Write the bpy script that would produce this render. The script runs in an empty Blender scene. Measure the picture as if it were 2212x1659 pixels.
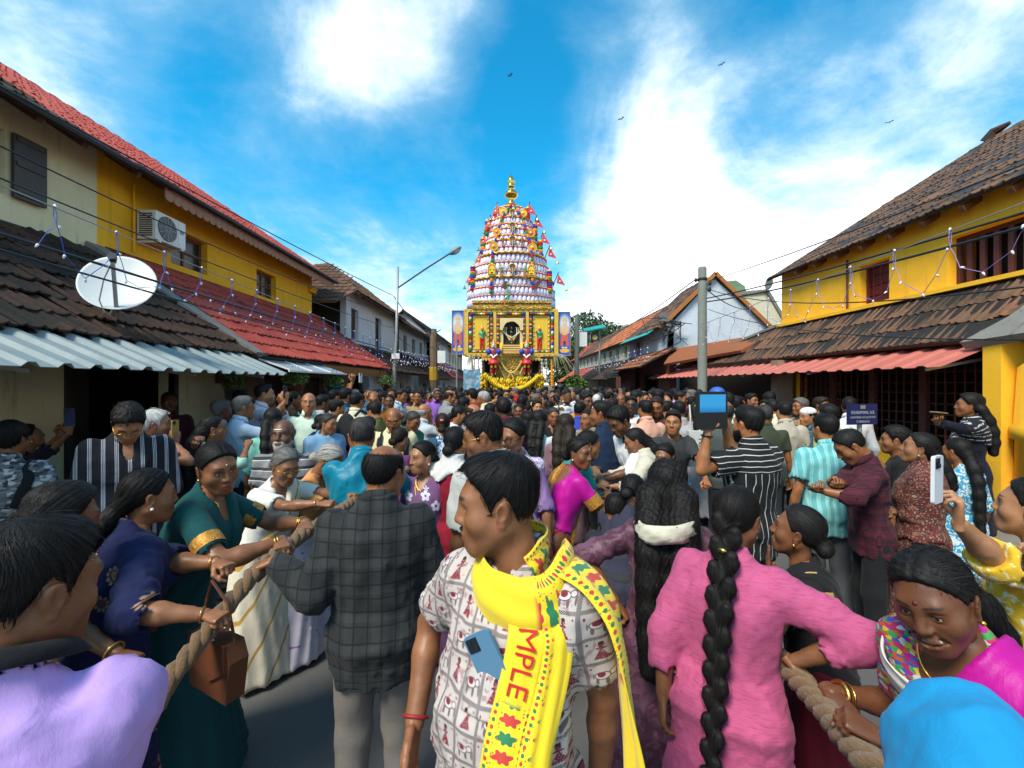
# Street festival with temple chariot; built part by part (camera, sky, sun first)
import bpy, bmesh, math, random, time
import numpy as np
from mathutils import Vector, Matrix, Euler
T0 = time.time()
rng = np.random.RandomState(7)
random.seed(7)
R = math.radians
SC = bpy.context.scene
COL = SC.collection
CAMZ = 1.85
cam = bpy.data.objects.new('camera', bpy.data.cameras.new('camera'))
COL.objects.link(cam)
cam.location = (0, 0, CAMZ)
cam.rotation_euler = (R(90), 0, 0)
cam.data.sensor_width = 36
cam.data.lens = 36 * 968 / 2212
cam.data.clip_start = 0.05
cam.data.clip_end = 3000
SC.camera = cam
SC.view_settings.view_transform = 'Standard'
SC.view_settings.look = 'None'
SC.view_settings.gamma = 1
SC.view_settings.use_curve_mapping = False
SC.view_settings.exposure = 1.32
SC.cycles.use_denoising = True
SC.cycles.max_bounces = 6
SC.cycles.diffuse_bounces = 3
SC.cycles.transparent_max_bounces = 8
def P(x, y, d):
 """a point seen at (x, y) of the 2212 x 1659 photograph, d metres away"""
 return np.array([(x - 1106) / 968 * d, d, CAMZ - (y - 830) / 968 * d])
class G:
 def __init__(s, nt):
  s.nt = nt
  s.n = nt.nodes
  s.l = nt.links
 def node(s, t, **kw):
  nd = s.n.new(t)
  for k, v in kw.items():
   setattr(nd, k, v)
  return nd
 def put(s, sock, v):
  if isinstance(v, bpy.types.NodeSocket):
   s.l.new(v, sock)
  elif v is not None:
   if sock.type == 'RGBA' and len(v) == 3:
    v = (*v, 1)
   sock.default_value = v
 def m(s, op, a, b=None, c=None, clamp=False):
  nd = s.node('ShaderNodeMath', operation=op, use_clamp=clamp)
  s.put(nd.inputs[0], a)
  if b is not None:
   s.put(nd.inputs[1], b)
  if c is not None:
   s.put(nd.inputs[2], c)
  return nd.outputs[0]
 def add(s, a, b): return s.m('ADD', a, b)
 def sub(s, a, b): return s.m('SUBTRACT', a, b)
 def mul(s, a, b): return s.m('MULTIPLY', a, b)
 def fract(s, a): return s.m('FRACT', a)
 def absv(s, a): return s.m('ABSOLUTE', a)
 def lt(s, a, b): return s.m('LESS_THAN', a, b)
 def gt(s, a, b): return s.m('GREATER_THAN', a, b)
 def mx(s, a, b): return s.m('MAXIMUM', a, b)
 def mn(s, a, b): return s.m('MINIMUM', a, b)
 def step(s, a, lo, hi, smooth=True):
  nd = s.node('ShaderNodeMapRange', interpolation_type='SMOOTHSTEP' if smooth else 'LINEAR')
  s.put(nd.inputs[0], a)
  nd.inputs[1].default_value = lo
  nd.inputs[2].default_value = hi
  return nd.outputs[0]
 def mix(s, f, a, b, blend='MIX'):
  nd = s.node('ShaderNodeMix', data_type='RGBA', blend_type=blend)
  s.put(nd.inputs[0], f)
  s.put(nd.inputs[6], a)
  s.put(nd.inputs[7], b)
  return nd.outputs[2]
 def vec(s, kind='Object'):
  return s.node('ShaderNodeTexCoord').outputs[kind]
 def vmul(s, v, sc, off=(0, 0, 0)):
  nd = s.node('ShaderNodeMapping')
  s.put(nd.inputs[0], v)
  nd.inputs['Scale'].default_value = sc
  nd.inputs['Location'].default_value = off
  return nd.outputs[0]
 def vadd(s, a, b):
  nd = s.node('ShaderNodeVectorMath', operation='ADD')
  s.put(nd.inputs[0], a)
  s.put(nd.inputs[1], b)
  return nd.outputs[0]
 def vscale(s, a, f):
  nd = s.node('ShaderNodeVectorMath', operation='SCALE')
  s.put(nd.inputs[0], a)
  nd.inputs[3].default_value = f
  return nd.outputs[0]
 def xyz(s, v):
  nd = s.node('ShaderNodeSeparateXYZ')
  s.put(nd.inputs[0], v)
  return nd.outputs[0], nd.outputs[1], nd.outputs[2]
 def comb(s, x, y, z):
  nd = s.node('ShaderNodeCombineXYZ')
  for i, q in enumerate((x, y, z)):
   s.put(nd.inputs[i], q)
  return nd.outputs[0]
 def noise(s, v, scale, detail=4, rough=.55, dist=0, col=False):
  nd = s.node('ShaderNodeTexNoise')
  s.put(nd.inputs['Vector'], v)
  nd.inputs['Scale'].default_value = scale
  nd.inputs['Detail'].default_value = detail
  nd.inputs['Roughness'].default_value = rough
  nd.inputs['Distortion'].default_value = dist
  return nd.outputs[1 if col else 0]
 def vor(s, v, scale, feature='F1', out=0, rand=1.0):
  nd = s.node('ShaderNodeTexVoronoi', feature=feature)
  s.put(nd.inputs['Vector'], v)
  nd.inputs['Scale'].default_value = scale
  nd.inputs['Randomness'].default_value = rand
  return nd.outputs[out]
 def ramp(s, f, stops, interp='LINEAR'):
  nd = s.node('ShaderNodeValToRGB')
  s.put(nd.inputs[0], f)
  cr = nd.color_ramp
  cr.interpolation = interp
  while len(cr.elements) < len(stops):
   cr.elements.new(.5)
  for e, (p, c) in zip(cr.elements, stops):
   e.position = p
   e.color = (*c, 1) if len(c) == 3 else c
  return nd.outputs[0]
 def attr(s, name, out=2):
  return s.node('ShaderNodeAttribute', attribute_name=name).outputs[out]
 def objcol(s): return s.node('ShaderNodeObjectInfo').outputs['Color']
 def objrnd(s): return s.node('ShaderNodeObjectInfo').outputs['Random']
 def bump(s, h, strength=.4, dist=.01, nrm=None):
  nd = s.node('ShaderNodeBump')
  nd.inputs['Strength'].default_value = strength
  nd.inputs['Distance'].default_value = dist
  s.put(nd.inputs['Height'], h)
  if nrm is not None:
   s.put(nd.inputs['Normal'], nrm)
  return nd.outputs[0]
 def bsdf(s, col, rough=.7, nrm=None, metal=0., spec=.5, sheen=0., coat=0., aniso=0.):
  b = s.node('ShaderNodeBsdfPrincipled')
  s.put(b.inputs['Base Color'], col)
  s.put(b.inputs['Roughness'], rough)
  s.put(b.inputs['Metallic'], metal)
  b.inputs['Specular IOR Level'].default_value = spec
  b.inputs['Sheen Weight'].default_value = sheen
  b.inputs['Coat Weight'].default_value = coat
  b.inputs['Anisotropic'].default_value = aniso
  if nrm is not None:
   s.put(b.inputs['Normal'], nrm)
  o = s.node('ShaderNodeOutputMaterial')
  s.l.new(b.outputs[0], o.inputs[0])
  return b
MATS = {}
def newmat(name):
 m = bpy.data.materials.new(name)
 m.use_nodes = True
 m.node_tree.nodes.clear()
 MATS[name] = m
 return m, G(m.node_tree)
SUN_EL, SUN_AZ = R(50), R(217)          # azimuth clockwise from +Y (the camera looks along +Y)
w = bpy.data.worlds.new('World')
SC.world = w
w.use_nodes = True
g = G(w.node_tree)
g.n.clear()
sky = g.node('ShaderNodeTexSky', sky_type='NISHITA')
sky.sun_disc = False
sky.sun_elevation = SUN_EL
sky.sun_rotation = SUN_AZ
sky.air_density = 1.0
sky.dust_density = 0.6
sky.ozone_density = 3.0
dirv = g.vec('Generated')
dx, dy, dz = g.xyz(dirv)
zc = g.add(g.mx(dz, 0.0), 0.16)
cx, cy = g.m('DIVIDE', dx, zc), g.m('DIVIDE', dy, zc)
cv = g.comb(cx, cy, 0.0)
n1 = g.noise(dirv, 2.6, 8, .60, .6)
n2 = g.noise(g.vmul(cv, (1.0, .8, 1), (3.1, 1.7, 0)), .9, 6, .60, .5)
def blob(px, py, sx, sy, rot=0.0):
 """a broad bank of cloud round one direction of the sky (direction taken as on the picture plane y = 1)"""
 c, s_ = math.cos(rot), math.sin(rot)
 yy = g.mx(dy, 0.05)
 u = g.sub(g.m('DIVIDE', dx, yy), px)
 v = g.sub(g.m('DIVIDE', dz, yy), py)
 uu = g.mul(g.add(g.mul(u, c), g.mul(v, s_)), 1 / sx)
 vv = g.mul(g.sub(g.mul(v, c), g.mul(u, s_)), 1 / sy)
 q = g.add(g.mul(uu, uu), g.mul(vv, vv))
 return g.m('POWER', 2.718, g.mul(q, -1.0))
banks = [(-.37, .76, .12, .15, .2, .62), (.34, .46, .13, .22, -.2, .72), (.72, .44, .34, .16, .35, .42), (.55, .24, .55, .13, .25, .62),
   (-.08, .56, .045, .03, 0, .35), (1.0, .8, .35, .18, .4, .25), (-1.15, .62, .3, .2, -.4, .3), (.22, .38, .2, .06, .3, .4)]
holes = [(.03, .66, .15, .30, -.12, 1.15), (.52, .86, .2, .12, .5, .5), (-.72, .62, .2, .2, -.3, .35), (-.38, .42, .24, .16, 0, .6), (.72, .60, .25, .06, .5, .3)]
bsum = None
for b in banks:
 q = g.mul(blob(*b[:5]), b[5])
 bsum = q if bsum is None else g.add(bsum, q)
for b in holes:
 bsum = g.sub(bsum, g.mul(blob(*b[:5]), b[5]))
horizon = g.mul(g.m('POWER', 2.718, g.mul(g.mx(dz, 0.0), -4.2)), .85)
n3 = g.noise(g.vmul(cv, (1.0, 1.0, 1), (7.1, 2.7, 0)), 3.2, 6, .66, .3)
dens = g.add(g.add(g.add(g.mul(g.sub(n1, .5), 1.9), g.mul(g.sub(n3, .5), 1.0)), g.mul(g.sub(n2, .5), .9)), g.add(bsum, horizon))
dens = g.add(dens, .13)
cover = g.step(dens, .05, 1.35)
soft = g.step(dens, -.5, .7)
blue = g.mix(1.0, sky.outputs[0], (.10, 1.26, 1.44), 'MULTIPLY')
bl = g.node('ShaderNodeMix', data_type='RGBA', blend_type='MULTIPLY')
bl.inputs[0].default_value = 1
g.l.new(blue, bl.inputs[6])
bl.inputs[7].default_value = (1, 1, 1, 1)
pale = g.mix(g.mul(soft, .62), bl.outputs[2], (2.6, 4.35, 5.5))
lit = g.mix(g.step(g.noise(cv, 1.9, 5, .6), .3, .75), (7.8, 8.0, 8.3), (12.8, 12.5, 12.2))
skyc = g.mix(cover, pale, lit)
bg = g.node('ShaderNodeBackground')
g.l.new(skyc, bg.inputs[0])
bg.inputs[1].default_value = 0.075
out = g.node('ShaderNodeOutputWorld')
g.l.new(bg.outputs[0], out.inputs[0])
sun = bpy.data.lights.new('sun', 'SUN')
sun.energy = 2.1
sun.angle = R(20)
sun.color = (1, .91, .76)
so = bpy.data.objects.new('sun', sun)
COL.objects.link(so)
sd = Vector((math.sin(SUN_AZ) * math.cos(SUN_EL), math.cos(SUN_AZ) * math.cos(SUN_EL), math.sin(SUN_EL)))
so.rotation_euler = sd.to_track_quat('Z', 'Y').to_euler()
so.location = sd * 50
class Geo:
 """vertices + faces (triangles / quads), with a material index per face and float attributes per vertex"""
 def __init__(s):
  s.v, s.f, s.mi, s.at, s.n = [], [], [], {}, 0
 def put(s, V, F, mi=0, **at):
  V = np.asarray(V, np.float32).reshape(-1, 3)
  if not isinstance(F, list):
   F = [F]
  k = len(V)
  for f in F:
   f = np.asarray(f, np.int32)
   if len(f):
    s.f.append(f + s.n)
    s.mi.append(np.full(len(f), mi, np.int32))
  s.v.append(V)
  for nm in set(list(s.at) + list(at)):
   cur = s.at.setdefault(nm, [])
   have = sum(len(a) for a in cur)
   if have < s.n:
    cur.append(np.zeros(s.n - have, np.float32))
   x = at.get(nm, 0.0)
   cur.append(np.full(k, x, np.float32) if np.isscalar(x) else np.asarray(x, np.float32))
  s.n += k
  return s
 def merge(s, o, M=None, mi=0):
  V = np.concatenate(o.v)
  if M is not None:
   M = np.asarray(M)
   V = V @ M[:3, :3].T + M[:3, 3]
  at = {k: np.concatenate(a) for k, a in o.at.items()}
  base = s.n
  s.put(V, [], 0, **at)
  for f, m in zip(o.f, o.mi):
   s.f.append(f + base)
   s.mi.append(m + mi)
  return s
 def box(s, lo, hi, M=None, mi=0, **at):
  a, b = np.array(lo, float), np.array(hi, float)
  V = np.array([[x, y, z] for x in (a[0], b[0]) for y in (a[1], b[1]) for z in (a[2], b[2])])
  F = [[0, 1, 3, 2], [4, 6, 7, 5], [0, 4, 5, 1], [2, 3, 7, 6], [0, 2, 6, 4], [1, 5, 7, 3]]
  if M is not None:
   M = np.asarray(M)
   V = V @ M[:3, :3].T + M[:3, 3]
  return s.put(V, np.array(F), mi, **at)
 def beam(s, a, b, wx, wz, mi=0, up=(0, 0, 1), **at):
  a, b = np.array(a, float), np.array(b, float)
  d = b - a
  L = np.linalg.norm(d)
  d /= L
  x = np.cross(d, up)
  if np.linalg.norm(x) < 1e-4:
   x = np.cross(d, (1, 0, 0))
  x /= np.linalg.norm(x)
  z = np.cross(x, d)
  M = np.eye(4)
  M[:3, 0], M[:3, 1], M[:3, 2], M[:3, 3] = x, d, z, a
  return s.box((-wx / 2, 0, -wz / 2), (wx / 2, L, wz / 2), M, mi, **at)
 def tube(s, pts, r, n=8, mi=0, cap=True, **at):
  pts = np.asarray(pts, float)
  k = len(pts)
  r = np.full(k, r, float) if np.isscalar(r) else np.asarray(r, float)
  t = np.gradient(pts, axis=0)
  t /= np.linalg.norm(t, axis=1)[:, None] + 1e-9
  ref = np.array([0, 0, 1.0]) if abs(t[0][2]) < .9 else np.array([1.0, 0, 0])
  V = []
  x = np.cross(t[0], ref)
  for i in range(k):
   x = x - t[i] * np.dot(x, t[i])
   x /= np.linalg.norm(x) + 1e-9
   y = np.cross(t[i], x)
   a = np.arange(n) * 2 * np.pi / n
   V.append(pts[i] + r[i] * (np.cos(a)[:, None] * x + np.sin(a)[:, None] * y))
  V = np.concatenate(V)
  F = []
  for i in range(k - 1):
   for j in range(n):
    F.append([i * n + j, i * n + (j + 1) % n, (i + 1) * n + (j + 1) % n, (i + 1) * n + j])
  T = []
  if cap:
   V = np.concatenate([V, pts[:1], pts[-1:]])
   for j in range(n):
    T.append([k * n, (j + 1) % n, j])
    T.append([k * n + 1, (k - 1) * n + j, (k - 1) * n + (j + 1) % n])
  return s.put(V, [np.array(F), np.array(T)] if T else np.array(F), mi, **at)
 def lathe(s, prof, n=16, M=None, mi=0, **at):
  prof = np.asarray(prof, float)
  k = len(prof)
  a = np.arange(n) * 2 * np.pi / n
  V = np.array([[r * np.cos(t), r * np.sin(t), z] for r, z in prof for t in a])
  F = [[i * n + j, i * n + (j + 1) % n, (i + 1) * n + (j + 1) % n, (i + 1) * n + j] for i in range(k - 1) for j in range(n)]
  if M is not None:
   M = np.asarray(M)
   V = V @ M[:3, :3].T + M[:3, 3]
  return s.put(V, np.array(F), mi, **at)
 def ball(s, c, r, n=10, m=6, M=None, mi=0, **at):
  r = (r, r, r) if np.isscalar(r) else r
  prof = [(max(math.sin(math.pi * i / m), 1e-4), -math.cos(math.pi * i / m)) for i in range(m + 1)]
  T = np.eye(4)
  T[0, 0], T[1, 1], T[2, 2] = r
  if M is not None:
   T[:3, :3] = np.asarray(M)[:3, :3] @ T[:3, :3]
  T[:3, 3] = c
  return s.lathe(prof, n, T, mi, **at)
 def prism(s, poly, y0, y1, M=None, mi=0, **at):
  """polygon in x,z pushed from y0 to y1 (fan caps)"""
  k = len(poly)
  V = [[x, y0, z] for x, z in poly] + [[x, y1, z] for x, z in poly]
  V.append([np.mean([p[0] for p in poly]), y0, np.mean([p[1] for p in poly])])
  V.append([V[-1][0], y1, V[-1][2]])
  V = np.array(V, float)
  if M is not None:
   M = np.asarray(M)
   V = V @ M[:3, :3].T + M[:3, 3]
  Q = [[i, (i + 1) % k, k + (i + 1) % k, k + i] for i in range(k)]
  T = [[2 * k, (i + 1) % k, i] for i in range(k)] + [[2 * k + 1, k + i, k + (i + 1) % k] for i in range(k)]
  return s.put(V, [np.array(Q), np.array(T)], mi, **at)
 def sheet(s, grid, thick=0.0, mi=0, **at):
  """grid of points (a, b, 3); with a thickness both sides and the rim are built"""
  g_ = np.asarray(grid, float)
  a, b = g_.shape[:2]
  idx = np.arange(a * b).reshape(a, b)
  Q = np.stack([idx[:-1, :-1], idx[1:, :-1], idx[1:, 1:], idx[:-1, 1:]], -1).reshape(-1, 4)
  V = g_.reshape(-1, 3)
  if thick:
   du, dv = np.gradient(g_, axis=0), np.gradient(g_, axis=1)
   nn = np.cross(du, dv)
   nn /= np.linalg.norm(nn, axis=2)[..., None] + 1e-9
   W = (g_ - nn * thick).reshape(-1, 3)
   off = a * b
   rim = []
   for line in (idx[0, :], idx[:, -1], idx[-1, ::-1], idx[::-1, 0]):
    for p, q in zip(line[:-1], line[1:]):
     rim.append([p, q, q + off, p + off])
   Q = np.concatenate([Q, Q[:, ::-1] + off, np.array(rim)])
   V = np.concatenate([V, W])
   at = {k: (x if np.isscalar(x) else np.concatenate([x, x])) for k, x in at.items()}
  return s.put(V, Q, mi, **at)
 def mesh(s, name, smooth=False):
  V = np.concatenate(s.v) if s.v else np.zeros((0, 3), np.float32)
  me = bpy.data.meshes.new(name)
  me.vertices.add(len(V))
  me.vertices.foreach_set('co', V.astype(np.float32).ravel())
  tot = sum(f.size for f in s.f)
  npol = sum(len(f) for f in s.f)
  loops = np.concatenate([f.ravel() for f in s.f]).astype(np.int32)
  sizes = np.concatenate([np.full(len(f), f.shape[1], np.int32) for f in s.f])
  start = np.concatenate([[0], np.cumsum(sizes)[:-1]]).astype(np.int32)
  me.loops.add(tot)
  me.loops.foreach_set('vertex_index', loops)
  me.polygons.add(npol)
  me.polygons.foreach_set('loop_start', start)
  me.polygons.foreach_set('material_index', np.concatenate(s.mi).astype(np.int32))
  me.polygons.foreach_set('use_smooth', np.full(npol, bool(smooth)))
  for k, a in s.at.items():
   x = np.concatenate(a)
   if len(x) < len(V):
    x = np.concatenate([x, np.zeros(len(V) - len(x), np.float32)])
   at = me.attributes.new(k, 'FLOAT', 'POINT')
   at.data.foreach_set('value', x.astype(np.float32))
  me.update(calc_edges=True)
  return me
def link(name, me, mats=None, parent=None, loc=None, rot=None, color=None, M=None, smooth=False):
 if isinstance(me, Geo):
  me = me.mesh(name, smooth)
 o = bpy.data.objects.new(name, me)
 COL.objects.link(o)
 if mats is not None and me is not None:
  mats = mats if isinstance(mats, (list, tuple)) else [mats]
  if len(me.materials) == 0:
   for m in mats:
    me.materials.append(m)
  else:
   for i, m in enumerate(mats):
    if me.materials[i] != m:
     o.material_slots[i].link = 'OBJECT'
     o.material_slots[i].material = m
 if parent is not None:
  o.parent = parent
 if loc is not None:
  o.location = loc
 if rot is not None:
  o.rotation_euler = rot
 if M is not None:
  o.matrix_local = Matrix(np.asarray(M).tolist())
 if color is not None:
  o.color = (*color[:3], 1)
 return o
def tag(o, label=None, cat=None, group=None, kind=None):
 if label:
  o['label'] = label
 if cat:
  o['category'] = cat
 if group:
  o['group'] = group
 if kind:
  o['kind'] = kind
 return o
def thing(name, label, cat, loc=(0, 0, 0), rotz=0, group=None):
 o = bpy.data.objects.new(name, None)
 COL.objects.link(o)
 o.empty_display_size = .1
 o.location = loc
 o.rotation_euler = (0, 0, rotz)
 return tag(o, label, cat, group)
def struct(name, me, mats, **kw):
 return tag(link(name, me, mats, **kw), kind='structure')
def frame(o, x, y):
 """4 x 4 with origin o, x along x, y near y"""
 x = np.array(x, float)
 x /= np.linalg.norm(x)
 z = np.cross(x, np.array(y, float))
 z /= np.linalg.norm(z)
 M = np.eye(4)
 M[:3, 0], M[:3, 1], M[:3, 2], M[:3, 3] = x, np.cross(z, x), z, o
 return M
def xf(loc=(0, 0, 0), rz=0, rx=0, ry=0, s=1):
 M = Matrix.Translation(loc) @ Euler((rx, ry, rz)).to_matrix().to_4x4() @ Matrix.Diagonal((s, s, s, 1) if np.isscalar(s) else (*s, 1))
 return np.array(M)
def smin(a, b, k):
 h = np.maximum(k - np.abs(a - b), 0) / k
 return np.minimum(a, b) - h * h * k * .25
class Fld:
 def __init__(s, lo, hi, h):
  s.h = h
  s.lo = np.array(lo, np.float32)
  n = np.ceil((np.array(hi) - s.lo) / h).astype(int) + 1
  s.ax = [(s.lo[i] + h * np.arange(n[i])).astype(np.float32) for i in range(3)]
  s.d = np.full(n, 9., np.float32)
 def sl(s, lo, hi, pad):
  a = [max(0, int((lo[i] - pad - s.lo[i]) / s.h)) for i in range(3)]
  b = [min(len(s.ax[i]), int((hi[i] + pad - s.lo[i]) / s.h) + 2) for i in range(3)]
  return tuple(slice(a[i], max(a[i], b[i])) for i in range(3))
 def xyz(s, q):
  return s.ax[0][q[0]][:, None, None], s.ax[1][q[1]][None, :, None], s.ax[2][q[2]][None, None, :]
 def add(s, prim, k=.02, op='u'):
  fn, lo, hi = prim
  q = s.sl(lo, hi, k + 2.5 * s.h)
  x, y, z = s.xyz(q)
  if x.size == 0 or y.size == 0 or z.size == 0:
   return s
  v = fn(x, y, z)
  cur = s.d[q]
  if op == 'u':
   s.d[q] = smin(cur, v, k)
  elif op == 's':
   s.d[q] = -smin(-cur, v, k)
  return s
 def cut(s, fn, k=.004):
  """keep where fn < 0"""
  x, y, z = s.xyz((slice(None),) * 3)
  v = np.broadcast_to(fn(x, y, z), s.d.shape)
  s.d = np.where(s.d > 1, s.d, -smin(-s.d, -v, k))
  return s
 def warp(s, fn):
  near = np.abs(s.d) < .08
  i, j, k = np.nonzero(near)
  s.d[near] += fn(s.ax[0][i], s.ax[1][j], s.ax[2][k]).astype(np.float32)
  return s
 def nets(s):
  d, h = s.d, s.h
  inside = d < 0
  c = np.zeros(tuple(n - 1 for n in d.shape), np.int8)
  for a in (0, 1):
   for b in (0, 1):
    for e in (0, 1):
     c += inside[a:d.shape[0] - 1 + a, b:d.shape[1] - 1 + b, e:d.shape[2] - 1 + e]
  act = (c > 0) & (c < 8)
  I = np.argwhere(act)
  if len(I) == 0:
   return np.zeros((0, 3)), np.zeros((0, 4), int)
  ids = np.full(c.shape, -1, np.int32)
  ids[act] = np.arange(len(I))
  i, j, k = I.T
  val = {}
  for a in (0, 1):
   for b in (0, 1):
    for e in (0, 1):
     val[a, b, e] = d[i + a, j + b, k + e]
  acc = np.zeros((len(I), 3))
  cnt = np.zeros(len(I))
  cor = list(val)
  for p in cor:
   for ax in range(3):
    if p[ax] == 0:
     q = list(p)
     q[ax] = 1
     q = tuple(q)
     va, vb = val[p], val[q]
     m = (va < 0) != (vb < 0)
     t = va[m] / (va[m] - vb[m])
     pos = np.tile(np.array(p, float), (m.sum(), 1))
     pos[:, ax] = t
     acc[m] += pos
     cnt[m] += 1
  V = s.lo + h * (I + acc / cnt[:, None])
  F = []
  for ax in range(3):
   u, w_ = [(1, 2), (2, 0), (0, 1)][ax]
   s0 = [slice(None)] * 3
   s1 = [slice(None)] * 3
   s0[ax], s1[ax] = slice(0, -1), slice(1, None)
   A, B = inside[tuple(s0)], inside[tuple(s1)]
   E = np.argwhere(A != B)
   if len(E) == 0:
    continue
   ok = (E[:, u] > 0) & (E[:, w_] > 0) & (E[:, u] < c.shape[u]) & (E[:, w_] < c.shape[w_]) & (E[:, ax] < c.shape[ax])
   E = E[ok]
   fl = A[tuple(E.T)]
   def cell(du, dw):
    e = E.copy()
    e[:, u] -= du
    e[:, w_] -= dw
    return ids[tuple(e.T)]
   q = np.stack([cell(1, 1), cell(0, 1), cell(0, 0), cell(1, 0)], 1)
   q[~fl] = q[~fl][:, ::-1]
   F.append(q)
  F = np.concatenate(F)
  return V.astype(np.float32), F[(F >= 0).all(1)]
def bb(*pts, r=0.):
 a = np.array(pts, float)
 return a.min(0) - r, a.max(0) + r
def cap(a, b, r1, r2=None):
 r2 = r1 if r2 is None else r2
 a = np.asarray(a, float)
 b = np.asarray(b, float)
 ba = b - a
 L2 = float(ba @ ba) + 1e-9
 lo, hi = bb(a, b, r=max(r1, r2))
 def fn(x, y, z):
  px, py, pz = x - a[0], y - a[1], z - a[2]
  t = np.clip((px * ba[0] + py * ba[1] + pz * ba[2]) / L2, 0, 1)
  return np.sqrt((px - t * ba[0]) ** 2 + (py - t * ba[1]) ** 2 + (pz - t * ba[2]) ** 2) - (r1 + (r2 - r1) * t)
 return fn, lo, hi
def ell(c, r, M=None):
 c = np.asarray(c, float)
 r = np.array((r, r, r) if np.isscalar(r) else r, float)
 A = np.eye(3) if M is None else np.asarray(M)[:3, :3].T
 mr = r.max()
 def fn(x, y, z):
  px, py, pz = x - c[0], y - c[1], z - c[2]
  if M is None:
   u, v, w_ = px / r[0], py / r[1], pz / r[2]
  else:
   u = (A[0, 0] * px + A[0, 1] * py + A[0, 2] * pz) / r[0]
   v = (A[1, 0] * px + A[1, 1] * py + A[1, 2] * pz) / r[1]
   w_ = (A[2, 0] * px + A[2, 1] * py + A[2, 2] * pz) / r[2]
  k0 = np.sqrt(u * u + v * v + w_ * w_)
  k1 = np.sqrt((u / r[0]) ** 2 + (v / r[1]) ** 2 + (w_ / r[2]) ** 2) + 1e-9
  return k0 * (k0 - 1) / k1
 return fn, c - mr, c + mr
def rot3(rx=0, ry=0, rz=0):
 return np.array(Euler((rx, ry, rz)).to_matrix())
def loft(o, ux, uy, uz, ts, ws, ds, vs=None, infl=0., L=1., ex=2.3):
 """elliptic cross sections (half width ws, half depth ds, forward shift vs) along o + uz * t * L"""
 o, ux, uy, uz = (np.asarray(q, float) for q in (o, ux, uy, uz))
 ts, ws, ds = (np.array(q, float) for q in (ts, ws, ds))
 vs = np.zeros(len(ts)) if vs is None else np.array(vs, float)
 ws, ds = ws + infl, ds + infl
 pts = [o + uz * t * L + ux * sx * w_ + uy * (v + sy * d) for t, w_, d, v in zip(ts, ws, ds, vs) for sx in (-1, 1) for sy in (-1, 1)]
 lo, hi = bb(*pts)
 def fn(x, y, z):
  px, py, pz = x - o[0], y - o[1], z - o[2]
  t = (px * uz[0] + py * uz[1] + pz * uz[2]) / L
  u = px * ux[0] + py * ux[1] + pz * ux[2]
  v = px * uy[0] + py * uy[1] + pz * uy[2]
  sh = t.shape
  tf = t.ravel()
  w_ = np.interp(tf, ts, ws).reshape(sh)
  d = np.interp(tf, ts, ds).reshape(sh)
  v = v - np.interp(tf, ts, vs).reshape(sh)
  q = (np.abs(u / w_) ** ex + np.abs(v / d) ** ex) ** (1 / ex)
  side = (q - 1) * np.minimum(w_, d)
  end = np.maximum((ts[0] - t) * L - infl, (t - ts[-1]) * L - infl)
  return np.maximum(side, end)
 return fn, lo, hi
def folds(seed, amp, wl, vert=.5, n=3):
 """cloth creases: warped ridges"""
 r = np.random.RandomState(seed)
 K = []
 for i in range(n):
  a = r.uniform(0, 2 * np.pi)
  kz = r.uniform(-1, 1) * (1 - vert)
  k = np.array([np.cos(a), np.sin(a), kz])
  k *= 2 * np.pi / (wl * r.uniform(.7, 1.5)) / np.linalg.norm(k)
  k2 = r.uniform(-1, 1, 3) * 2 * np.pi / (wl * 2.6)
  K.append((k, k2, r.uniform(0, 6.3), r.uniform(0, 6.3), r.uniform(.5, 1)))
 s_ = sum(q[4] for q in K)
 def fn(x, y, z):
  t = 0
  for k, k2, a, b, w_ in K:
   p = k[0] * x + k[1] * y + k[2] * z + a + 1.7 * np.sin(k2[0] * x + k2[1] * y + k2[2] * z + b)
   t = t + w_ * (1 - 2 * np.abs(np.sin(p * .5)) ** .8)
  return -amp * t / s_
 return fn
_heads = {}
def sstep(x, a, b):
 t = np.clip((x - a) / (b - a), 0, 1)
 return t * t * (3 - 2 * t)
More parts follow.
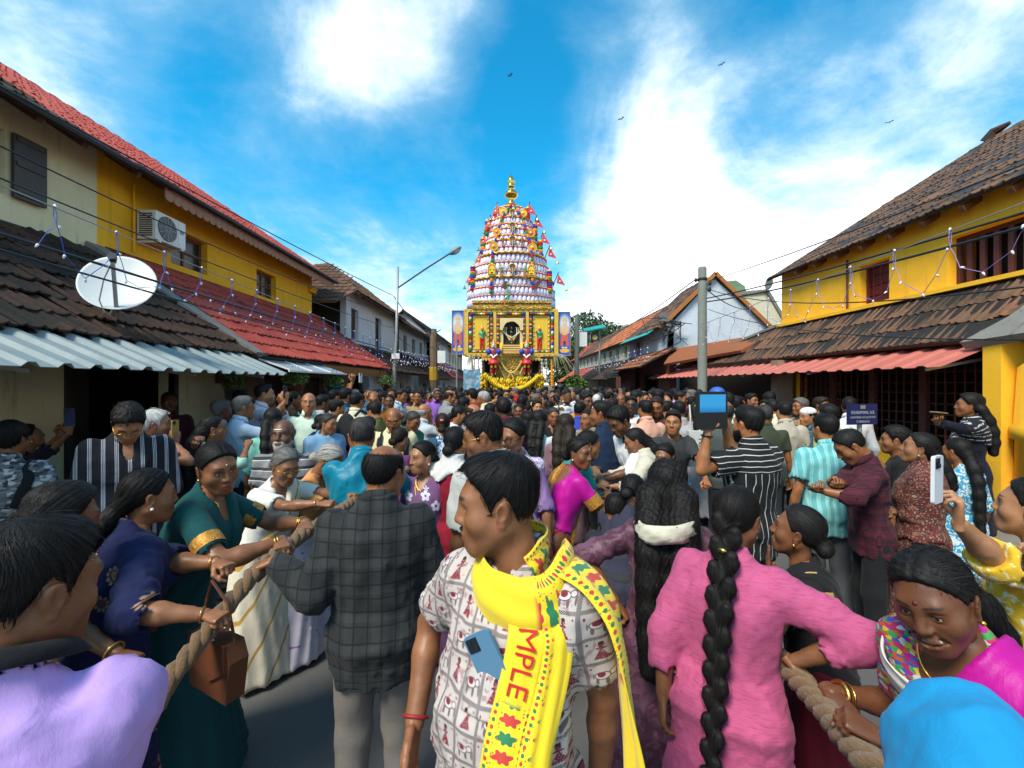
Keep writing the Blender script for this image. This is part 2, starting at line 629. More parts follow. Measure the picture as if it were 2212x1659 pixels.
def head_geo(sex='m', res=.0045, wide=1.0, nose=1.0, jaw=1.0, smile=0, old=0, stub=0., seed=0):
 key = (sex, res, wide, nose, jaw, smile, old, stub, seed)
 if key in _heads:
  return _heads[key]
 f = sex == 'f'
 nk = .043 if f else .054
 F = Fld((-.105, -.15, -.23), (.105, .14, .15), res)
 F.add(ell((0, -.012, .03), (.074 * wide, .094, .088)), .02)
 F.add(ell((0, .028, -.035), (.060 * wide, .058, .085)), .04)
 for s in (-1, 1):
  F.add(cap((s * .050 * wide * jaw, -.004, -.05), (s * .02 * jaw, .060, -.099), .022, .020 if not f else .017), .03)
  F.add(ell((s * .043 * wide, .052, -.028), (.026, .024, .026)), .03)
 F.add(ell((0, .064, -.100), (.022 * jaw, .020, .017)), .03)
 F.add(cap((-.034, .074, .026), (.034, .074, .026), .014 if not f else .011), .03)
 F.add(ell((0, .072, -.066), (.032, .022, .030)), .025)
 for s in (-1, 1):
  F.add(ell((s * .033, .094, .004), (.019, .016, .012)), .018, 's')
 F.add(cap((0, .086, .016), (0, .103 + .006 * (nose - 1), -.026), .0075, .0115 * nose), .016)
 for s in (-1, 1):
  F.add(ell((s * .0125 * nose, .092, -.031), (.0085 * nose, .011, .0085)), .008)
  F.add(ell((s * .0065 * nose, .097, -.0405), (.0030, .0045, .003)), .003, 's')
 for s in (-1, 1):
  F.add(ell((s * .0325, .0695, .004), (.0172, .0165, .0158)), .004)
  F.add(ell((s * .0325, .087, .0035 - .001 * smile), (.0135, .016, .0046 - .0016 * smile)), .002, 's')
 wm = .023 + .006 * smile
 F.add(ell((0, .0905, -.0605), (wm, .010, .0062)), .007)
 F.add(ell((0, .0895, -.0735 - .004 * smile), (wm * .86, .0115, .0072)), .007)
 F.add(cap((-wm * .95, .083 - .004 * smile, -.0665 + .007 * smile), (0, .100, -.0668 - .003 * smile), .0024 + .0046 * smile), .003, 's')
 F.add(cap((wm * .95, .083 - .004 * smile, -.0665 + .007 * smile), (0, .100, -.0668 - .003 * smile), .0024 + .0058 * smile), .003, 's')
 if old or smile:
  for s in (-1, 1):
   F.add(cap((s * .019, .094, -.036), (s * .034, .078, -.066), .0022), .008, 's')
 if old:
  for k in range(3):
   F.add(cap((-.03, .083 - .004 * k, .045 + .011 * k), (.03, .083 - .004 * k, .045 + .011 * k), .0012), .005, 's')
  for s in (-1, 1):
   F.add(cap((s * .016, .083, -.012), (s * .04, .070, -.016), .0016), .007, 's')
 for s in (-1, 1):
  E = rot3(ry=s * .25, rz=-s * .35)
  F.add(ell((s * .077 * wide, -.012, -.006), (.0085, .019, .031), E), .008)
  F.add(ell((s * .086 * wide, -.008, -.001), (.006, .010, .018), E), .006, 's')
  F.add(ell((s * .074 * wide, -.006, -.034), (.007, .009, .010)), .006)
 F.add(cap((0, -.022, -.05), (0, -.042, -.21), nk, nk * 1.12), .03)
 if not f:
  F.add(ell((0, .012, -.145), (.010, .010, .014)), .02)
 V, Q = F.nets()
 x, y, z = V.T
 lip = (1 - .55 * smile) * np.exp(-((np.abs(x) / wm) ** 4)) * np.exp(-(((z + .067 + .002 * smile) / (.0125 + .004 * smile)) ** 4)) * (y > .07)
 th = .0034 if f else .0052
 ax = np.abs(x)
 bz = .0285 + .006 * np.sin(np.clip((ax - .012) / .042, 0, 1) * 2.6)
 brow = np.exp(-((z - bz) / th) ** 4) * sstep(ax, .010, .016) * (1 - sstep(ax, .047, .056)) * (y > .045)
 lash = np.exp(-(((ax - .0325) / .0165) ** 4)) * np.exp(-(((z - .0085) / .0028) ** 4)) * (y > .06) * (1. if f else .7)
 beard = (sstep(-z, .025, .055) * sstep(y, -.01, .02) * (1 - lip) * (z > -.15)) * stub
 G_ = Geo().put(V, Q, 0, lip=lip, brow=np.clip(brow + lash, 0, 1), beard=beard)
 hi = res < .006
 for s in (-1, 1):
  G_.ball((s * .0325, .0685, .004), .0152, 12 if hi else 8, 8 if hi else 5, mi=1)
  G_.ball((s * .0325, .0758, .0035), .0086, 10 if hi else 6, 6 if hi else 4, mi=2)
 if smile:
  G_.ball((0, .0800, -.0672), (wm * .86, .0125, .0072), 14, 8, mi=3)
 _heads[key] = G_
 return G_
_hands = {}
def hand_geo(pose='relax', res=.0045):
 """origin wrist, +y along the fingers, palm towards -z, thumb on +x"""
 key = (pose, res)
 if key in _hands:
  return _hands[key]
 curl = {'relax': (22, 25, 18), 'grip': (62, 75, 45), 'phone': (38, 55, 30), 'flat': (4, 5, 3)}[pose]
 F = Fld((-.065, -.05, -.10), (.09, .21, .05), res)
 F.add(loft((0, .0, 0), (1, 0, 0), (0, 0, 1), (0, 1, 0), (-.03, .0, .03, .07, .095), (.026, .027, .034, .041, .038), (.019, .018, .016, .014, .012)), .01)
 for i, (fx, L) in enumerate(((.029, .071), (.010, .080), (-.010, .075), (-.028, .060))):
  p = np.array([fx, .088 - .006 * abs(fx - .005) / .02, 0.0])
  a = 0
  sp = fx * (2.2 if pose in ('relax', 'flat') else .6)
  for j, (fr, c) in enumerate(zip((.44, .31, .25), curl)):
   a += R(c * (1 + .08 * i))
   q = p + L * fr * np.array([sp * math.cos(a) * .9, math.cos(a), -math.sin(a)])
   F.add(cap(p, q, .0095 - .0011 * j, .0086 - .0011 * j), .004)
   p = q
 if pose in ('grip', 'phone'):
  tp = [(.028, .022, -.008), (.046, .055, -.034), (.032, .082, -.056), (.012, .094, -.066)]
 else:
  tp = [(.028, .022, -.006), (.052, .050, -.016), (.062, .078, -.022), (.064, .100, -.026)]
 for j, (p, q) in enumerate(zip(tp[:-1], tp[1:])):
  F.add(cap(p, q, .0135 - .0018 * j, .0118 - .0018 * j), .007)
 _hands[key] = Geo().put(*F.nets(), 0)
 return _hands[key]
HL_M = ([-.12, -.07, -.045, -.03, -.018, .004, .016, .026, .040, .060, .075], [-.072, -.068, -.030, .02, .034, .020, -.018, .022, .056, .078, .100])
HL_F = ([-.12, -.06, -.035, -.018, .0, .016, .030, .045, .062, .075], [-.085, -.078, -.035, .004, .012, .008, .034, .058, .082, .105])
_hair = {}
def hair_field(style, res, f, wide=1.0, lower=None, seed=0, recede=0.):
 lo, hi = np.array((-.125, -.16, -.14)), np.array((.125, .13, .165))
 extra = []
 if style == 'bun':
  extra = [(ell((0, -.118, -.045), (.046, .036, .042)), .02)]
 elif style == 'highbun':
  extra = [(ell((0, -.105, .045), (.05, .045, .045)), .02)]
 elif style in ('pony', 'long', 'curly', 'braid') and lower is not None:
  for a, b, r1, r2 in lower:
   extra.append((cap(a, b, r1, r2), .035 if style != 'braid' else .006))
 for p, k in extra:
  lo, hi = np.minimum(lo, p[1] - .03), np.maximum(hi, p[2] + .03)
 F = Fld(lo, hi, res)
 ys, zs = HL_F if f else HL_M
 zs = np.array(zs) + 0
 if recede:
  zs = zs + recede * sstep(np.array(ys), .0, .06) * .06
 def shell(x, y, z):
  k0 = np.sqrt((x / (.074 * wide)) ** 2 + ((y + .012) / .094) ** 2 + ((z - .03) / .088) ** 2)
  d = (k0 - 1) * .080
  up = sstep(z, .0, .10)
  if style == 'short':
   th = .0035 + .0135 * sstep(z, .015, .10) + .008 * sstep(y, .0, .06) * up
  elif style == 'shortcurl':
   th = .010 + .018 * up
  elif style == 'crop':
   th = .006 + .006 * up
  elif style == 'crown':      # bald crown, hair round the sides
   r2 = np.sqrt(x ** 2 + ((y + .025) / 1.25) ** 2)
   th = .012 - .03 * sstep(z, .065, .095) * (1 - sstep(r2, .052, .085)) - .03 * sstep(y, .02, .05)
  elif style == 'side':       # bald with a low fringe
   th = .008 - .03 * sstep(z, .030, .055)
  elif style in ('long', 'curly'):
   th = .016 + .012 * up - .006 * np.exp(-(x / .006) ** 2) * sstep(y, -.06, .0)
  else:
   th = .007 + .006 * up - .005 * np.exp(-(x / .005) ** 2) * sstep(y, -.05, .02)
  return d - th
 lo2, hi2 = lo, np.array((.13, .14, .17))
 F.add((shell, np.array((-.12, -.15, -.12)), np.array((.12, .13, .165))), .005)
 def cut(x, y, z):
  zm = np.interp(y.ravel(), ys, zs).reshape(y.shape)
  return (zm - z) * .75
 F.cut(cut, .012)
 for p, k in extra:
  F.add(p, k)
 return F
def hair_geo(style, res=.005, f=False, wide=1.0, lower=None, nstr=0, seed=0, recede=0., flow=None, curl=0., width=.0022, slen=1.0):
 key = (style, res, f, wide, nstr, seed, recede, repr(lower), curl)
 if key in _hair:
  return _hair[key]
 r = np.random.RandomState(seed + 11)
 F = hair_field(style, res, f, wide, lower, seed, recede)
 fz = folds(seed + 3, .0012 if style not in ('curly', 'shortcurl', 'pony', 'long') else .004 if style in ('pony', 'long') else .007, .022 if style in ('curly', 'shortcurl') else .018, 0)
 F.warp(fz)
 V, Q = F.nets()
 out_ = Geo().put(V, Q, 0, rnd=.5)
 if nstr and len(V):
  d, h, lo = F.d, F.h, F.lo
  n3 = np.array(d.shape) - 2
  def val(p):
   q = np.clip((p - lo) / h, 0, n3 - 1e-3)
   i = q.astype(int)
   t = q - i
   o = 0
   for a in (0, 1):
    for b in (0, 1):
     for c in (0, 1):
      w_ = (t[:, 0] if a else 1 - t[:, 0]) * (t[:, 1] if b else 1 - t[:, 1]) * (t[:, 2] if c else 1 - t[:, 2])
      o = o + w_ * d[i[:, 0] + a, i[:, 1] + b, i[:, 2] + c]
   return o
  def grad(p):
   e = h
   gq = np.stack([val(p + np.eye(3)[k] * e) - val(p - np.eye(3)[k] * e) for k in range(3)], 1)
   return gq / (np.linalg.norm(gq, axis=1)[:, None] + 1e-9)
  p = V[r.randint(0, len(V), nstr)].astype(float) + r.normal(0, .002, (nstr, 3))
  ns = 6
  st = (.0095 if style in ('short', 'crop', 'shortcurl', 'crown', 'side') else .017) * slen
  pts = []
  ph = r.uniform(0, 6.3, nstr)
  off = r.uniform(.0, .0025, nstr) + (r.uniform(0, 1, nstr) < (.25 if curl else .10)) * r.uniform(.002, .018 if curl else .009, nstr)
  jit = r.normal(0, .25, (nstr, 3))
  tie = np.array((0, -.115, -.03))
  for k in range(ns):
   nrm = grad(p)
   e = val(p)
   p = p - nrm * (e - off * (1 + k * .12))[:, None]
   pts.append(p.copy())
   if style in ('short', 'crop', 'shortcurl', 'crown', 'side'):
    dr = p - np.array((.02, -.05, .16))
    dr = dr / (np.linalg.norm(dr, axis=1)[:, None]) + np.array((.25, .35, 0)) * sstep(p[:, 2:3], .03, .09)
   elif style in ('long', 'curly'):
    sx = np.sign(p[:, 0:1]) * np.array((.6, 0, 0))
    dr = np.where(p[:, 2:3] > .03, sx + np.array((0, -.5, -.35)), np.array((0, -.12, -1.)))
   elif style in ('pony', 'braid'):
    t_ = tie - p
    t_ /= np.linalg.norm(t_, axis=1)[:, None] + 1e-6
    dr = np.where(p[:, 2:3] > -.05, t_, np.array((0, -.05, -1.)))
   else:
    t_ = tie - p
    dr = t_ / (np.linalg.norm(t_, axis=1)[:, None] + 1e-6)
   dr = dr + jit * (.6 if style == 'shortcurl' else .3)
   if curl:
    dr = dr + curl * (np.stack([np.sin(ph + k * 1.5), np.cos(ph + k * 1.5), np.sin(ph * 2 + k * 1.1) * .4], 1) * .6 + r.normal(0, .55, (nstr, 3)))
   dr -= nrm * (dr * nrm).sum(1)[:, None] * .9
   dr /= np.linalg.norm(dr, axis=1)[:, None] + 1e-9
   p = p + dr * st
  Pp = np.stack(pts, 1)                       # n, ns, 3
  ok_ = np.max(np.stack([np.abs(val(q)) for q in pts], 1), 1) < .022
  ok_ &= (np.linalg.norm(np.diff(Pp, axis=1), axis=2).max(1) < .04)
  Pp = Pp[ok_]
  nstr = len(Pp)
  tan = np.gradient(Pp, axis=1)
  nrm = np.stack([grad(Pp[:, k]) for k in range(ns)], 1)
  sd_ = np.cross(tan, nrm)
  sd_ /= np.linalg.norm(sd_, axis=2)[..., None] + 1e-9
  wv = width * np.sin(np.linspace(.35, 1, ns) * np.pi * .95)[None, :, None] * r.uniform(.5, 1.3, (nstr, 1, 1))
  A = Pp - sd_ * wv / 2
  B = Pp + sd_ * wv / 2
  VV = np.stack([A, B], 2).reshape(-1, 3)
  base = (np.arange(nstr) * ns * 2)[:, None] + np.arange(ns - 1)[None] * 2
  FF = np.stack([base, base + 1, base + 3, base + 2], -1).reshape(-1, 4)
  out_.put(VV, FF, 0, rnd=np.repeat(r.uniform(0, 1, nstr), ns * 2))
 if lower is None:
  _hair[key] = out_
 return out_
def skin_mat():
 m, g = newmat('skin')
 v = g.vec()
 base = g.mix(1, g.objcol(), (1.08, 1.0, .86), 'MULTIPLY')
 n = g.noise(v, 16, 5, .65)
 c = g.mix(g.step(n, .3, .75), g.mix(1, base, (.80, .72, .68), 'MULTIPLY'), g.mix(1, base, (1.16, 1.10, 1.06), 'MULTIPLY'))
 c = g.mix(g.mul(g.attr('lip'), .75), c, g.mix(1, base, (.80, .42, .42), 'MULTIPLY'))
 hairy = g.noise(v, 420, 2, .7)
 c = g.mix(g.mul(g.attr('beard'), g.step(hairy, .35, .65)), c, (.03, .026, .024))
 c = g.mix(g.mul(g.attr('brow'), .92), c, (.012, .010, .009))
 b = g.bsdf(c, g.add(.30, g.mul(g.noise(v, 22, 4, .6), .34)), g.bump(g.add(g.noise(v, 260, 3, .6), g.mul(g.noise(v, 60, 3, .6), .8)), .2, .002), spec=.45)
 b.inputs['Subsurface Weight'].default_value = .06
 b.inputs['Subsurface Radius'].default_value = (.012, .005, .003)
 b.inputs['Subsurface Scale'].default_value = 1
 return m
def hair_mat():
 m, g = newmat('hair')
 v = g.vec()
 rn = g.attr('rnd')
 n = g.noise(v, 55, 4, .6)
 base = g.objcol()
 c = g.mix(g.mul(rn, .9), g.mix(1, base, (.55, .55, .58), 'MULTIPLY'), g.mix(1, base, (1.7, 1.6, 1.5), 'MULTIPLY'))
 st = g.noise(g.vmul(v, (1, .25, .12)), 420, 3, .6)
 g.bsdf(c, g.add(.46, g.mul(n, .2)), g.bump(st, .6, .003), spec=.2)
 return m
SKIN, HAIR = skin_mat(), hair_mat()
m_, g = newmat('eye_white')
g.bsdf((.42, .37, .33), .3)
EYEW = m_
m_, g = newmat('iris')
g.bsdf((.015, .008, .005), .12)
IRIS = m_
m_, g = newmat('teeth')
g.bsdf((.50, .47, .42), .6, spec=.2)
BODYM = [SKIN, EYEW, IRIS, m_]
def fabric(name, col=None, pat=None, rough=.85, sheen=.04, scale=1.0, weave=900, **k):
 """cloth; col None takes the object colour. pat(g, v, base) -> colour"""
 if name in MATS:
  return MATS[name]
 m, g = newmat(name)
 v = g.vec()
 base = g.objcol() if col is None else g.mix(0, col, col)
 c = pat(g, v, base) if pat else base
 n = g.noise(v, 7, 3, .6)
 c = g.mix(g.step(n, .25, .8), g.mix(1, c, (.88, .88, .90), 'MULTIPLY'), g.mix(1, c, (1.07, 1.07, 1.06), 'MULTIPLY'))
 wv = g.noise(v, weave, 1, .5)
 slub = g.noise(g.vmul(v, (1, 1, .12)), 240, 2, .6)
 crease = g.noise(g.vmul(v, (1, 1, .6)), 22, 4, .55, 1.2)
 h = g.add(g.mul(wv, .12), g.add(g.mul(slub, .18), crease))
 g.bsdf(c, rough, g.bump(h, .24, .012), spec=k.get('spec', .2), sheen=sheen, metal=k.get('metal', 0.))
 return m
CLOTH = fabric('plain_cloth')
class Sk:
 pass
def skeleton(sex, s, lean, side, twist, hy, hp, hr, belly=0.):
 k = Sk()
 f = sex == 'f'
 k.sex, k.s, k.f, k.belly = sex, s, f, belly
 k.hip = np.array((0, 0, .90 * s))
 k.Rt = rot3(-lean, side, twist)              # torso: lean forward (+), to the side, turn
 k.ux, k.uy, k.uz = k.Rt[:, 0], k.Rt[:, 1], k.Rt[:, 2]
 k.L = .55 * s
 k.neck = k.hip + k.uz * k.L
 sw = (.150 if f else .176) * s
 k.sh = {sd: k.hip + k.uz * .468 * s + k.ux * sd * sw - k.uy * .005 for sd in (-1, 1)}
 k.Rh = rot3(0, 0, -hy) @ rot3(hp, 0, 0) @ rot3(0, hr, 0)      # yaw to the right, pitch up (+), roll
 k.hs = .5 * (1 + s) * (.95 if f else 1.0)
 half = k.uz * .5 + np.array((0, 0, .5))
 half /= np.linalg.norm(half)
 piv = k.neck + half * .045 * k.hs
 k.head = piv + k.Rh @ (np.array((0, .030, .095)) * k.hs)
 k.Mh = np.eye(4)
 k.Mh[:3, :3] = k.Rh * k.hs
 k.Mh[:3, 3] = k.head
 return k
MT = ([-.16, -.05, .08, .22, .4, .58, .76, .88, .96, 1.06], [.150, .172, .170, .158, .160, .176, .182, .150, .095, .058],
  [.095, .118, .112, .105, .112, .122, .116, .092, .070, .055], [0, -.012, -.004, .010, .006, .0, -.008, -.014, -.02, -.022])
FT = ([-.16, -.05, .08, .22, .38, .58, .74, .87, .96, 1.06], [.160, .184, .170, .138, .134, .146, .150, .128, .080, .046],
  [.100, .122, .112, .095, .098, .122, .112, .085, .062, .046], [0, -.014, -.004, .008, .004, .012, .002, -.012, -.018, -.020])
def torso(k, infl, t0=None, t1=None):
 T = FT if k.f else MT
 ts, ws, ds, vs = (np.array(q, float) for q in T)
 b = k.belly * np.exp(-((ts - .3) / .22) ** 2)
 ws, ds, vs = ws + b * .45, ds + b * .55, vs + b * .6
 s = k.s
 fat = getattr(k, 'fat', 1.0)
 return loft(k.hip, k.ux, k.uy, k.uz, ts, ws * s * fat, ds * s * fat, vs * s, infl, k.L)
def ik(sh, tgt, l1, l2, pole):
 d = tgt - sh
 L = np.linalg.norm(d)
 mxl = (l1 + l2) * .985
 if L > mxl:
  d *= mxl / L
  L = mxl
  tgt = sh + d
 u = d / L
 a = (l1 * l1 - l2 * l2 + L * L) / (2 * L)
 hgt = math.sqrt(max(l1 * l1 - a * a, 0))
 p = pole - u * (pole @ u)
 p /= np.linalg.norm(p) + 1e-9
 return sh + u * a + p * hgt, tgt
ARMP = {'down': lambda s, sd: np.array((sd * .10, .05, -.52)), 'fwd': lambda s, sd: np.array((sd * -.02, .36, -.26)),
  'up': lambda s, sd: np.array((sd * -.09, .30, .16)), 'clasp': lambda s, sd: np.array((-sd * .13, .17, -.40)),
  'pull': lambda s, sd: np.array((-sd * .05, .42, -.30)), 'phone': lambda s, sd: np.array((-sd * .10, .28, -.17)),
  'face': lambda s, sd: np.array((-sd * .06, .20, .12)), 'fold': lambda s, sd: np.array((-sd * .22, .2, -.28)),
  'hold': lambda s, sd: np.array((-sd * .05, .30, .05))}
def arms(k, spec, inv):
 """spec[side] = preset name | dict(at=world point, pose, pole, dors, dirn)"""
 k.arm = {}
 for sd, key in ((-1, 'L'), (1, 'R')):
  a = spec.get(key, 'down')
  a = dict(preset=a) if isinstance(a, str) else dict(a)
  sh = k.sh[sd]
  l1, l2 = .285 * k.s, .25 * k.s
  if 'at' in a:
   tgt = inv(np.asarray(a['at'], float))
  else:
   tgt = sh + ARMP[a['preset']](k, sd) * k.s
  pre = a.get('preset', 'at')
  pole = np.array(a.get('pole', (sd * .8, -.35, -.55) if pre not in ('down',) else (sd * .25, -1, 0)), float)
  el, wr = ik(sh, tgt, l1, l2, pole)
  fd = wr - el
  fd /= np.linalg.norm(fd)
  if a.get('dirn') is not None:
   fd = np.asarray(a['dirn'], float)
   fd /= np.linalg.norm(fd)
  dors = np.array(a.get('dors', {'down': (sd, .2, .1), 'up': (sd * .5, -.8, 0), 'face': (sd, 0, 0)}.get(pre, (sd * .4, 0, 1))), float)
  k.arm[sd] = (sh, el, wr, fd, dors, a.get('pose', {'down': 'relax', 'clasp': 'relax', 'fold': 'relax'}.get(pre, 'grip')))
class Bld:
 """collects primitives, then meshes them over their own bounds"""
 def __init__(s):
  s.p = []
 def add(s, prim, k=.02, op='u'):
  s.p.append((prim, k, op))
  return s
 def run(s, h, cuts=(), warps=()):
  lo = np.min([p[0][1] for p in s.p if p[2] == 'u'], axis=0) - 3 * h - .015
  hi = np.max([p[0][2] for p in s.p if p[2] == 'u'], axis=0) + 3 * h + .015
  F = Fld(lo, hi, h)
  for p, k, op in s.p:
   if op in 'us':
    F.add(p, k, op)
  for w_ in warps:
   F.warp(w_)
  for p, k, op in s.p:
   if op == 'n':
    F.add(p, k, 's')
  for c in cuts:
   F.cut(c)
  return F.nets()
def body_geo(k, h, hopt, legs=True, feet=True):
 s = k.s
 b = Bld()
 b.add(torso(k, -.004))
 ra = (.041, .034, .0255) if k.f else (.047, .038, .029)
 fa = getattr(k, 'afat', 1.0)
 for sd in (-1, 1):
  sh, el, wr, fd, do, ps = k.arm[sd]
  b.add(ell(sh, .044 * s if k.f else .052 * s), .05)
  b.add(cap(sh, el, ra[0] * s * fa, ra[1] * s * fa), .03)
  b.add(cap(el, el + (wr - el) * .35, ra[1] * s * fa, ra[1] * s * fa * 1.02), .015)
  b.add(cap(el + (wr - el) * .35, wr, ra[1] * s * fa, ra[2] * s), .02)
 if legs:
  for sd in (-1, 1):
   hp = k.hip + np.array((sd * .09 * s, 0, -.04 * s))
   kn = np.array((sd * .10 * s, .02 * s, .48 * s))
   an = np.array((sd * .11 * s, -.02, .08 * s))
   b.add(cap(hp, kn, .082 * s, .055 * s), .04)
   b.add(cap(kn, an, .055 * s, .036 * s), .03)
   b.add(cap(an + (0, -.02, -.035), an + (0, .16 * s, -.05), .036, .028), .02)
 G_ = Geo().put(*b.run(h), 0)
 G_.merge(head_geo(**hopt), k.Mh)
 for sd in (-1, 1):
  sh, el, wr, fd, do, ps = k.arm[sd]
  z = do - fd * (do @ fd)
  z /= np.linalg.norm(z) + 1e-9
  x = np.cross(fd, z)
  M = np.eye(4)
  hs = k.s * (.92 if k.f else 1.0)
  M[:3, 0], M[:3, 1], M[:3, 2], M[:3, 3] = x * hs * (-sd), fd * hs, z * hs, wr
  H = hand_geo(ps, .0045 if h < .018 else .008)
  if np.linalg.det(M[:3, :3]) < 0:
   H2 = Geo()
   H2.v, H2.n, H2.mi = H.v, H.n, H.mi
   H2.f = [q[:, ::-1] for q in H.f]
   H = H2
  G_.merge(H, M)
 return G_
def shirt_geo(k, h, sleeve='half', hem=.80, neck='collar', infl=.016, loose=.012, fold=.006, seed=0, flare=.0, vneck=.0, neckr=0):
 s = k.s
 b = Bld()
 ra = (.050, .047, .042) if k.f else (.060, .055, .046)
 fa = getattr(k, 'afat', 1.0)
 for sd in (-1, 1):
  sh, el, wr, fd, do, ps = k.arm[sd]
  b.add(ell(sh, (.050 if k.f else .058) * s + loose * .6), .07)
  if sleeve == 'none':
   continue
  if sleeve == 'half':
   e = sh + (el - sh) * (.62 if not k.f else .68)
   b.add(cap(sh, e, (ra[0] * fa) * s + loose, ra[1] * s * fa + loose * 1.3), .03)
   dr = (el - sh) / np.linalg.norm(el - sh)
   rr = ra[1] * s * fa + loose * 1.3
   b.add(cap(e + dr * rr * .8, e + dr * .16, rr * .86, rr * 1.2), .004, 's')
  else:
   b.add(cap(sh, el, ra[0] * s * fa + loose, ra[1] * s * fa + loose), .03)
   fr = {'full': .93, 'threeq': .45, 'elbow': .10, 'rolled': .35}[sleeve]
   e = el + (wr - el) * fr
   r1 = ra[1] * s * fa + loose
   r2 = r1 + (ra[2] * s + loose * .6 - r1) * fr
   b.add(cap(el, e, r1, r2), .02)
   dr = (wr - el) / np.linalg.norm(wr - el)
   b.add(cap(e + dr * r2 * .8, e + dr * .2, r2 * .85, r2 * 1.1), .004, 's')
 b.add(torso(k, infl), .03)
 if hem < .90:
  z0 = hem * s
  T = FT if k.f else MT
  w0, d0 = T[1][1] * s + infl + k.belly * .2, T[2][1] * s + infl + k.belly * .25
  n = max((.93 * s - z0), .05)
  b.add(loft((0, 0, z0), (1, 0, 0), (0, 1, 0), (0, 0, 1), (0, .5, 1.0, 1.15), (w0 + flare, w0 + flare * .6, w0 - .005, w0 - .02),
     (d0 + flare * .9, d0 + flare * .5, d0, d0 - .015), (0, 0, 0, .005), 0, n), .03)
 nk = k.neck
 if neck == 'scoop':
  b.add(cap(nk + k.uz * .03 + k.uy * .02, nk + k.uz * .14, .078 * s), .006, 'n')
  b.add(ell(nk + k.uy * .085 * s - k.uz * .035 * s, (.062 * s, .06 * s, .085 * s), k.Rt), .01, 'n')
 elif neck == 'deepback':
  b.add(cap(nk + k.uz * .03 + k.uy * .02, nk + k.uz * .14, .082 * s), .006, 'n')
  b.add(ell(nk - k.uy * .09 * s - k.uz * .06 * s, (.080 * s, .07 * s, .10 * s), k.Rt), .01, 'n')
  b.add(ell(nk + k.uy * .085 * s - k.uz * .04 * s, (.070 * s, .06 * s, .085 * s), k.Rt), .01, 'n')
 else:
  nr = neckr or (.064 if neck == 'collar' else .074)
  b.add(cap(nk + k.uz * (.035 if neck == 'collar' else .022 + (nr - .074) * .6) + k.uy * .01, nk + k.uz * .16, nr * s), .006, 'n')
  if vneck:
   b.add(ell(nk + k.uy * .095 * s - k.uz * .02 * s, (.030 * s, .06 * s, vneck * s), k.Rt), .006, 'n')
 wps = [folds(seed, fold, .10 * s, .5), folds(seed + 50, fold * .35, .035 * s, .3, 2)]
 hz = hem * s
 cuts = [lambda x, y, z: (hz - z) + 0 * x + 0 * y] if hem < .9 else [lambda x, y, z: ((hem - .9) * s / .55 * .55 - ((x - k.hip[0]) * k.uz[0] + (y - k.hip[1]) * k.uz[1] + (z - k.hip[2]) * k.uz[2]))]
 return Geo().put(*b.run(h, cuts, wps))
def collar_geo(k, h=.007):
 """folded collar round the neck, open in front"""
 s = k.s
 n = 20
 g_ = []
 for i in range(n + 1):
  a = R(32) + (2 * np.pi - R(64)) * i / n          # starts beside the throat
  fr = math.cos(a)                                  # +1 = front
  c = k.neck + k.uz * (.020 - .020 * fr) * s + k.uy * .002
  rad = np.array((math.sin(a), math.cos(a) * .95, 0))
  rd = k.ux * rad[0] + k.uy * rad[1]
  r0, r1 = .060 * s, .082 * s
  tip = .018 * max(fr, 0) * s
  g_.append([c + rd * (r0 + .002) + k.uz * -.005, c + rd * (r0 - .001) + k.uz * .034 * s, c + rd * (r0 + .009) + k.uz * .038 * s,
     c + rd * (r1 + tip * .4) - k.uz * (.006 * s + tip * 1.6)])
 return Geo().sheet(np.array(g_), .0035)
def trousers_geo(k, h, r=(.098, .078, .070), fold=.006, seed=0):
 s = k.s
 b = Bld()
 b.add(loft((0, 0, .78 * s), (1, 0, 0), (0, 1, 0), (0, 0, 1), (0, .12, .20), np.array((.165, .172, .165)) * s + k.belly * .15, np.array((.11, .118, .112)) * s + k.belly * .2))
 for sd in (-1, 1):
  hp = np.array((sd * .088 * s, -.005, .84 * s))
  kn = np.array((sd * .10 * s, .015, .47 * s))
  an = np.array((sd * .11 * s, -.02, .06 * s))
  b.add(cap(hp, kn, r[0] * s, r[1] * s), .03)
  b.add(cap(kn, an, r[1] * s, r[2] * s), .03)
 return Geo().put(*b.run(h, [lambda x, y, z: .035 - z + 0 * x + 0 * y], [folds(seed + 5, fold, .11, .2)]))
def skirt_geo(k, h, top=.98, hem=.03, spread=.10, pleats=15, amp=.014, seed=0, infl=.012):
 s = k.s
 T = FT if k.f else MT
 w0, d0 = T[1][1] * s + infl, T[2][1] * s + infl
 b = Bld()
 H = (top - hem) * s
 b.add(loft((0, 0, hem * s), (1, 0, 0), (0, 1, 0), (0, 0, 1), (0, .35, .72, .9, 1.0),
    (w0 + spread, w0 + spread * .55, w0 + .02, w0 + .004, w0 - .03 + k.belly * .3), (d0 + spread * .9, d0 + spread * .55, d0 + .02, d0 + .008, d0 - .01 + k.belly * .4), None, 0, H))
 def pl(x, y, z):
  a = np.arctan2(x, y)
  t = np.clip((top * s - z) / H, 0, 1)
  return amp * (.2 + t) * (np.abs(np.sin(a * pleats * .5 + 1.3 * np.sin(z * 5 + seed) + .8 * np.sin(a * 3 + seed))) - .5)
 return Geo().put(*b.run(h, [lambda x, y, z: hem * s + .004 - z + 0 * x + 0 * y], [pl]))
